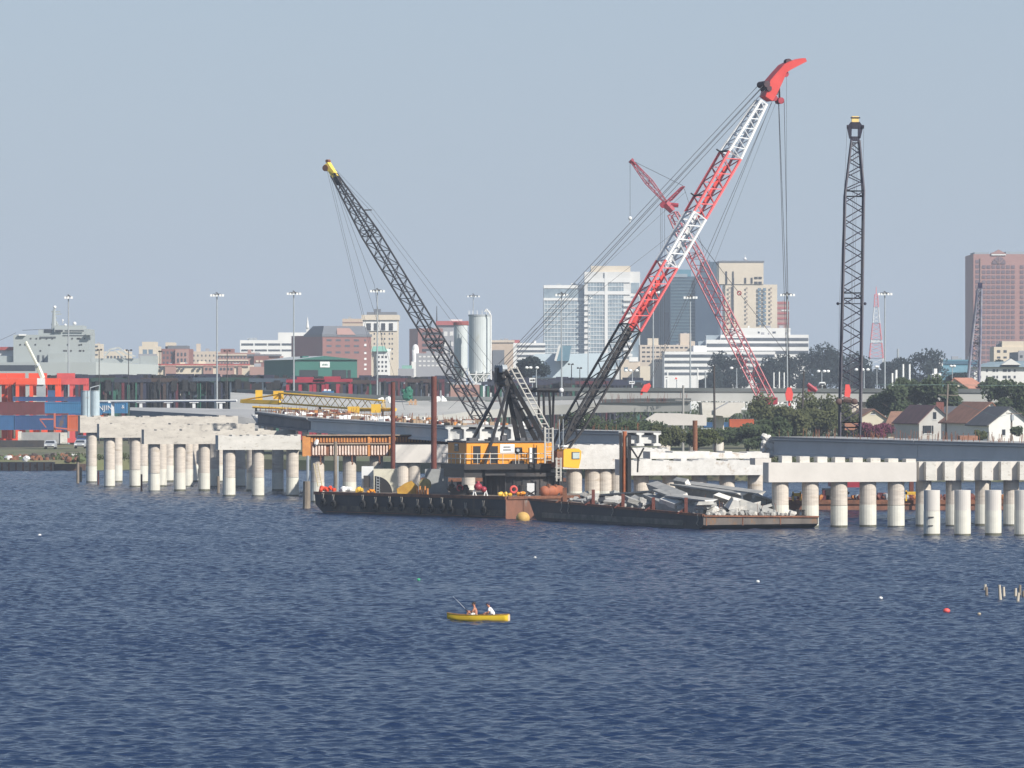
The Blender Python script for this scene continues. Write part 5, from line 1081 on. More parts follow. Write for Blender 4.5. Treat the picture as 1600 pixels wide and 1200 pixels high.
# ------------------------------------------------------------------ naval ship
t = thing('naval_ship', 'grey naval ship with a blocky superstructure, radar mast and white domes', 'ship', P(70, 600, 1500)); sg = M('ship_grey', (.36, .39, .38), (.33, .36, .355), .05, .7); Zs = 1500
m = MB(); m.pbox(-90, 150, 566, 700, Zs - 6, 30); m.hexa([P(150, 690, Zs - 6), P(236, 690, Zs + 4), P(236, 690, Zs + 9), P(150, 690, Zs + 24), P(150, 566, Zs - 6), P(248, 570, Zs + 4), P(248, 570, Zs + 9), P(150, 566, Zs + 24)]); m.build('hull', sg, t)
def sblk(x0, x1, y0, y1, dz, d, mt=sg, nm='superstructure'):
    m = MB(); m.pbox(x0, x1, y0, y1, Zs + dz, d); return m.build(nm, mt, t)
sblk(21, 139, 523, 567, 0, 22); sblk(75, 102, 552, 568, -4, 4); sblk(85, 139, 514, 523, 0.5, 20); sblk(85, 129, 508.5, 514, 2, 14); sblk(-90, 21, 556, 567, 2, 12); sblk(60, 86, 515, 523, 3, 12)
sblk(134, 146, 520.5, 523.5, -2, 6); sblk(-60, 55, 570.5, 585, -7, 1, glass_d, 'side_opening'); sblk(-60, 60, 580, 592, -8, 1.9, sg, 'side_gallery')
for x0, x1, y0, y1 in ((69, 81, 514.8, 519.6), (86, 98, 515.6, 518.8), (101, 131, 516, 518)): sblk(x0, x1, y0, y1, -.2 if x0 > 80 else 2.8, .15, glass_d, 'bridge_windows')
for x0, x1, y0, y1 in ((58.5, 61.5, 555, 566), (66.5, 69, 555, 566), (62, 87, 526, 528.5), (98, 132, 523.6, 524.8), (40, 50, 583, 590)): sblk(x0, x1, y0, y1, -.15, .14, M('ship_shadow_gap', (.08, .09, .1)), 'recess_shade')  # flat dark plates on the walls; shade of gaps put into their colour
rr = random.Random(9); m = MB()
for k in range(26): px, y = rr.uniform(26, 136), rr.choice((529, 538.5, 539, 548)); q = P(px, y, Zs - .1); m.box(q.x - .22, q.x + .22, q.y - .02, q.y + .05, q.z - .22, q.z + .22)
tag(m.build('porthole', dark, t), None, kind='stuff')
m = MB(); m.tube(P(84, 516, Zs + 8), P(84.5, 483, Zs + 8), .8, .4, n=6); m.build('mast', sg, t)
for y, a, b in ((487, 80, 94), (491, 83, 96), (496.5, 83, 89), (502, 82, 89), (507, 80, 92)): m = MB(); m.tube(P(a, y, Zs + 8), P(b, y, Zs + 8), .25, n=4); m.build('yardarm', sg, t)
m = MB(); m.tube(P(88, 503, Zs + 9), P(92, 515, Zs + 9), .3); m.tube(P(88, 515, Zs + 9), P(84, 497, Zs + 9), .3); m.build('mast_brace', sg, t)
for px, y, r in ((116.5, 505.5, .55), (102, 508, .42), (98, 500.5, .3), (85.5, 480, .5)): m = MB(); m.ball(P(px, y, Zs + 4), r * 1.0, nu=12); m.tube(P(px, y, Zs + 4), P(px, y + 5, Zs + 4), .12); m.build('radar_dome', white, t, smooth=True)
m = MB(); m.pbox(29, 40, 522, 524.5, Zs - 1, 3); m.build('boat', white, t); m = MB(); m.tube(P(-60, 560, Zs), P(25, 520, Zs + 8), .08, n=4); m.tube(P(35, 516, Zs + 8), P(84, 514, Zs + 8), .1, n=4); m.build('rigging', cable_m, t)
m = MB(); m.pbox(-60, 20, 542, 547, Zs + 20, 10); m.build('roof', M('roof_red', (.4, .07, .06)), t); m = MB(); m.pbox(-60, 20, 547, 556, Zs + 21, 10); m.build('aft_block', white, t)
m = MB(); m.path([P(164, 556, Zs + 3), P(172, 546, Zs + 3), P(185, 543, Zs + 3), P(198, 553, Zs + 3), P(212, 557, Zs + 3)], .35, n=4); m.path([P(178, 546, Zs + 3), P(196, 560, Zs + 3)], .3, n=4); m.build('deck_gantry', M('gantry_pale', (.5, .52, .5)), t); m = MB(); m.pbox(148, 228, 560, 568, Zs + 3.9, 4); m.pbox(219, 245, 556, 580, Zs + 3.8, 5); m.build('deck_house', sg, t)
# ------------------------------------------------------------------ city
BCOL = {'cream': (.68, .59, .46), 'white': (.74, .73, .70), 'tan': (.56, .44, .33), 'brick': (.27, .12, .10), 'pink': (.40, .24, .20), 'grey': (.33, .33, .35), 'beige': (.63, .53, .42), 'slate': (.15, .16, .18), 'green': (.035, .15, .12), 'blueglass': (.045, .085, .125), 'teal': (.10, .25, .32), 'steelblue': (.30, .36, .40), 'redroof': (.42, .09, .08), 'verdigris': (.22, .45, .36), 'palewhite': (.84, .83, .80), 'pinktower': (.37, .205, .185)}
def BM(c): return M('facade_' + c, BCOL[c], tuple(x * .88 for x in BCOL[c]), .06, .8)
win_m = M('distant_window', (.06, .07, .085), (.10, .11, .13), .3, .3); winb_m = M('blue_window', (.13, .19, .24), (.19, .25, .30), .2, .25)
def bld(label, px0, px1, ytop, Z, col, yaw=0.0, depth=25, ybot=640, cat='building', group='city buildings on the skyline', roofcap=None):
    t = thing('building', label, cat, P((px0 + px1) / 2, ybot, Z), group)
    t2 = {'t': t, 'Z': Z}
    y = math.radians(yaw); u = V((math.cos(y), math.sin(y), 0)); v = V((-math.sin(y), math.cos(y), 0)); O = V((X(px0, Z), Z, 0)); t2.update(u=u, v=v, O=O)
    blk(t2, px0, px1, ytop, ybot, col, depth); rr = random.Random(int(px0 * 3 + Z)); L_ = fx(t2, px1)
    for k in range(min(5, int(L_ / 4))):
        a = rr.uniform(.08, .82) * L_; w_ = rr.uniform(.6, 2.4); m = MB(); m.obox(O + u * a + v * depth * rr.uniform(.2, .5) + UP * ZZ(ytop, Z), u * w_, v * rr.uniform(1, 3), UP * rr.uniform(.4, 1.3)); m.build('roof_unit', rr.choice((galv, BM('grey'), BM(col))), t)
    return t2
def fx(b, px, out=0.0):   # distance along facade for photo column
    return on_line(b['O'] - b['v'] * out, b['u'], px)
def blk(b, px0, px1, y0, y1, col, depth, out=0.0, name='wall', mat=None):
    a, c = fx(b, px0), fx(b, px1); m = MB(); q = b['O'] - b['v'] * out + b['u'] * a
    z0, z1 = ZZ(y1, b['Z']), ZZ(y0, b['Z']); m.obox(q + UP * z0, b['u'] * (c - a), b['v'] * depth, UP * (z1 - z0)); return m.build(name, mat or BM(col), b['t'])
def wins(b, xs, ys, mat=None, out=.06, name='window'):
    mat = mat or win_m; cells = [(x0, x1, y0, y1) for (y0, y1) in ys for (x0, x1) in xs]
    cells.sort(key=lambda c: -(c[1] - c[0]) * (c[3] - c[2])); rest = MB()
    for i, (x0, x1, y0, y1) in enumerate(cells):
        m = MB() if i < 90 else rest; a, c = fx(b, x0), fx(b, x1); q = b['O'] - b['v'] * out + b['u'] * a
        z0, z1 = ZZ(y1, b['Z']), ZZ(y0, b['Z']); m.obox(q + UP * z0, b['u'] * (c - a), b['v'] * (out * .5), UP * (z1 - z0))
        if i < 90: m.build(name, mat, b['t'])
    if rest.v: tag(rest.build(name, mat, b['t']), None, kind='stuff')
def bands(b, x0, x1, ys, mat=None, out=.25, name='window_band'):
    for y0, y1 in ys: blk(b, x0, x1, y0, y1, None, .2, out, name, mat or win_m)
def grid(a, b, n, f=.6): s = (b - a) / n; return [(a + s * (i + (1 - f) / 2), a + s * (i + (1 + f) / 2)) for i in range(n)]

b = bld('small cream block rising right behind the naval ship', 139, 155, 537, 2200, 'cream'); bands(b, 140, 153, [(540, 542), (546, 548), (553, 555)])
b = bld('white gabled building above the ship bow', 163, 200, 549, 2250, 'cream'); wins(b, grid(166, 198, 6), [(556, 560)])
b = bld('cream two window block left of the red brick mansion', 217, 245, 541, 1950, 'cream'); blk(b, 222, 243, 534, 541, 'cream', 14); blk(b, 217, 245, 553, 575, 'grey', 4, 3); wins(b, grid(222, 240, 2, .75), [(546, 553)], winb_m)
b = bld('red brick block with bay windows on the left skyline', 244, 296, 545, 2000, 'brick'); blk(b, 262, 292, 540, 545, 'slate', 18); blk(b, 258, 272, 535, 541, 'cream', 12, -2); blk(b, 274, 295, 546, 578, 'pink', 3, 1.5); wins(b, grid(247, 271, 4, .5) , [(549, 553), (557, 561), (565, 569)]); wins(b, grid(276, 293, 3, .4), [(551, 556), (560, 566)], out=1.7)
b = bld('plain beige gabled block left of the brick terrace', 296, 341, 549, 2100, 'beige'); blk(b, 306, 312, 537, 549, 'beige', 4, -3); wins(b, grid(300, 337, 6, .3), [(554, 557), (562, 565)])
b = bld('brick terrace with pale string courses behind the light mast', 337, 402, 551, 2050, 'pink'); blk(b, 344, 364, 545, 551, 'brick', 10, -3); bands(b, 337, 402, [(553.5, 555.5), (562, 564)], BM('cream'), .4, 'string_course'); wins(b, grid(339, 400, 12, .5), [(557, 560), (566, 570)])
b = bld('long white office block with strip windows', 375, 483, 531.5, 2300, 'palewhite', ybot=600); blk(b, 434.5, 483, 519.5, 531.5, 'palewhite', 20); bands(b, 460, 483, [(527.5, 531)]); wins(b, grid(376, 481, 5, .9), [(536.5, 540), (546, 549)])
t = thing('church_steeple', 'thin white church steeple rising behind the white office block', 'steeple', P(480.5, 600, 2500)); m = MB(); m.tube(P(480.5, 512, 2500), P(480.5, 495, 2500), .8, .06, n=8); m.build('spire', BM('palewhite'), t); m = MB(); m.pbox(478.5, 483, 512, 600, 2500, 3); m.build('tower', BM('palewhite'), t)
b = bld('pinkish brick house with pale frames left of the green warehouse', 388, 438, 556, 1850, 'pink'); blk(b, 397, 420, 556, 590, 'brick', 2, 1.5); bands(b, 386, 440, [(553.5, 556.5)], BM('slate'), .8, 'roof_edge'); wins(b, grid(399, 418, 3, .7), [(563, 566)], BM('cream'), 1.7); wins(b, grid(422, 437, 2, .7), [(574, 582)], BM('white'))
b = bld('row of low cream and pink houses above the dark carriers', 246, 391, 570, 1700, 'cream'); 
for x0, x1 in ((258, 275), (318, 333), (341, 366), (372, 378)): blk(b, x0, x1, 571.5, 590, 'pink', 1, .6)
bands(b, 246, 391, [(568.5, 571)], BM('redroof'), .9, 'roof_edge'); wins(b, grid(248, 258, 1, .5) + grid(277, 290, 2, .5) + grid(300, 316, 2, .4) + grid(320, 332, 2, .5) + grid(343, 365, 4, .5), [(574.5, 578)], out=.8)
b = bld('low pink brick hall with white doors left of the green warehouse', 390, 440, 573, 1680, 'pink'); wins(b, [(424, 437)], [(572, 583)], BM('white')); wins(b, grid(425, 436, 2, .6), [(574, 578)], out=.2)
# green warehouse
b = bld('green gabled warehouse with two dark openings and a white sign', 461, 558, 562, 1290, 'green', yaw=14, ybot=680, depth=40, cat='warehouse'); m = MB(); u, v, O = b['u'], b['v'], b['O']; L_ = fx(b, 558); z0, z1 = ZZ(562, 1290), ZZ(556, 1290); ap = fx(b, 507)
q = [O - u * .4 + UP * z0 - v * .5, O + u * ap + UP * z1 - v * .5, O + u * (L_ + .4) + UP * z0 - v * .5]; m.add(q + [p + v * 41 for p in q], [(0, 1, 2)[::-1], (3, 4, 5), (0, 3, 4, 1), (1, 4, 5, 2)]); m.build('roof', M('roof_sheet', (.50, .52, .50), (.42, .44, .43), .1, .5), b['t'])
m = MB(); m.add([p - v * .04 for p in q], [(2, 1, 0)]); m.build('gable', BM('green'), b['t'])
wins(b, [(468, 497), (519, 541), (543, 548)], [(578, 600)], M('warehouse_opening', (.02, .025, .03)), .1, 'opening')
sb = blk(b, 500, 515, 565, 574, None, .1, .15, 'sign_board', white)
for k, x in enumerate((503, 505, 507, 508.6, 510.4)): a = fx(b, x); m = MB(); m.obox(O - v * .2 + u * a + UP * ZZ(571, 1290), u * .2, v * .03, UP * (.42 if k % 2 else .3)); m.build('lettering', BM('green'), sb)
b = bld('large red brick block with grey mansard roof beside the tan tower', 504, 580, 524, 2050, 'brick', yaw=24, depth=34); blk(b, 503, 581, 522, 526, 'slate', 20, .3, 'roof_edge')
for x0, x1, x2, x3, yb, yt, col, o in ((504, 580, 512, 576, 523, 509, 'slate', -.5), (526, 555, 532, 550, 523, 510, 'pink', .6)):
    m = MB(); a0, a1, a2, a3 = (fx(b, x) for x in (x0, x1, x2, x3)); u, v, O = b['u'], b['v'], b['O']; zb, zt = ZZ(yb, 2050), ZZ(yt, 2050); d0 = -v * o
    m.hexa([O + u * a0 + d0 + UP * zb, O + u * a1 + d0 + UP * zb, O + u * a1 + v * 20 + UP * zb, O + u * a0 + v * 20 + UP * zb, O + u * a2 + v * 4 + UP * zt, O + u * a3 + v * 4 + UP * zt, O + u * a3 + v * 16 + UP * zt, O + u * a2 + v * 16 + UP * zt]); m.build('mansard_roof', BM('slate') if col == 'slate' else BM('pink'), b['t'])
wins(b, grid(507, 564, 4, .55) + [(569, 572)], [(530, 533), (539, 542), (549, 552)]); wins(b, [(569, 572.5)], [(537, 540.5), (550, 553), (559, 562), (568, 571), (575, 578)], white, .1)
b = bld('flat tan block between the brick block and the cream tower', 535, 570, 498, 2350, 'tan'); bands(b, 535, 570, [(503, 504)], BM('pink'), .3, 'string_course')
b = bld('cream tower with four tall dark windows near the top', 567, 621, 500, 2150, 'cream'); blk(b, 565, 623, 492, 500, 'cream', 26, 1.2, 'cornice'); blk(b, 573, 619, 487.5, 492, 'slate', 20, -1, 'roof'); blk(b, 584, 594, 482.5, 487.5, 'slate', 9, -4, 'penthouse')
blk(b, 567, 621, 501, 517, 'palewhite', 1, .5, 'frieze'); wins(b, [(573, 579.5), (584.5, 591), (596, 602), (608, 614)], [(505, 516)], M('dark_window', (.035, .035, .04)), .7); wins(b, [(584, 586), (589, 591), (595.5, 597.5), (600, 602), (607.5, 609.5), (612, 614)], [(520, 523), (528, 531), (535.5, 538.5), (543.5, 546.5), (551, 554), (559, 562)])
b = bld('small cream block with a verdigris roof before the cream tower', 588, 607, 549, 1950, 'palewhite'); m = MB(); O = b['O']; m.hexa([P(580, 549, 1949), P(606, 549, 1949), P(606, 549, 1965), P(580, 549, 1965), P(583, 541, 1952), P(601, 541, 1952), P(601, 541, 1960), P(583, 541, 1960)]); m.build('roof', BM('verdigris'), b['t']); blk(b, 581, 588.5, 549, 640, 'cream', 14, -1, 'side_wing'); wins(b, grid(589, 606, 3, .5), [(556, 559.5), (564, 567.5), (571, 574.5), (578, 581)], M('dark_window', (.04, .04, .04)))
b = bld('brown brick block with dark window stripes behind the left boom', 653, 692, 513, 2300, 'brick', yaw=10); bands(b, 660, 692, [(519, 523), (528, 532), (537, 541), (545, 549)], M('dark_window', (.035, .035, .04)))
b = bld('grey office block with a red roof beside the silos', 682, 726, 508, 2350, 'grey'); blk(b, 681, 732, 501.5, 508, 'redroof', 22, 1, 'roof'); blk(b, 703, 722, 499, 501.5, 'palewhite', 10, -3, 'penthouse'); wins(b, grid(692, 710, 2, .6), [(518, 525), (534, 541), (548, 555)], BM('white')); m = MB(); m.tube(P(682.5, 502, 2350), P(682.5, 478, 2350), .35, .15, n=5); m.build('flagpole', cable_m, b['t'])
b = bld('broad pale grey low block below the left boom', 650, 702, 552, 1900, 'grey'); wins(b, grid(653, 700, 7, .6), [(556, 558.5), (563, 565.5), (570, 572.5)], BM('white'))
t = thing('domed_tower', 'white domed tower left of the brown striped block', 'tower', P(648, 600, 2200)); m = MB(); m.tube(P(649, 600, 2200), P(649, 546, 2200), 1.5, n=12); m.ball(P(649, 546, 2200), 1.5, (1, 1, 1.5), 12, 8); m.build('dome', BM('palewhite'), t, smooth=True); m = MB(); m.pbox(643, 655, 565, 600, 2198, 4); m.build('base', BM('palewhite'), t)
b = bld('small verdigris roofed house far behind the left boom', 628, 642, 571, 2100, 'verdigris'); blk(b, 622, 646, 576, 640, 'grey', 9, 1)
b = bld('beige flat block right of the silos', 768, 802, 533, 2350, 'tan'); blk(b, 770, 788, 547, 640, 'slate', 3, 2); blk(b, 766, 804, 531.5, 535, 'beige', 20, .6, 'cornice')
b = bld('white striped block partly hidden by the glass tower', 800, 852, 536, 2500, 'palewhite'); bands(b, 808, 852, [(539.5, 542.5), (547, 550), (554.5, 557.5), (562, 565)]); blk(b, 799, 812, 531, 536, 'redroof', 8, -2, 'roof_feature')
# white and glass tower
t = bld('broad white and pale glass office tower with white bands', 849.5, 935, 445.5, 2600, 'white', depth=30); b = t
cg = M('curtain_glass', (.20, .26, .31), (.33, .40, .44), .22, .25); cg2 = M('mullion_white', (.72, .74, .73))
bands(b, 850, 934, [(451, 466), (469.5, 572)], cg, .15, 'curtain_wall'); bands(b, 849.5, 935, [(445.5, 450.5), (465.5, 469.5)], BM('palewhite'), .5, 'white_band')
wins(b, [(x, x + .7) for x in [850 + 5.2 * k for k in range(17)]], [(469.6, 571.8)], cg2, .3, 'mullion'); bands(b, 850, 934, [(y, y + 1.1) for y in [475 + 6.3 * k for k in range(15)]], cg2, .34, 'spandrel')
blk(b, 913, 985, 425, 600, 'white', 26, 3); blk(b, 923.5, 985, 415.5, 426, 'cream', 20, .5, 'penthouse'); bands(b, 919, 946, [(441.5, 455), (461, 572)], cg, 3.2, 'curtain_wall'); bands(b, 949, 974, [(441.5, 455), (461, 572)], cg, 3.2, 'curtain_wall')
wins(b, [(x, x + .6) for x in [922 + 4.8 * k for k in range(5)] + [951 + 4.8 * k for k in range(5)]], [(441.6, 454.8), (461.1, 571.5)], cg2, 3.35, 'mullion'); bands(b, 919, 974, [(y, y + 1.1) for y in [447.5] + [467 + 6.3 * k for k in range(16)]], cg2, 3.4, 'spandrel')
bands(b, 913, 985, [(455, 460.5), (435, 441.5)], BM('palewhite'), 3.6, 'white_band'); bands(b, 944.5, 949.5, [(425, 572)], BM('palewhite'), 3.7, 'white_pier'); bands(b, 912.5, 921.5, [(473 + 8.8 * k, 475.5 + 8.8 * k) for k in range(11)], BM('palewhite'), 4.0, 'balcony')
blk(b, 983, 1000, 424.5, 600, 'white', 22, 1.5); bands(b, 974, 988, [(466 + 8.7 * k, 470 + 8.7 * k) for k in range(12)], BM('palewhite'), 4.2, 'balcony'); bands(b, 986, 999, [(442, 458), (463, 570)], cg, 1.7, 'curtain_wall')
b = bld('low pale blue pavilion with a slanted glass block', 822, 962, 562, 2000, 'steelblue'); 
m = MB(); m.hexa([P(800, 590, 1995), P(962, 590, 1995), P(962, 590, 2030), P(800, 590, 2030), P(836, 553, 2000), P(955, 552, 2000), P(955, 552, 2020), P(836, 553, 2020)]); m.build('sloping_roof', M('pavilion_roof', (.42, .49, .52), (.36, .43, .46), .05, .5), b['t']); m = MB(); m.hexa([P(869, 564, 1985), P(889, 564, 1985), P(889, 564, 1999), P(869, 564, 1999), P(876, 540, 1985), P(893, 540, 1985), P(893, 540, 1999), P(876, 540, 1999)]); m.build('slanted_glass', M('slanted_glass_m', (.12, .22, .28), (.15, .26, .32), .1, .2), b['t'])
m = MB(); m.hexa([P(866, 563, 1984.8), P(869.5, 564.5, 1984.8), P(869.5, 564.5, 1990), P(866, 563, 1990), P(873, 539.5, 1984.8), P(876.5, 539.5, 1984.8), P(876.5, 539.5, 1990), P(873, 539.5, 1990)]); m.build('pale_frame', BM('white'), b['t'])
b = bld('beige parking block with rows of small openings below the glass towers', 1000, 1078, 539, 2325, 'beige'); wins(b, grid(1002, 1076, 10, .65), [(542, 544.5), (549, 551.5), (556, 558.5), (563, 565.5)], M('dark_window', (.05, .05, .05))); blk(b, 1012, 1029, 528.5, 539, 'cream', 10, -1, 'roof_house'); 
b = bld('cream stair tower block right of the beige parking block', 1063, 1080, 521, 2335, 'beige'); blk(b, 1078, 1086, 533, 560, 'beige', 9, .3)
b = bld('cream block beside the boom foot, left of the beige parking block', 970, 1000, 565, 2000, 'beige'); blk(b, 983, 997, 558, 566, 'palewhite', 6); wins(b, [(975, 981)], [(574, 580)], winb_m)
b = bld('low cream annex right of the boom foot', 1000, 1016, 572, 1980, 'cream')
# dark blue glass towers
b = bld('dark blue glass tower with horizontal stripes and a pale crown', 1047, 1122, 432, 2700, 'blueglass', depth=34); bands(b, 1048, 1086, [(436 + 5 * k, 438.2 + 5 * k) for k in range(20)], M('stripe_glass', (.10, .16, .19), (.08, .13, .16), .1, .3), .3, 'window_band'); blk(b, 1054, 1080, 421, 432, 'teal', 12, -2, 'crown'); blk(b, 1052, 1074, 428, 433, 'steelblue', 10, .5, 'crown_band'); blk(b, 1086, 1122, 434, 600, 'blueglass', 30, 2, 'wing', M('deep_blue_glass', (.035, .06, .10), (.05, .08, .12), .05, .3))
b = bld('slim blue grey tower left of the striped glass tower', 1000, 1048, 448, 2720, 'blueglass', depth=30); wins(b, [(1030, 1046)], [(452, 600)], M('pale_blue_glass', (.13, .19, .235), (.1, .16, .2), .05, .3), .3, 'glass_bay'); wins(b, [(1037, 1045)], [(488, 600)], M('deep_blue_glass', (.035, .06, .10)), .6, 'glass_bay')
b = bld('dark block standing right behind the cream tower', 1096, 1126, 409, 2850, 'blueglass')
b = bld('cream stepped tower with dark slits and a white rooftop dish', 1123.5, 1193, 409, 2500, 'cream', ybot=444, depth=30); blk(b, 1133.5, 1214.5, 444.5, 640, 'cream', 36, -.5); blk(b, 1122.5, 1194, 407.5, 410, 'slate', 31, .3, 'parapet')
wins(b, [(1134, 1136.5), (1144.5, 1147), (1163, 1166), (1173, 1176)], [(434, 443)], M('dark_window', (.05, .045, .04)), .2, 'slit'); wins(b, [(1133.8, 1136), (1144.5, 1146.5)], [(424, 444)], M('dark_window', (.05, .045, .04)), .3, 'slit'); wins(b, grid(1178, 1191, 2, .8), [(432.5, 436), (440, 443.5)], M('dark_window', (.05, .045, .04)), .2); wins(b, [(1144, 1146.5)], [(446, 512)], M('dark_window', (.09, .08, .07)), .2, 'slit')
wins(b, [(1138, 1141), (1165.5, 1168), (1203, 1206)], [(449 + 6.6 * k, 452 + 6.6 * k) for k in range(9)], M('dim_window', (.36, .30, .25)), .3); wins(b, [(1184, 1189), (1192, 1197)], [(450 + 6.6 * k, 455 + 6.6 * k) for k in range(9)], winb_m, .3)
m = MB(); m.ball(P(1164, 404.5, 2510), .8); m.tube(P(1164, 409, 2510), P(1164, 398, 2510), .12); m.build('rooftop_dish', white, b['t'])
b = bld('red banded tower half hidden behind the cream tower', 1212, 1233, 471, 2900, 'pink'); bands(b, 1212, 1233, [(472 + 8 * k, 475 + 8 * k) for k in range(5)], BM('redroof')); bands(b, 1221, 1233, [(484, 486)], BM('white'))
b = bld('white podium block below the cream tower', 1143, 1235, 512.5, 2450, 'palewhite'); wins(b, [(1184, 1187), (1207, 1212)], [(518, 521)])
# white stepped strip-window building
dw = M('strip_glass', (.055, .065, .08), (.12, .13, .15), .15, .3)
b = bld('long white stepped building with dark strip windows', 1126, 1263.5, 523, 2300, 'palewhite', depth=40); bands(b, 1127, 1263, [(528, 532.5), (536.5, 541.5), (548, 553)], dw, .2); blk(b, 1103, 1160, 531, 640, 'palewhite', 36, 4, 'wing'); bands(b, 1104, 1159, [(537, 542), (548, 553), (558.5, 563), (569, 573)], dw, 4.2); blk(b, 1083, 1103, 540, 640, 'palewhite', 30, 4.5, 'wing'); blk(b, 1037, 1210, 549.5, 640, 'palewhite', 30, 8, 'wing'); bands(b, 1038, 1209, [(554, 558.5), (563.5, 567.5), (573, 577), (582, 586)], dw, 8.2); blk(b, 1104, 1127, 523.5, 531, 'steelblue', 14, -6, 'glass_roof'); blk(b, 1092, 1104, 533, 540, 'steelblue', 14, -6, 'glass_roof')
# right-hand side
b = bld('tall pink granite tower with an arched top window at the right edge', 1521, 1660, 397, 2200, 'pinktower', depth=40, ybot=620); pk = M('pink_window', (.19, .135, .15), (.15, .115, .135), .2, .3)
wins(b, [(1534.5 + 7.6 * k, 1540 + 7.6 * k) for k in range(7)] + [(1594 + 7.6 * k, 1599.5 + 7.6 * k) for k in range(2)], [(414.5 + 7.85 * k, 419.5 + 7.85 * k) for k in range(21)], pk, .2); wins(b, [(1524.5, 1529.5)], [(406 + 7.85 * k, 411 + 7.85 * k) for k in range(22)], pk, .2)
m = MB(); q = P(1561, 412, 2199.6); m.prism([(2.9 * math.cos(math.pi * k / 12), 2.9 * math.sin(math.pi * k / 12)) for k in range(13)], q, V((1, 0, 0)), UP, V((0, .3, 0))); aw = m.build('arched_window', pk, b['t']); m = MB()
for k in (3, 6, 9): m.tube(q - V((0, .1, 0)), q + V((2.8 * math.cos(math.pi * k / 12), -.1, 2.8 * math.sin(math.pi * k / 12))), .12, n=4)
m.build('glazing_bar', BM('pink'), aw)
m = MB(); m.prism([(-3.6, 0), (3.6, 0), (0, 1.9)], P(1560.5, 397, 2199.5), V((1, 0, 0)), UP, V((0, 5, 0))); m.build('gable', BM('pinktower'), b['t']); blk(b, 1523, 1545, 394, 397, 'steelblue', 20, -1, 'roof_edge'); blk(b, 1572, 1640, 393, 397, 'steelblue', 20, -1, 'roof_edge'); blk(b, 1520.5, 1532, 397, 620, 'pinktower', 30, -1.5, 'corner_bay'); bands(b, 1531.6, 1533.2, [(403, 620)], BM('pink'), .5, 'pilaster')
sb = blk(b, 1549, 1572, 396.7, 399, None, .2, .5, 'sign', white)
b = bld('cream stepped block in front of the pink tower', 1553, 1600, 542, 1600, 'cream', yaw=0, depth=14); blk(b, 1566, 1600, 533, 543, 'cream', 10, -.5); wins(b, [(1558, 1563), (1568, 1573)], [(547, 551), (557, 560)])
b = bld('large pale grey house with a teal hipped roof behind the trees', 1522, 1640, 573, 1250, 'white', yaw=0, depth=16, cat='house'); m = MB(); m.hexa([P(1518, 573, 1249), P(1640, 574, 1249), P(1640, 574, 1267), P(1518, 573, 1267), P(1546, 565.5, 1256), P(1620, 563, 1256), P(1620, 563, 1260), P(1546, 565.5, 1260)]); m.build('roof', M('teal_roof', (.24, .31, .34), (.2, .27, .3), .3, .6), b['t']); m = MB(); m.prism([(-2.4, 0), (2.4, 0), (0, 1.5)], P(1580, 570, 1248.5), V((1, 0, 0)), UP, V((0, 5, 0))); m.build('gable', BM('white'), b['t']); wins(b, [(1529, 1533), (1541, 1543.5), (1551, 1555), (1557, 1559.5), (1567, 1573), (1575, 1579), (1584, 1587)], [(577, 581), (587, 591), (597, 602)])
b = bld('grey gabled house corner at the right edge above the cream house', 1591, 1640, 550, 1400, 'grey', cat='house'); wins(b, [(1594, 1598)], [(555, 559)])
b = bld('teal blue warehouse left of the pink tower', 1466, 1530, 562, 1700, 'teal', cat='warehouse'); bands(b, 1466, 1530, [(564, 569)], M('deep_teal', (.05, .13, .2)), .3); blk(b, 1467, 1473, 560, 572, 'palewhite', 4, .6, 'white_corner'); bands(b, 1470, 1530, [(572, 582)], M('sky_teal', (.16, .33, .42)), .3, 'blue_panel')

# silos
t = thing('cement_silo', 'big pale blue-white cement silo on a white lattice stand', 'silo', P(750, 610, 1300), 'two cement silos beside the left boom'); sm = M('silo_paint', (.58, .62, .62), (.50, .54, .54), .25, .5, stretch=(1, 1, .3), c3=(.48, .5, .46), s3=.5)
m = MB(); m.tube(P(749.5, 583, 1300), P(749.5, 494, 1300), 2.78, n=28); m.build('shell', sm, t, smooth=False); m = MB(); m.tube(P(749.5, 583, 1300), P(749.5, 598, 1300), 2.7, 1.0, n=24); m.build('hopper', sm, t); m = MB(); m.tube(P(749.5, 494, 1300), P(749.5, 491.5, 1300), 2.9, n=24); m.build('roof', galv, t); m = MB()
for k in range(14): a = k * math.tau / 14; q = P(749.5, 492, 1300) + V((math.cos(a), math.sin(a), 0)) * 2.8; m.tube(q, q + UP * 1.1, .06, n=4)
m.path([P(757, 487, 1297), P(760, 483, 1297), P(767, 493, 1297), P(767, 600, 1297)], .22); m.build('railing_and_pipe', white, t); m = MB()
for px in (733, 744, 756, 767): m.tube(P(px, 580, 1297.2), P(px, 640, 1297.2), .22, n=4)
for a_, c_ in ((733, 744), (744, 756), (756, 767)): m.tube(P(a_, 586, 1297), P(c_, 600, 1297), .12, n=4); m.tube(P(c_, 586, 1297), P(a_, 600, 1297), .12, n=4)
for y in (585, 600): m.tube(P(733, y, 1297), P(767, y, 1297), .16, n=4)
m.build('stand', white, t)
t = thing('cement_silo', 'smaller cement silo standing left of the big one', 'silo', P(719, 610, 1310), 'two cement silos beside the left boom'); m = MB(); m.tube(P(720, 575, 1310), P(720, 508, 1310), 1.75, n=24); m.build('shell', sm, t); m = MB(); m.tube(P(720, 508, 1310), P(720, 503.5, 1310), 1.9, n=20); m.build('roof', M('silo_red', (.3, .08, .07)), t); m = MB(); m.tube(P(720, 575, 1310), P(720, 590, 1310), 1.7, .6, n=20); m.build('hopper', sm, t); m = MB()
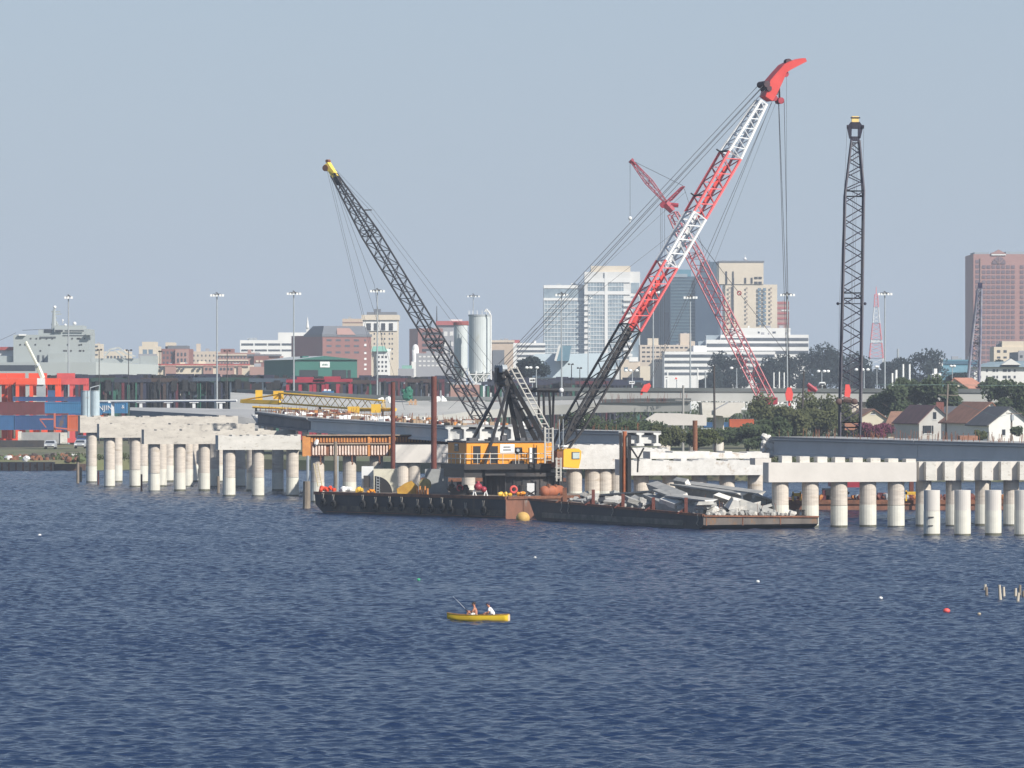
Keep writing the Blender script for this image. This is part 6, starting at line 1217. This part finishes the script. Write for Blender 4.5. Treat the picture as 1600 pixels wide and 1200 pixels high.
for px in (708, 714, 726, 732): m.tube(P(px, 575, 1308), P(px - (4 if px < 720 else -2), 640, 1308), .16, n=4)
for y in (578, 590): m.tube(P(706, y, 1308), P(733, y, 1308), .12, n=4)
m.tube(P(708, 578, 1308), P(720, 598, 1308), .1, n=4); m.tube(P(732, 578, 1308), P(718, 598, 1308), .1, n=4); m.build('stand', white, t)
for y0, y1, px in ((525, 541, 708), (541, 557, 706), (557, 575, 708)): m = MB(); m.path([P(px, y0, 1309), P(px - 4, y0, 1309), P(px - 4, y1, 1309)], .16, n=4); m.build('side_platform', galv, t)
b = bld('low purple brown shed in front of the silos', 704, 748, 601, 1120, 'pink', ybot=660, cat='shed', group=None); wins(b, grid(708, 746, 3, .6), [(606, 612)], M('shed_panel', (.16, .10, .12)))

# ------------------------------------------------------------------ high light masts, lamps, poles, signs
def lightmast(label, px, ytop, Z, n, wpx, dim=False):
    t = thing('light_mast', label, 'light mast', P(px, 690, Z), 'tall light masts of the container terminal'); m = MB(); m.tube((X(px, Z), Z, 1.5), P(px, ytop, Z), .20, .11, n=8); m.build('pole', galv, t)
    m = MB(); a, b = P(px - wpx / 2, ytop + .6, Z), P(px + wpx / 2, ytop + .6, Z); m.tube(a, b, .10, n=5); m.torus(P(px, ytop - .6, Z), UP, wpx / 2 * Z / F * .6, .05, 14, 5); m.tube(P(px, ytop, Z), P(px, ytop - 3.6, Z), .06); m.tube(P(px - 2, ytop - 3, Z), P(px + 2, ytop - 1.5, Z), .06); m.build('lamp_ring', dark, t)
    for k in range(n):
        f = (k + .5) / n; f = f + (.05 if f > .5 else -.02); q = P(px - wpx / 2 + wpx * f, ytop + .6, Z - .2); m = MB(); m.obox(q - V((.19, .4, .34)), (.40, 0, 0), (0, .4, 0), (0, 0, .44)); m.build('lamp', lamp_on, t)
    return t
for a in (('light mast in front of the naval ship', 107, 463.5, 980, 3, 13), ('light mast between the ship and the white office block', 339, 460, 980, 5, 21), ('light mast in front of the green warehouse', 459, 457.5, 985, 5, 22), ('light mast left of the dark boom, before the cream tower', 589.5, 453.5, 985, 5, 23), ('light mast rising behind the big silo', 739.5, 462, 1400, 4, 21), ('light mast in front of the left end of the glass tower', 877.5, 459.5, 985, 4, 21), ('light mast half hidden by the white balconies of the glass tower', 919, 464.5, 1500, 4, 13), ('light mast behind the red boom section', 1020.5, 455, 985, 5, 20), ('light mast in front of the dark striped glass tower', 1078.5, 463.5, 985, 5, 21), ('light mast beside the hoist ropes right of the cream tower', 1230, 459.5, 985, 5, 23), ('light mast standing free right of the upright crane', 1382.5, 458, 985, 5, 22)): lightmast(*a)
def lamp(label, px, ytop, Z, heads, bright=True, base=None):
    t = thing('street_lamp', label, 'street lamp', (X(px, Z), Z, base if base is not None else 11.5), 'street lamps along the viaduct'); m = MB(); q = P(px, ytop, Z); m.tube((q.x, Z, (base if base is not None else 11.5)), q, .12, .08, n=5); m.build('pole', galv if bright else dark, t); m = MB(); m.tube(P(min(heads), ytop + .2, Z), P(max(heads), ytop + .2, Z), .06, n=4); m.build('arm', dark, t)
    for h in heads: m = MB(); c = P(h, ytop, Z); m.ball(c, .3 if bright else .22, (1.1, 1, .8)); m.build('lamp_head', lamp_on if bright else dark, t)
for a in (('three headed lamp left of the boom foot, above the pavilion', 838, 574.5, 905, (823, 829, 839), True, 11), ('two headed lamp just right of the black boom', 988, 579, 905, (978, 985, 995)), ('twin lamp in front of the far trees, left of the hoist ropes', 1151, 575, 905, (1143, 1159)), ('three headed lamp right of the main hook block', 1284, 580, 905, (1279, 1288, 1294)), ('three headed lamp inside the upright crane boom', 1350, 577.5, 905, (1338, 1348, 1356)), ('low lamp between the upright crane and the free light mast', 1370, 573, 1000, (1369, 1371)), ('lamp with a white globe before the teal warehouse', 1488, 572, 1000, (1486, 1491), True, 4), ('dark twin lamp head above the pavilion roof', 893, 569, 1000, (889, 895), False), ('dark twin lamp head left of the boom foot', 906, 575, 1000, (903, 908), False), ('dark camera pole above the ship bow', 155, 546.5, 985, (153, 158), False, 1.5), ('second dark camera pole right of the ship bow', 201, 547, 985, (198, 205), False, 1.5), ('dark camera pole before the red brick block', 250, 549, 985, (249, 252), False, 1.5), ('dark camera pole left of the white office block', 355, 548, 985, (351, 359), False, 1.5)): lamp(*a)
def pole(label, px0, y0, px1, y1, Z, r, mt, arms=(), name='utility_pole'):
    t = thing(name, label, 'pole', (X(px1, Z), Z, 1.5), 'poles'); m = MB(); b0 = P(px1, y1, Z); m.tube((b0.x, Z, min(b0.z, 1.5)), b0, r, n=7); m.tube(b0, P(px0, y0, Z), r, r * .8, n=7); m.build('shaft', mt, t)
    for y, a, c in arms: m = MB(); m.tube(P(a, y, Z), P(c, y + .8, Z), .09, n=4); m.build('crossarm', mt, t)
    return t
dkw = M('dark_pole_wood', (.07, .055, .05), (.04, .035, .032), 1, .9)
pole('dark leaning pole in front of the hammerhead pier', 1115.5, 572, 1117, 705, 820, .2, dkw); pole('pale grey pole left of the short rusty pile', 1067.5, 602, 1067, 702, 760, .2, M('pale_pole', (.34, .33, .31)), [(625, 1055, 1083)])
pole('dark pole among the pines right of the main hook block', 1256, 580, 1252, 690, 800, .17, dkw); pole('dark pole in front of the pines beside the hook ropes', 1235, 630, 1236, 690, 780, .18, dkw)
tp = pole('utility pole with crossarms between the brown houses', 1481, 600, 1477, 690, 840, .2, M('pole_wood', (.22, .18, .15)), [(617, 1466, 1497)]); tp2 = pole('utility pole with transformer before the white gabled house', 1580.5, 645, 1580.5, 692, 780, .17, M('pole_wood', (.22, .18, .15)), [(645.5, 1572, 1597)]); m = MB(); m.tube(P(1581.5, 648, 779.6), P(1581.5, 657, 779.6), .3, n=10); m.build('transformer', galv, tp2)
m = MB(); m.path([P(1370, 601, 838), P(1425, 601.5, 838), P(1481, 601, 840), P(1540, 602, 840), P(1640, 602, 842)], .04, n=4); m.path([P(1466, 618, 840), P(1560, 652, 778), P(1580, 646, 780)], .03, n=4); one(m, 'power_line', M('green_wire', (.12, .2, .19)), 'thin power line strung across the houses on the right', 'power line')
for px, y0, y1, Z, r, l in ((1209, 582, 612, 960, .13, 'first of three slim white poles left of the hook ropes'), (1217.5, 581, 612, 960, .13, 'second of three slim white poles left of the hook ropes'), (1225, 582, 612, 960, .13, 'third of three slim white poles left of the hook ropes'), (1394, 583, 605, 960, .2, 'short pale pole left in the white cluster above the pines'), (1400, 578, 605, 960, .26, 'white pole in the middle of the cluster above the pines'), (1411, 569, 605, 960, .2, 'tall white pole in the cluster above the pines'), (1421, 569, 590, 960, .2, 'separate white pole right of the cluster above the pines'), (1457, 584, 600, 960, .4, 'white stub left of the teal warehouse'), (1460.5, 576, 600, 960, .45, 'white pole beside the teal warehouse'), (1468, 583, 600, 960, .3, 'thin white stub beside the teal warehouse'), (1403, 545, 560, 2200, .5, 'tiny twin chimney far beyond the round tree'), (1043, 580, 606, 960, .14, 'thin pole left of the long white building base'), (1090, 575, 606, 960, .14, 'thin pole before the white strips, right of the striped tower'), (1102, 580, 606, 960, .14, 'thin pole at the edge of the far trees')):
    m = MB(); m.tube(P(px, y1 + 8, Z), P(px, y0, Z), r, n=7); one(m, 'pole', white if 'white' in l else galv, l, 'pole', 'poles')
def sign(label, px0, px1, y0, y1, Z, marks, col=white, mk=black):
    t = thing('road_sign', label, 'sign', P((px0 + px1) / 2, 612, Z), 'road signs along the viaduct'); m = MB(); m.pbox(px0, px1, y0, y1, Z, .1); m.build('board', col, t); m = MB(); m.tube(P((px0 + px1) / 2, y1, Z + .2), P((px0 + px1) / 2, 612, Z + .2), .08); m.build('post', galv, t)
    for a, b_, c, d in marks: m = MB(); m.pbox(a, b_, c, d, Z - .03, .02); m.build('marking', mk, t)
sign('small white sign with dark marks above the goalpost frame', 827, 836.5, 590.5, 597.5, 904, [(828.5, 832, 593, 595), (832.5, 835.5, 592.5, 595.5)]); sign('white sign with marks right of the black boom', 983, 991.5, 595.5, 600, 904, [(984, 987, 597, 598.5), (988, 990.5, 596.5, 598)]); sign('white and red sign in front of the beige parking block', 1053.5, 1061, 589, 593.5, 904, [(1055, 1058, 590, 592.5)], white, redp); sign('white square sign left of the white and red one', 1039, 1044, 587, 593, 904, [(1040, 1043, 589, 590)])
t = thing('van', 'white van driving on the viaduct right of the main hook block', 'van', P(1285, 606, 903)); m = MB(); m.pbox(1280, 1290, 598, 604.5, 902, 2); m.pbox(1281, 1289, 596.8, 598, 902.1, 1.8); m.build('body', white, t); m = MB(); m.pbox(1281, 1289, 599, 601, 901.9, .05); m.build('window', glass_d, t)
for px in (1281.5, 1288.5): m = MB(); m.tube(P(px, 604.5, 901.8), P(px, 604.5, 902.2), .35, n=10); m.build('wheel', rubber, t)
t = thing('truck', 'small blue truck with white boxes in front of the red carriers', 'truck', P(512, 617, 880)); m = MB(); m.pbox(503, 521, 611, 617, 880, 2); m.build('body', M('truck_blue', (.04, .17, .36)), t); m = MB(); m.pbox(506, 510, 608, 611, 880.2, 1.5); m.pbox(512, 516.5, 608.4, 611, 880.2, 1.5); m.build('load', white, t)
for px in (506, 518): m = MB(); m.tube(P(px, 617, 879.8), P(px, 617, 880.2), .35, n=10); m.build('wheel', rubber, t)
m = MB(); rr = random.Random(2); 
for k in range(9): m.rock(P(rr.uniform(628, 641), rr.uniform(608, 622), 852), rr.uniform(.5, .9), rr)
one(m, 'green_tarpaulin', M('tarp_green', (.02, .14, .09)), 'green tarpaulin heap on the ramp between the two rusty piles', 'tarpaulin')
for px, y, n_, l in ((605, 625, 6, 'white tarpaulin heap on the ramp left of the first rusty pile'), (690, 625, 8, 'white tarpaulin heap on the ramp right of the second rusty pile')):
    m = MB(); rr = random.Random(px)
    for k in range(n_): m.rock(P(px + rr.uniform(-12, 12), y + rr.uniform(-1.5, 2), 851), rr.uniform(.35, .75), rr)
    one(m, 'tarpaulin', white, l, 'tarpaulin', 'white tarpaulin heaps on the ramp')
t = thing('trestle', 'light orange timber trestle standing on the ramp', 'trestle', P(644, 632, 846)); m = MB()
for a, c in ((638, 642), (646, 642), (646, 650), (652, 648)): m.tube(P(a, 638, 846), P(c, 624, 846), .14, n=4)
m.tube(P(637, 628, 846), P(652, 628, 846), .13, n=4); m.build('frame', M('trestle_wood', (.5, .3, .16)), t)
# red-white lattice radio tower far away
t = thing('radio_tower', 'faint red and white lattice radio tower far right of the upright crane', 'radio tower', P(1370, 600, 3600)); yb_ = [600, 560, 536, 531, 505, 480, 460]; hw = [13, 10.8, 8.5, 8.2, 5.5, 3.4, 2.2]
for k in range(6):
    m = MB(); A, B = P(1369, yb_[k], 3600), P(1369, yb_[k + 1], 3600); s_ = 3600 / F * 2; m.lattice(A, B, (1, 0, 0), (0, 1, 0), (hw[k] * s_, hw[k] * s_), (hw[k + 1] * s_, hw[k + 1] * s_), 4, .3, .16); m.build('lattice_section', white if k % 2 == 0 else redl, t)
m = MB(); m.tube(P(1369, 460, 3600), P(1369, 448, 3600), .4, .2); m.build('antenna', redl, t)

# ------------------------------------------------------------------ red crane and far right crane
Zd = 840.0; t = thing('red_crane', 'dull red lattice crane with a raised jib behind the main boom', 'crane', P(1197, 690, Zd)); yr = math.radians(25); f_ = V((-math.cos(yr), math.sin(yr), 0)); s_ = V((math.sin(yr), math.cos(yr), 0)); ft = P(1199, 626, Zd); T_ = tip_on(1047, 325, ft, f_); bd_ = (T_ - ft).normalized(); bu_ = bd_.cross(s_).normalized(); bu_ = bu_ if bu_.z > 0 else -bu_
for f0, f1, w0, w1, n in ((0, .35, (2.3, 2.0), (2.3, 2.0), 10), (.35, .75, (2.3, 2.0), (2.3, 2.0), 12), (.75, .97, (2.3, 2.0), (1.5, 1.3), 8)): m = MB(); m.lattice(ft.lerp(T_, f0), ft.lerp(T_, f1), s_, bu_, w0, w1, n, .13, .06); m.build('boom_section', redd, t)
m = MB(); m.tube(ft, ft + V((.6, 0, -.3)), .8); m.tube(P(1035, 319, T_.y), P(1060, 321, T_.y), .45, .35, n=6); m.tube(P(1040, 318, T_.y), P(1051, 330, T_.y), .8, .6, n=6); m.tube(P(1036, 320, T_.y - .5), P(1036, 320, T_.y + .5), .55, n=12); m.build('boom_head', redd, t)
J0, J1 = P(1040, 316, T_.y), P(988, 253, T_.y + 3); m = MB(); m.lattice(J0, J0.lerp(J1, .5), s_, bu_, (.5, .4), (1.2, 1.0), 6, .08, .045); m.lattice(J0.lerp(J1, .5), J1, s_, bu_, (1.2, 1.0), (.5, .4), 6, .08, .045); m.build('jib', redd, t); m = MB(); m.tube(J1, P(985, 250, T_.y + 3), .5, n=6); m.tube(J1, P(993, 257, T_.y + 3), .3); m.build('jib_head', M('jib_head_red', (.25, .03, .05)), t)
m = MB(); a, b_ = P(1045, 314, T_.y), P(1067, 292, T_.y); m.lattice(a, b_, s_, bu_, (1.4, .5), (1.0, .3), 5, .1, .05); m.build('jib_strut', redd, t); m = MB(); m.tube(P(990, 252, T_.y + 3), P(1067, 290, T_.y), .05, n=4); m.tube(P(1067, 290, T_.y), P(1072, 303, T_.y), .05, n=4); m.tube(P(1072, 303, T_.y), P(1100, 395, T_.y), .04, n=4); m.tube(P(995, 262, T_.y + 3), P(1040, 312, T_.y), .04, n=4)
m.tube(P(984.5, 250, T_.y + 3), P(984.5, 338, T_.y + 3), .04, n=4)
for px in (1032, 1034.5, 1038.5): m.tube(P(px, 325, T_.y), P(px, 560, T_.y), .035, n=4)
m.tube(P(1057, 330, T_.y), P(1158, 462, T_.y - 8), .06, n=4); m.tube(P(1158, 462, T_.y - 8), P(1256, 588, Zd + 3), .05, n=4); m.build('ropes', cable_m, t)
m = MB(); q = P(984.5, 341, T_.y + 3); m.ball(q, .32); m.tube(q, q - UP * .7, .06); m.build('hook_ball', white, t); m = MB(); m.torus(P(1155, 458, T_.y - 8), V((0, 1, 0)), .3, .1, 12, 5); m.build('rope_sheave', redd, t)
m = MB(); m.pbox(1196, 1215, 621, 632, Zd - 1, 4); m.pbox(1262, 1276, 604, 612, Zd + 2, .5); m.tube(P(1262, 600, Zd + 2), P(1276, 611, Zd + 2), .35); m.build('house', redd, t); m = MB(); m.pbox(1190, 1232, 650, 700, Zd, 5); m.build('undercarriage', dark, t)
Zf = 1010; t = thing('far_crane', 'thin dark grey lattice crane boom in front of the pink tower', 'crane', P(1520, 690, Zf)); a, b_ = P(1518, 640, Zf), P(1530.5, 452, Zf + 14); m = MB(); m.lattice(a, a.lerp(b_, .55), (1, 0, 0), (0, 1, 0), (2.5, 1.6), (1.7, 1.4), 13, .26, .13); m.build('boom_section', M('grey_indigo', (.10, .10, .16), (.2, .2, .22), .6, .6), t); m = MB(); m.lattice(a.lerp(b_, .55), b_, (1, 0, 0), (0, 1, 0), (1.7, 1.4), (.7, .6), 12, .26, .13); m.build('boom_section', M('grey_indigo', (.1, .1, .16)), t)
m = MB(); q = P(1531.5, 447, Zf + 14); m.obox(q - V((.45, .3, .9)), (.85, 0, 0), (0, .6, 0), (0, 0, 1.6)); m.build('boom_head', M('indigo', (.02, .02, .06)), t); m = MB(); m.tube(P(1529, 450, Zf + 13), P(1509, 610, Zf), .06, n=4); m.tube(P(1533, 450, Zf + 13), P(1526, 600, Zf), .05, n=4); m.build('ropes', cable_m, t); m = MB(); m.pbox(1512, 1530, 622, 640, Zf - 1, 4); m.build('house', redd, t); m = MB(); m.pbox(1508, 1533, 640, 700, Zf - 2, 6); m.build('undercarriage', dark, t)

# ------------------------------------------------------------------ houses on the right
def gable_house(label, px0, px1, pxa, ye, ya, yb, Z, wall, roof, depth, yaw=0.0, wn=(), lapsed=None, chimney=None):
    # gable end faces the camera: eaves at px0 / px1 (row ye), apex pxa (row ya), ground row yb
    t = thing('house', label, 'house', P((px0 + px1) / 2, yb, Z), 'houses behind the bridge on the right'); y = math.radians(yaw); v = V((-math.sin(y), math.cos(y), 0)) * depth
    m = MB(); pts = [P(px0, yb, Z), P(px1, yb, Z), P(px1, ye, Z), P(pxa, ya, Z), P(px0, ye, Z)]; n = 5; m.add(pts + [p + v for p in pts], [tuple(range(n)), tuple(range(2 * n - 1, n - 1, -1))] + [(k, n + k, n + (k + 1) % n, (k + 1) % n) for k in range(n)]); m.build('wall', wall, t)
    m = MB(); o = V((0, -.35, .06)); vv = v + v.normalized() * .5; A, L, R_ = P(pxa, ya, Z) + o, P(px0, ye, Z) + o, P(px1, ye, Z) + o; L = L + (L - A) * .1; R_ = R_ + (R_ - A) * .1; th = UP * .18
    m.hexa([L, A, A + vv, L + vv, L + th, A + th, A + vv + th, L + vv + th]); m.hexa([A + V((.02, 0, -.0)), R_, R_ + vv, A + vv, A + th + V((.02, 0, 0)), R_ + th, R_ + vv + th, A + vv + th]); rf = m.build('roof', roof, t)
    for wx0, wx1, wy0, wy1 in wn: m = MB(); q = P(wx0, wy1, Z - .05); m.obox(q, (X(wx1, Z) - X(wx0, Z), 0, 0), (0, .04, 0), (0, 0, ZZ(wy0, Z) - ZZ(wy1, Z))); w = m.build('window', glass_d, t); m = MB(); m.obox(q + V((-.12, -.03, -.1)), (X(wx1, Z) - X(wx0, Z) + .24, 0, 0), (0, .025, 0), (0, 0, .1)); m.build('sill', white, w)
    if chimney: m = MB(); m.pbox(*chimney, Z + depth * .4, 1.2); m.build('chimney', M('chimney_brick', (.22, .08, .06), (.15, .055, .045), 1.5, .9), rf)
    return t, v
wl_c = M('cream_siding', (.66, .60, .46), (.6, .54, .42), .5, .7); wl_w = M('white_siding', (.78, .76, .72), (.72, .70, .66), .5, .7); wl_g = M('grey_siding', (.60, .58, .54), (.54, .52, .49), .5, .8); rf_b = M('brown_shingle', (.28, .15, .10), (.21, .115, .08), .8, .9); rf_p = M('purple_shingle', (.18, .088, .09), (.135, .07, .072), .8, .9); rf_r = M('red_brown_shingle', (.36, .17, .11), (.28, .135, .09), .8, .9); rf_g = M('slate_shingle', (.115, .115, .125), (.085, .085, .095), .8, .9)
gable_house('cream gabled house with brown roof behind the purple bush', 1341, 1386, 1365, 655, 640.5, 700, 870, wl_c, rf_b, 13, 5, [(1361, 1367, 645, 647)])
t = thing('house', 'low brown roofed house left of the grey gabled one', 'house', P(1412, 700, 868), 'houses behind the bridge on the right'); m = MB(); m.pbox(1388, 1442, 661, 700, 868, 8); m.build('wall', wl_c, t)
m = MB(); m.hexa([P(1383, 663, 866), P(1444, 663, 866), P(1444, 663, 878), P(1383, 663, 878), P(1392, 642.5, 871), P(1442, 642.5, 871), P(1442, 642.5, 872), P(1392, 642.5, 872)]); m.build('roof', rf_b, t); m = MB(); m.pbox(1391, 1396, 668, 677, 867.9, .05); m.build('window', glass_d, t)
gable_house('grey gabled house with a purple brown roof and brick chimney', 1436, 1492, 1462, 661, 635, 700, 850, wl_g, rf_p, 12, 16, [(1458, 1463, 644, 655), (1445, 1455, 665, 677), (1442, 1444.5, 665, 678), (1456, 1458.5, 665, 678)], chimney=(1463, 1475, 628, 652))
gable_house('small white house with a grey roof between two brown roofs', 1480, 1516, 1505, 655, 637, 700, 880, wl_w, M('light_roof', (.3, .3, .31)), 9, 14)
gable_house('white house with a wide red brown roof', 1513, 1575, 1550, 660, 630, 700, 830, wl_w, rf_r, 13, 15)
gable_house('bright white gabled house with a dark slate roof at the right', 1545, 1612, 1579, 664, 637.5, 700, 800, M('bright_white_siding', (.86, .85, .81), (.8, .79, .75), .5, .7), rf_g, 12, 11, [(1566, 1571, 671, 680)])
gable_house('small yellow cottage in front of the far crane foot', 1528, 1551, 1540, 613, 609, 640, 950, M('yellow_siding', (.75, .62, .33), (.7, .56, .3), .5, .7), rf_r, 8, 20, [(1533, 1536, 616, 620)])
gable_house('house with an orange tile roof behind the far pines', 1476, 1520, 1490, 612, 592, 690, 1000, wl_c, M('orange_tile', (.42, .2, .14), (.35, .16, .11), .8, .9), 10, -25)
m = MB(); m.pbox(1320, 1350, 660, 672, 800, 1.0); m.pbox(1500, 1528, 681, 692, 770, 6); one(m, 'shed_roof', rf_r, 'low red brown porch roofs in front of the houses', 'roof')

# ------------------------------------------------------------------ vegetation
def leafm(n, a, b, sc): return M(n, a, b, sc, .9, lo=.35, hi=.65, spec=.1)
lf1 = leafm('pine_foliage', (.095, .10, .045), (.04, .05, .022), .5); lf2 = leafm('dark_foliage', (.065, .085, .042), (.03, .044, .022), .5); lf3 = leafm('far_foliage', (.022, .032, .032), (.014, .021, .022), .15); lf4 = leafm('purple_foliage', (.15, .04, .075), (.08, .025, .04), .6); lf5 = leafm('olive_foliage', (.075, .085, .03), (.04, .05, .02), .6)
bark = M('bark', (.09, .065, .05), (.05, .04, .03), 1, .9)
def foliage(mb, c, rx, ry, rz, n, leaf, rnd, lobes):
    ls = []
    for k in range(lobes):
        a = rnd.random() * math.tau; el = rnd.uniform(-.7, 1); rr_ = rnd.uniform(.35, .72); ls.append((V((rx * rr_ * math.cos(a) * math.cos(el * .8), ry * rr_ * math.sin(a) * math.cos(el * .8), rz * .68 * el)), rnd.uniform(.26, .48)))
    vs, fs = [], []
    for i in range(n):
        lc, lr = ls[rnd.randrange(lobes)]; d = V((rnd.gauss(0, 1), rnd.gauss(0, 1), rnd.gauss(0, 1))).normalized() * (rnd.random() ** .4)
        p = V(c) + lc + V((d.x * rx * lr, d.y * ry * lr, d.z * rz * lr)); a = V((rnd.gauss(0, 1), rnd.gauss(0, 1), rnd.gauss(0, 1))).normalized(); b_ = a.orthogonal().normalized(); s1_ = leaf * rnd.uniform(.6, 1.4); a, b_ = a * s1_, b_ * (s1_ * .7); k = len(vs); vs += [p - a, p + b_ * .8, p + a, p - b_]; fs.append((k, k + 1, k + 2, k + 3))
    mb.add(vs, fs)
def tree(label, px, y0, y1, Z, wpx, lm, seed, n=2600, leaf=.3, lobes=11, cat='tree', name='tree', group=None, trunk=True, deep=.8):
    rnd = random.Random(seed); z1, zc = ZZ(y0, Z), ZZ((y0 + y1) / 2, Z); rz = z1 - zc; rx = wpx / 2 * Z / F * 1.2; rz *= 1.12; c = V((X(px, Z), Z + rx, zc)); t = thing(name, label, cat, (c.x, c.y, 1.5), group)
    m = MB(); foliage(m, c, rx, rx * deep, rz, n, leaf, rnd, lobes); m.build('crown', lm, t)
    if trunk:
        m = MB(); b0 = V((c.x, c.y, 1.4)); tp = c + V((rx * .1, 0, rz * .3)); m.tube(b0, tp, max(.18, rx * .07), .07, n=7)
        for k in range(6): q = b0.lerp(tp, .45 + .09 * k); m.tube(q, q + V((rnd.uniform(-.7, .7) * rx, rnd.uniform(-.5, .5) * rx, rnd.uniform(.1, .5) * rz)), .09, .03, n=5)
        m.build('trunk', bark, t)
    return t
for i, (l, px, y0, y1, Z, w, lm) in enumerate((('broad pine at the foot of the red crane', 1205, 622, 690, 790, 74, lf1), ('tall dark pine left of the upright crane boom', 1280, 614, 686, 800, 80, lf1), ('low pine between the hook block and the red crane', 1240, 636, 690, 775, 60, lf1), ('pine behind the foot of the upright crane', 1318, 632, 690, 810, 46, lf1), ('bushy green shrub left of the girder end', 1168, 663, 703, 740, 86, lf2), ('round shrub beside the broken girder end', 1208, 655, 700, 745, 50, lf2))): tree(l, px, y0, y1, Z, w, lm, 100 + i, 3600, .26, 14, group='green trees behind the bridge')
for i, (l, px, y0, y1, Z, w, lm) in enumerate((('dark tree left of the orange tile roof', 1400, 604, 650, 888, 66, lf2), ('tall dark tree right in the group before the viaduct end', 1428, 588, 645, 892, 56, lf2), ('dark tree in front of the orange tile roof', 1470, 592, 655, 888, 72, lf2), ('dark tree between the upright crane and the houses', 1376, 612, 650, 893, 40, lf2), ('leafy dark tree behind the red brown roof', 1495, 605, 640, 940, 44, lf2), ('large dark tree at the right edge above the white house', 1585, 596, 652, 880, 74, lf2), ('tall tree by the right edge', 1612, 588, 660, 870, 50, lf2), ('grey green tree below the pale grey house', 1555, 590, 632, 1000, 44, lf2))): tree(l, px, y0, y1, Z, w, lm, 200 + i, 2600, .34, 12, group='dark trees around the houses')
tree('purple flowering bush in front of the cream gabled house', 1366, 662, 698, 780, 60, lf4, 300, 2200, .2, 10, 'bush', 'bush', trunk=False); tree('small green bush at the right edge before the white house', 1592, 668, 692, 770, 26, lf2, 301, 900, .2, 7, 'bush', 'bush', trunk=False); tree('little dark tree beside the brick chimney', 1530, 672, 692, 790, 24, lf5, 302, 800, .2, 7, 'bush', 'bush', trunk=False)
for i, (l, px, y0, y1, Z, w) in enumerate((('far blue green tree under the red crane boom', 1140, 556, 625, 1650, 62), ('far tree left of the hook ropes', 1208, 556, 620, 1680, 50), ('wide far tree right of the long white building', 1248, 550, 625, 1700, 72), ('highest far tree between the hook ropes and the upright crane', 1290, 543, 625, 1720, 60), ('far tree behind the upright crane boom', 1332, 550, 625, 1700, 66), ('round domed far tree right of the free light mast', 1437, 550, 615, 1650, 84), ('far tree at the left foot of the domed one', 1398, 566, 615, 1650, 46), ('far tree at the foot of the upright boom', 1358, 568, 620, 1660, 40), ('far dark tree left of the long white building', 1112, 575, 625, 1640, 40), ('far tree below the cream stepped block', 1565, 565, 600, 1350, 26), ('second far tree below the cream stepped block', 1586, 566, 600, 1350, 24), ('far dark tree beside the teal warehouse', 1500, 582, 605, 1300, 40))): tree(l, px, y0, y1, Z, w, lf3, 400 + i, 4200, .46, 16, group='far trees in front of the city')
tree('grey green tree behind the mast top', 828, 558, 600, 1250, 62, lf3, 500, 2200, .42, 12); 
for i, (l, px, y0, y1, Z, w, lm) in enumerate((('dark scrub between the boom foot and the ramp', 935, 640, 695, 690, 110, lf2), ('dark scrub below the pale cap beam', 1000, 652, 695, 680, 80, lf2), ('green scrub under the left part of the cap beam', 1045, 665, 702, 672, 60, lf1), ('olive scrub right of the short rusty pile', 1100, 672, 702, 668, 50, lf5))): tree(l, px, y0, y1, Z, w, lm, 600 + i, 2600, .2, 13, 'scrub', 'shrub', 'scrub in front of the ramp', trunk=False)
# reeds and grass along the shore, low scrub before the far road
def stuff_leaves(name, boxes, lm, leaf, per, seed):
    rnd = random.Random(seed); m = MB(); vs, fs = [], []
    for x0, x1, y0, y1, z0, z1, n in boxes:
        for i in range(n):
            p = V((rnd.uniform(x0, x1), rnd.uniform(y0, y1), z0 + (z1 - z0) * rnd.random() ** 1.5)); a = V((rnd.gauss(0, .5), rnd.gauss(0, .5), 1)).normalized() * leaf * rnd.uniform(.6, 1.5); b_ = V((rnd.gauss(0, 1), rnd.gauss(0, 1), 0)).normalized() * leaf * .5; k = len(vs); vs += [p - a, p + b_, p + a, p - b_]; fs.append((k, k + 1, k + 2, k + 3))
    m.add(vs, fs); return tag(m.build(name, lm), None, kind='stuff')
tag(stuff_leaves('grass', [(5, 70, 684, 700, 1.5, 3.0, 9000), (-70, -50, 774, 795, 1.5, 2.3, 900)], lf5, .22, 1, 3), 'grass along the far shore')
tag(stuff_leaves('undergrowth', [(20, 150, 950, 1000, 1.5, 8, 7000), (40, 200, 1550, 1600, 2, 10, 5000)], lf2, .55, 1, 4), 'dark undergrowth beyond the viaduct')
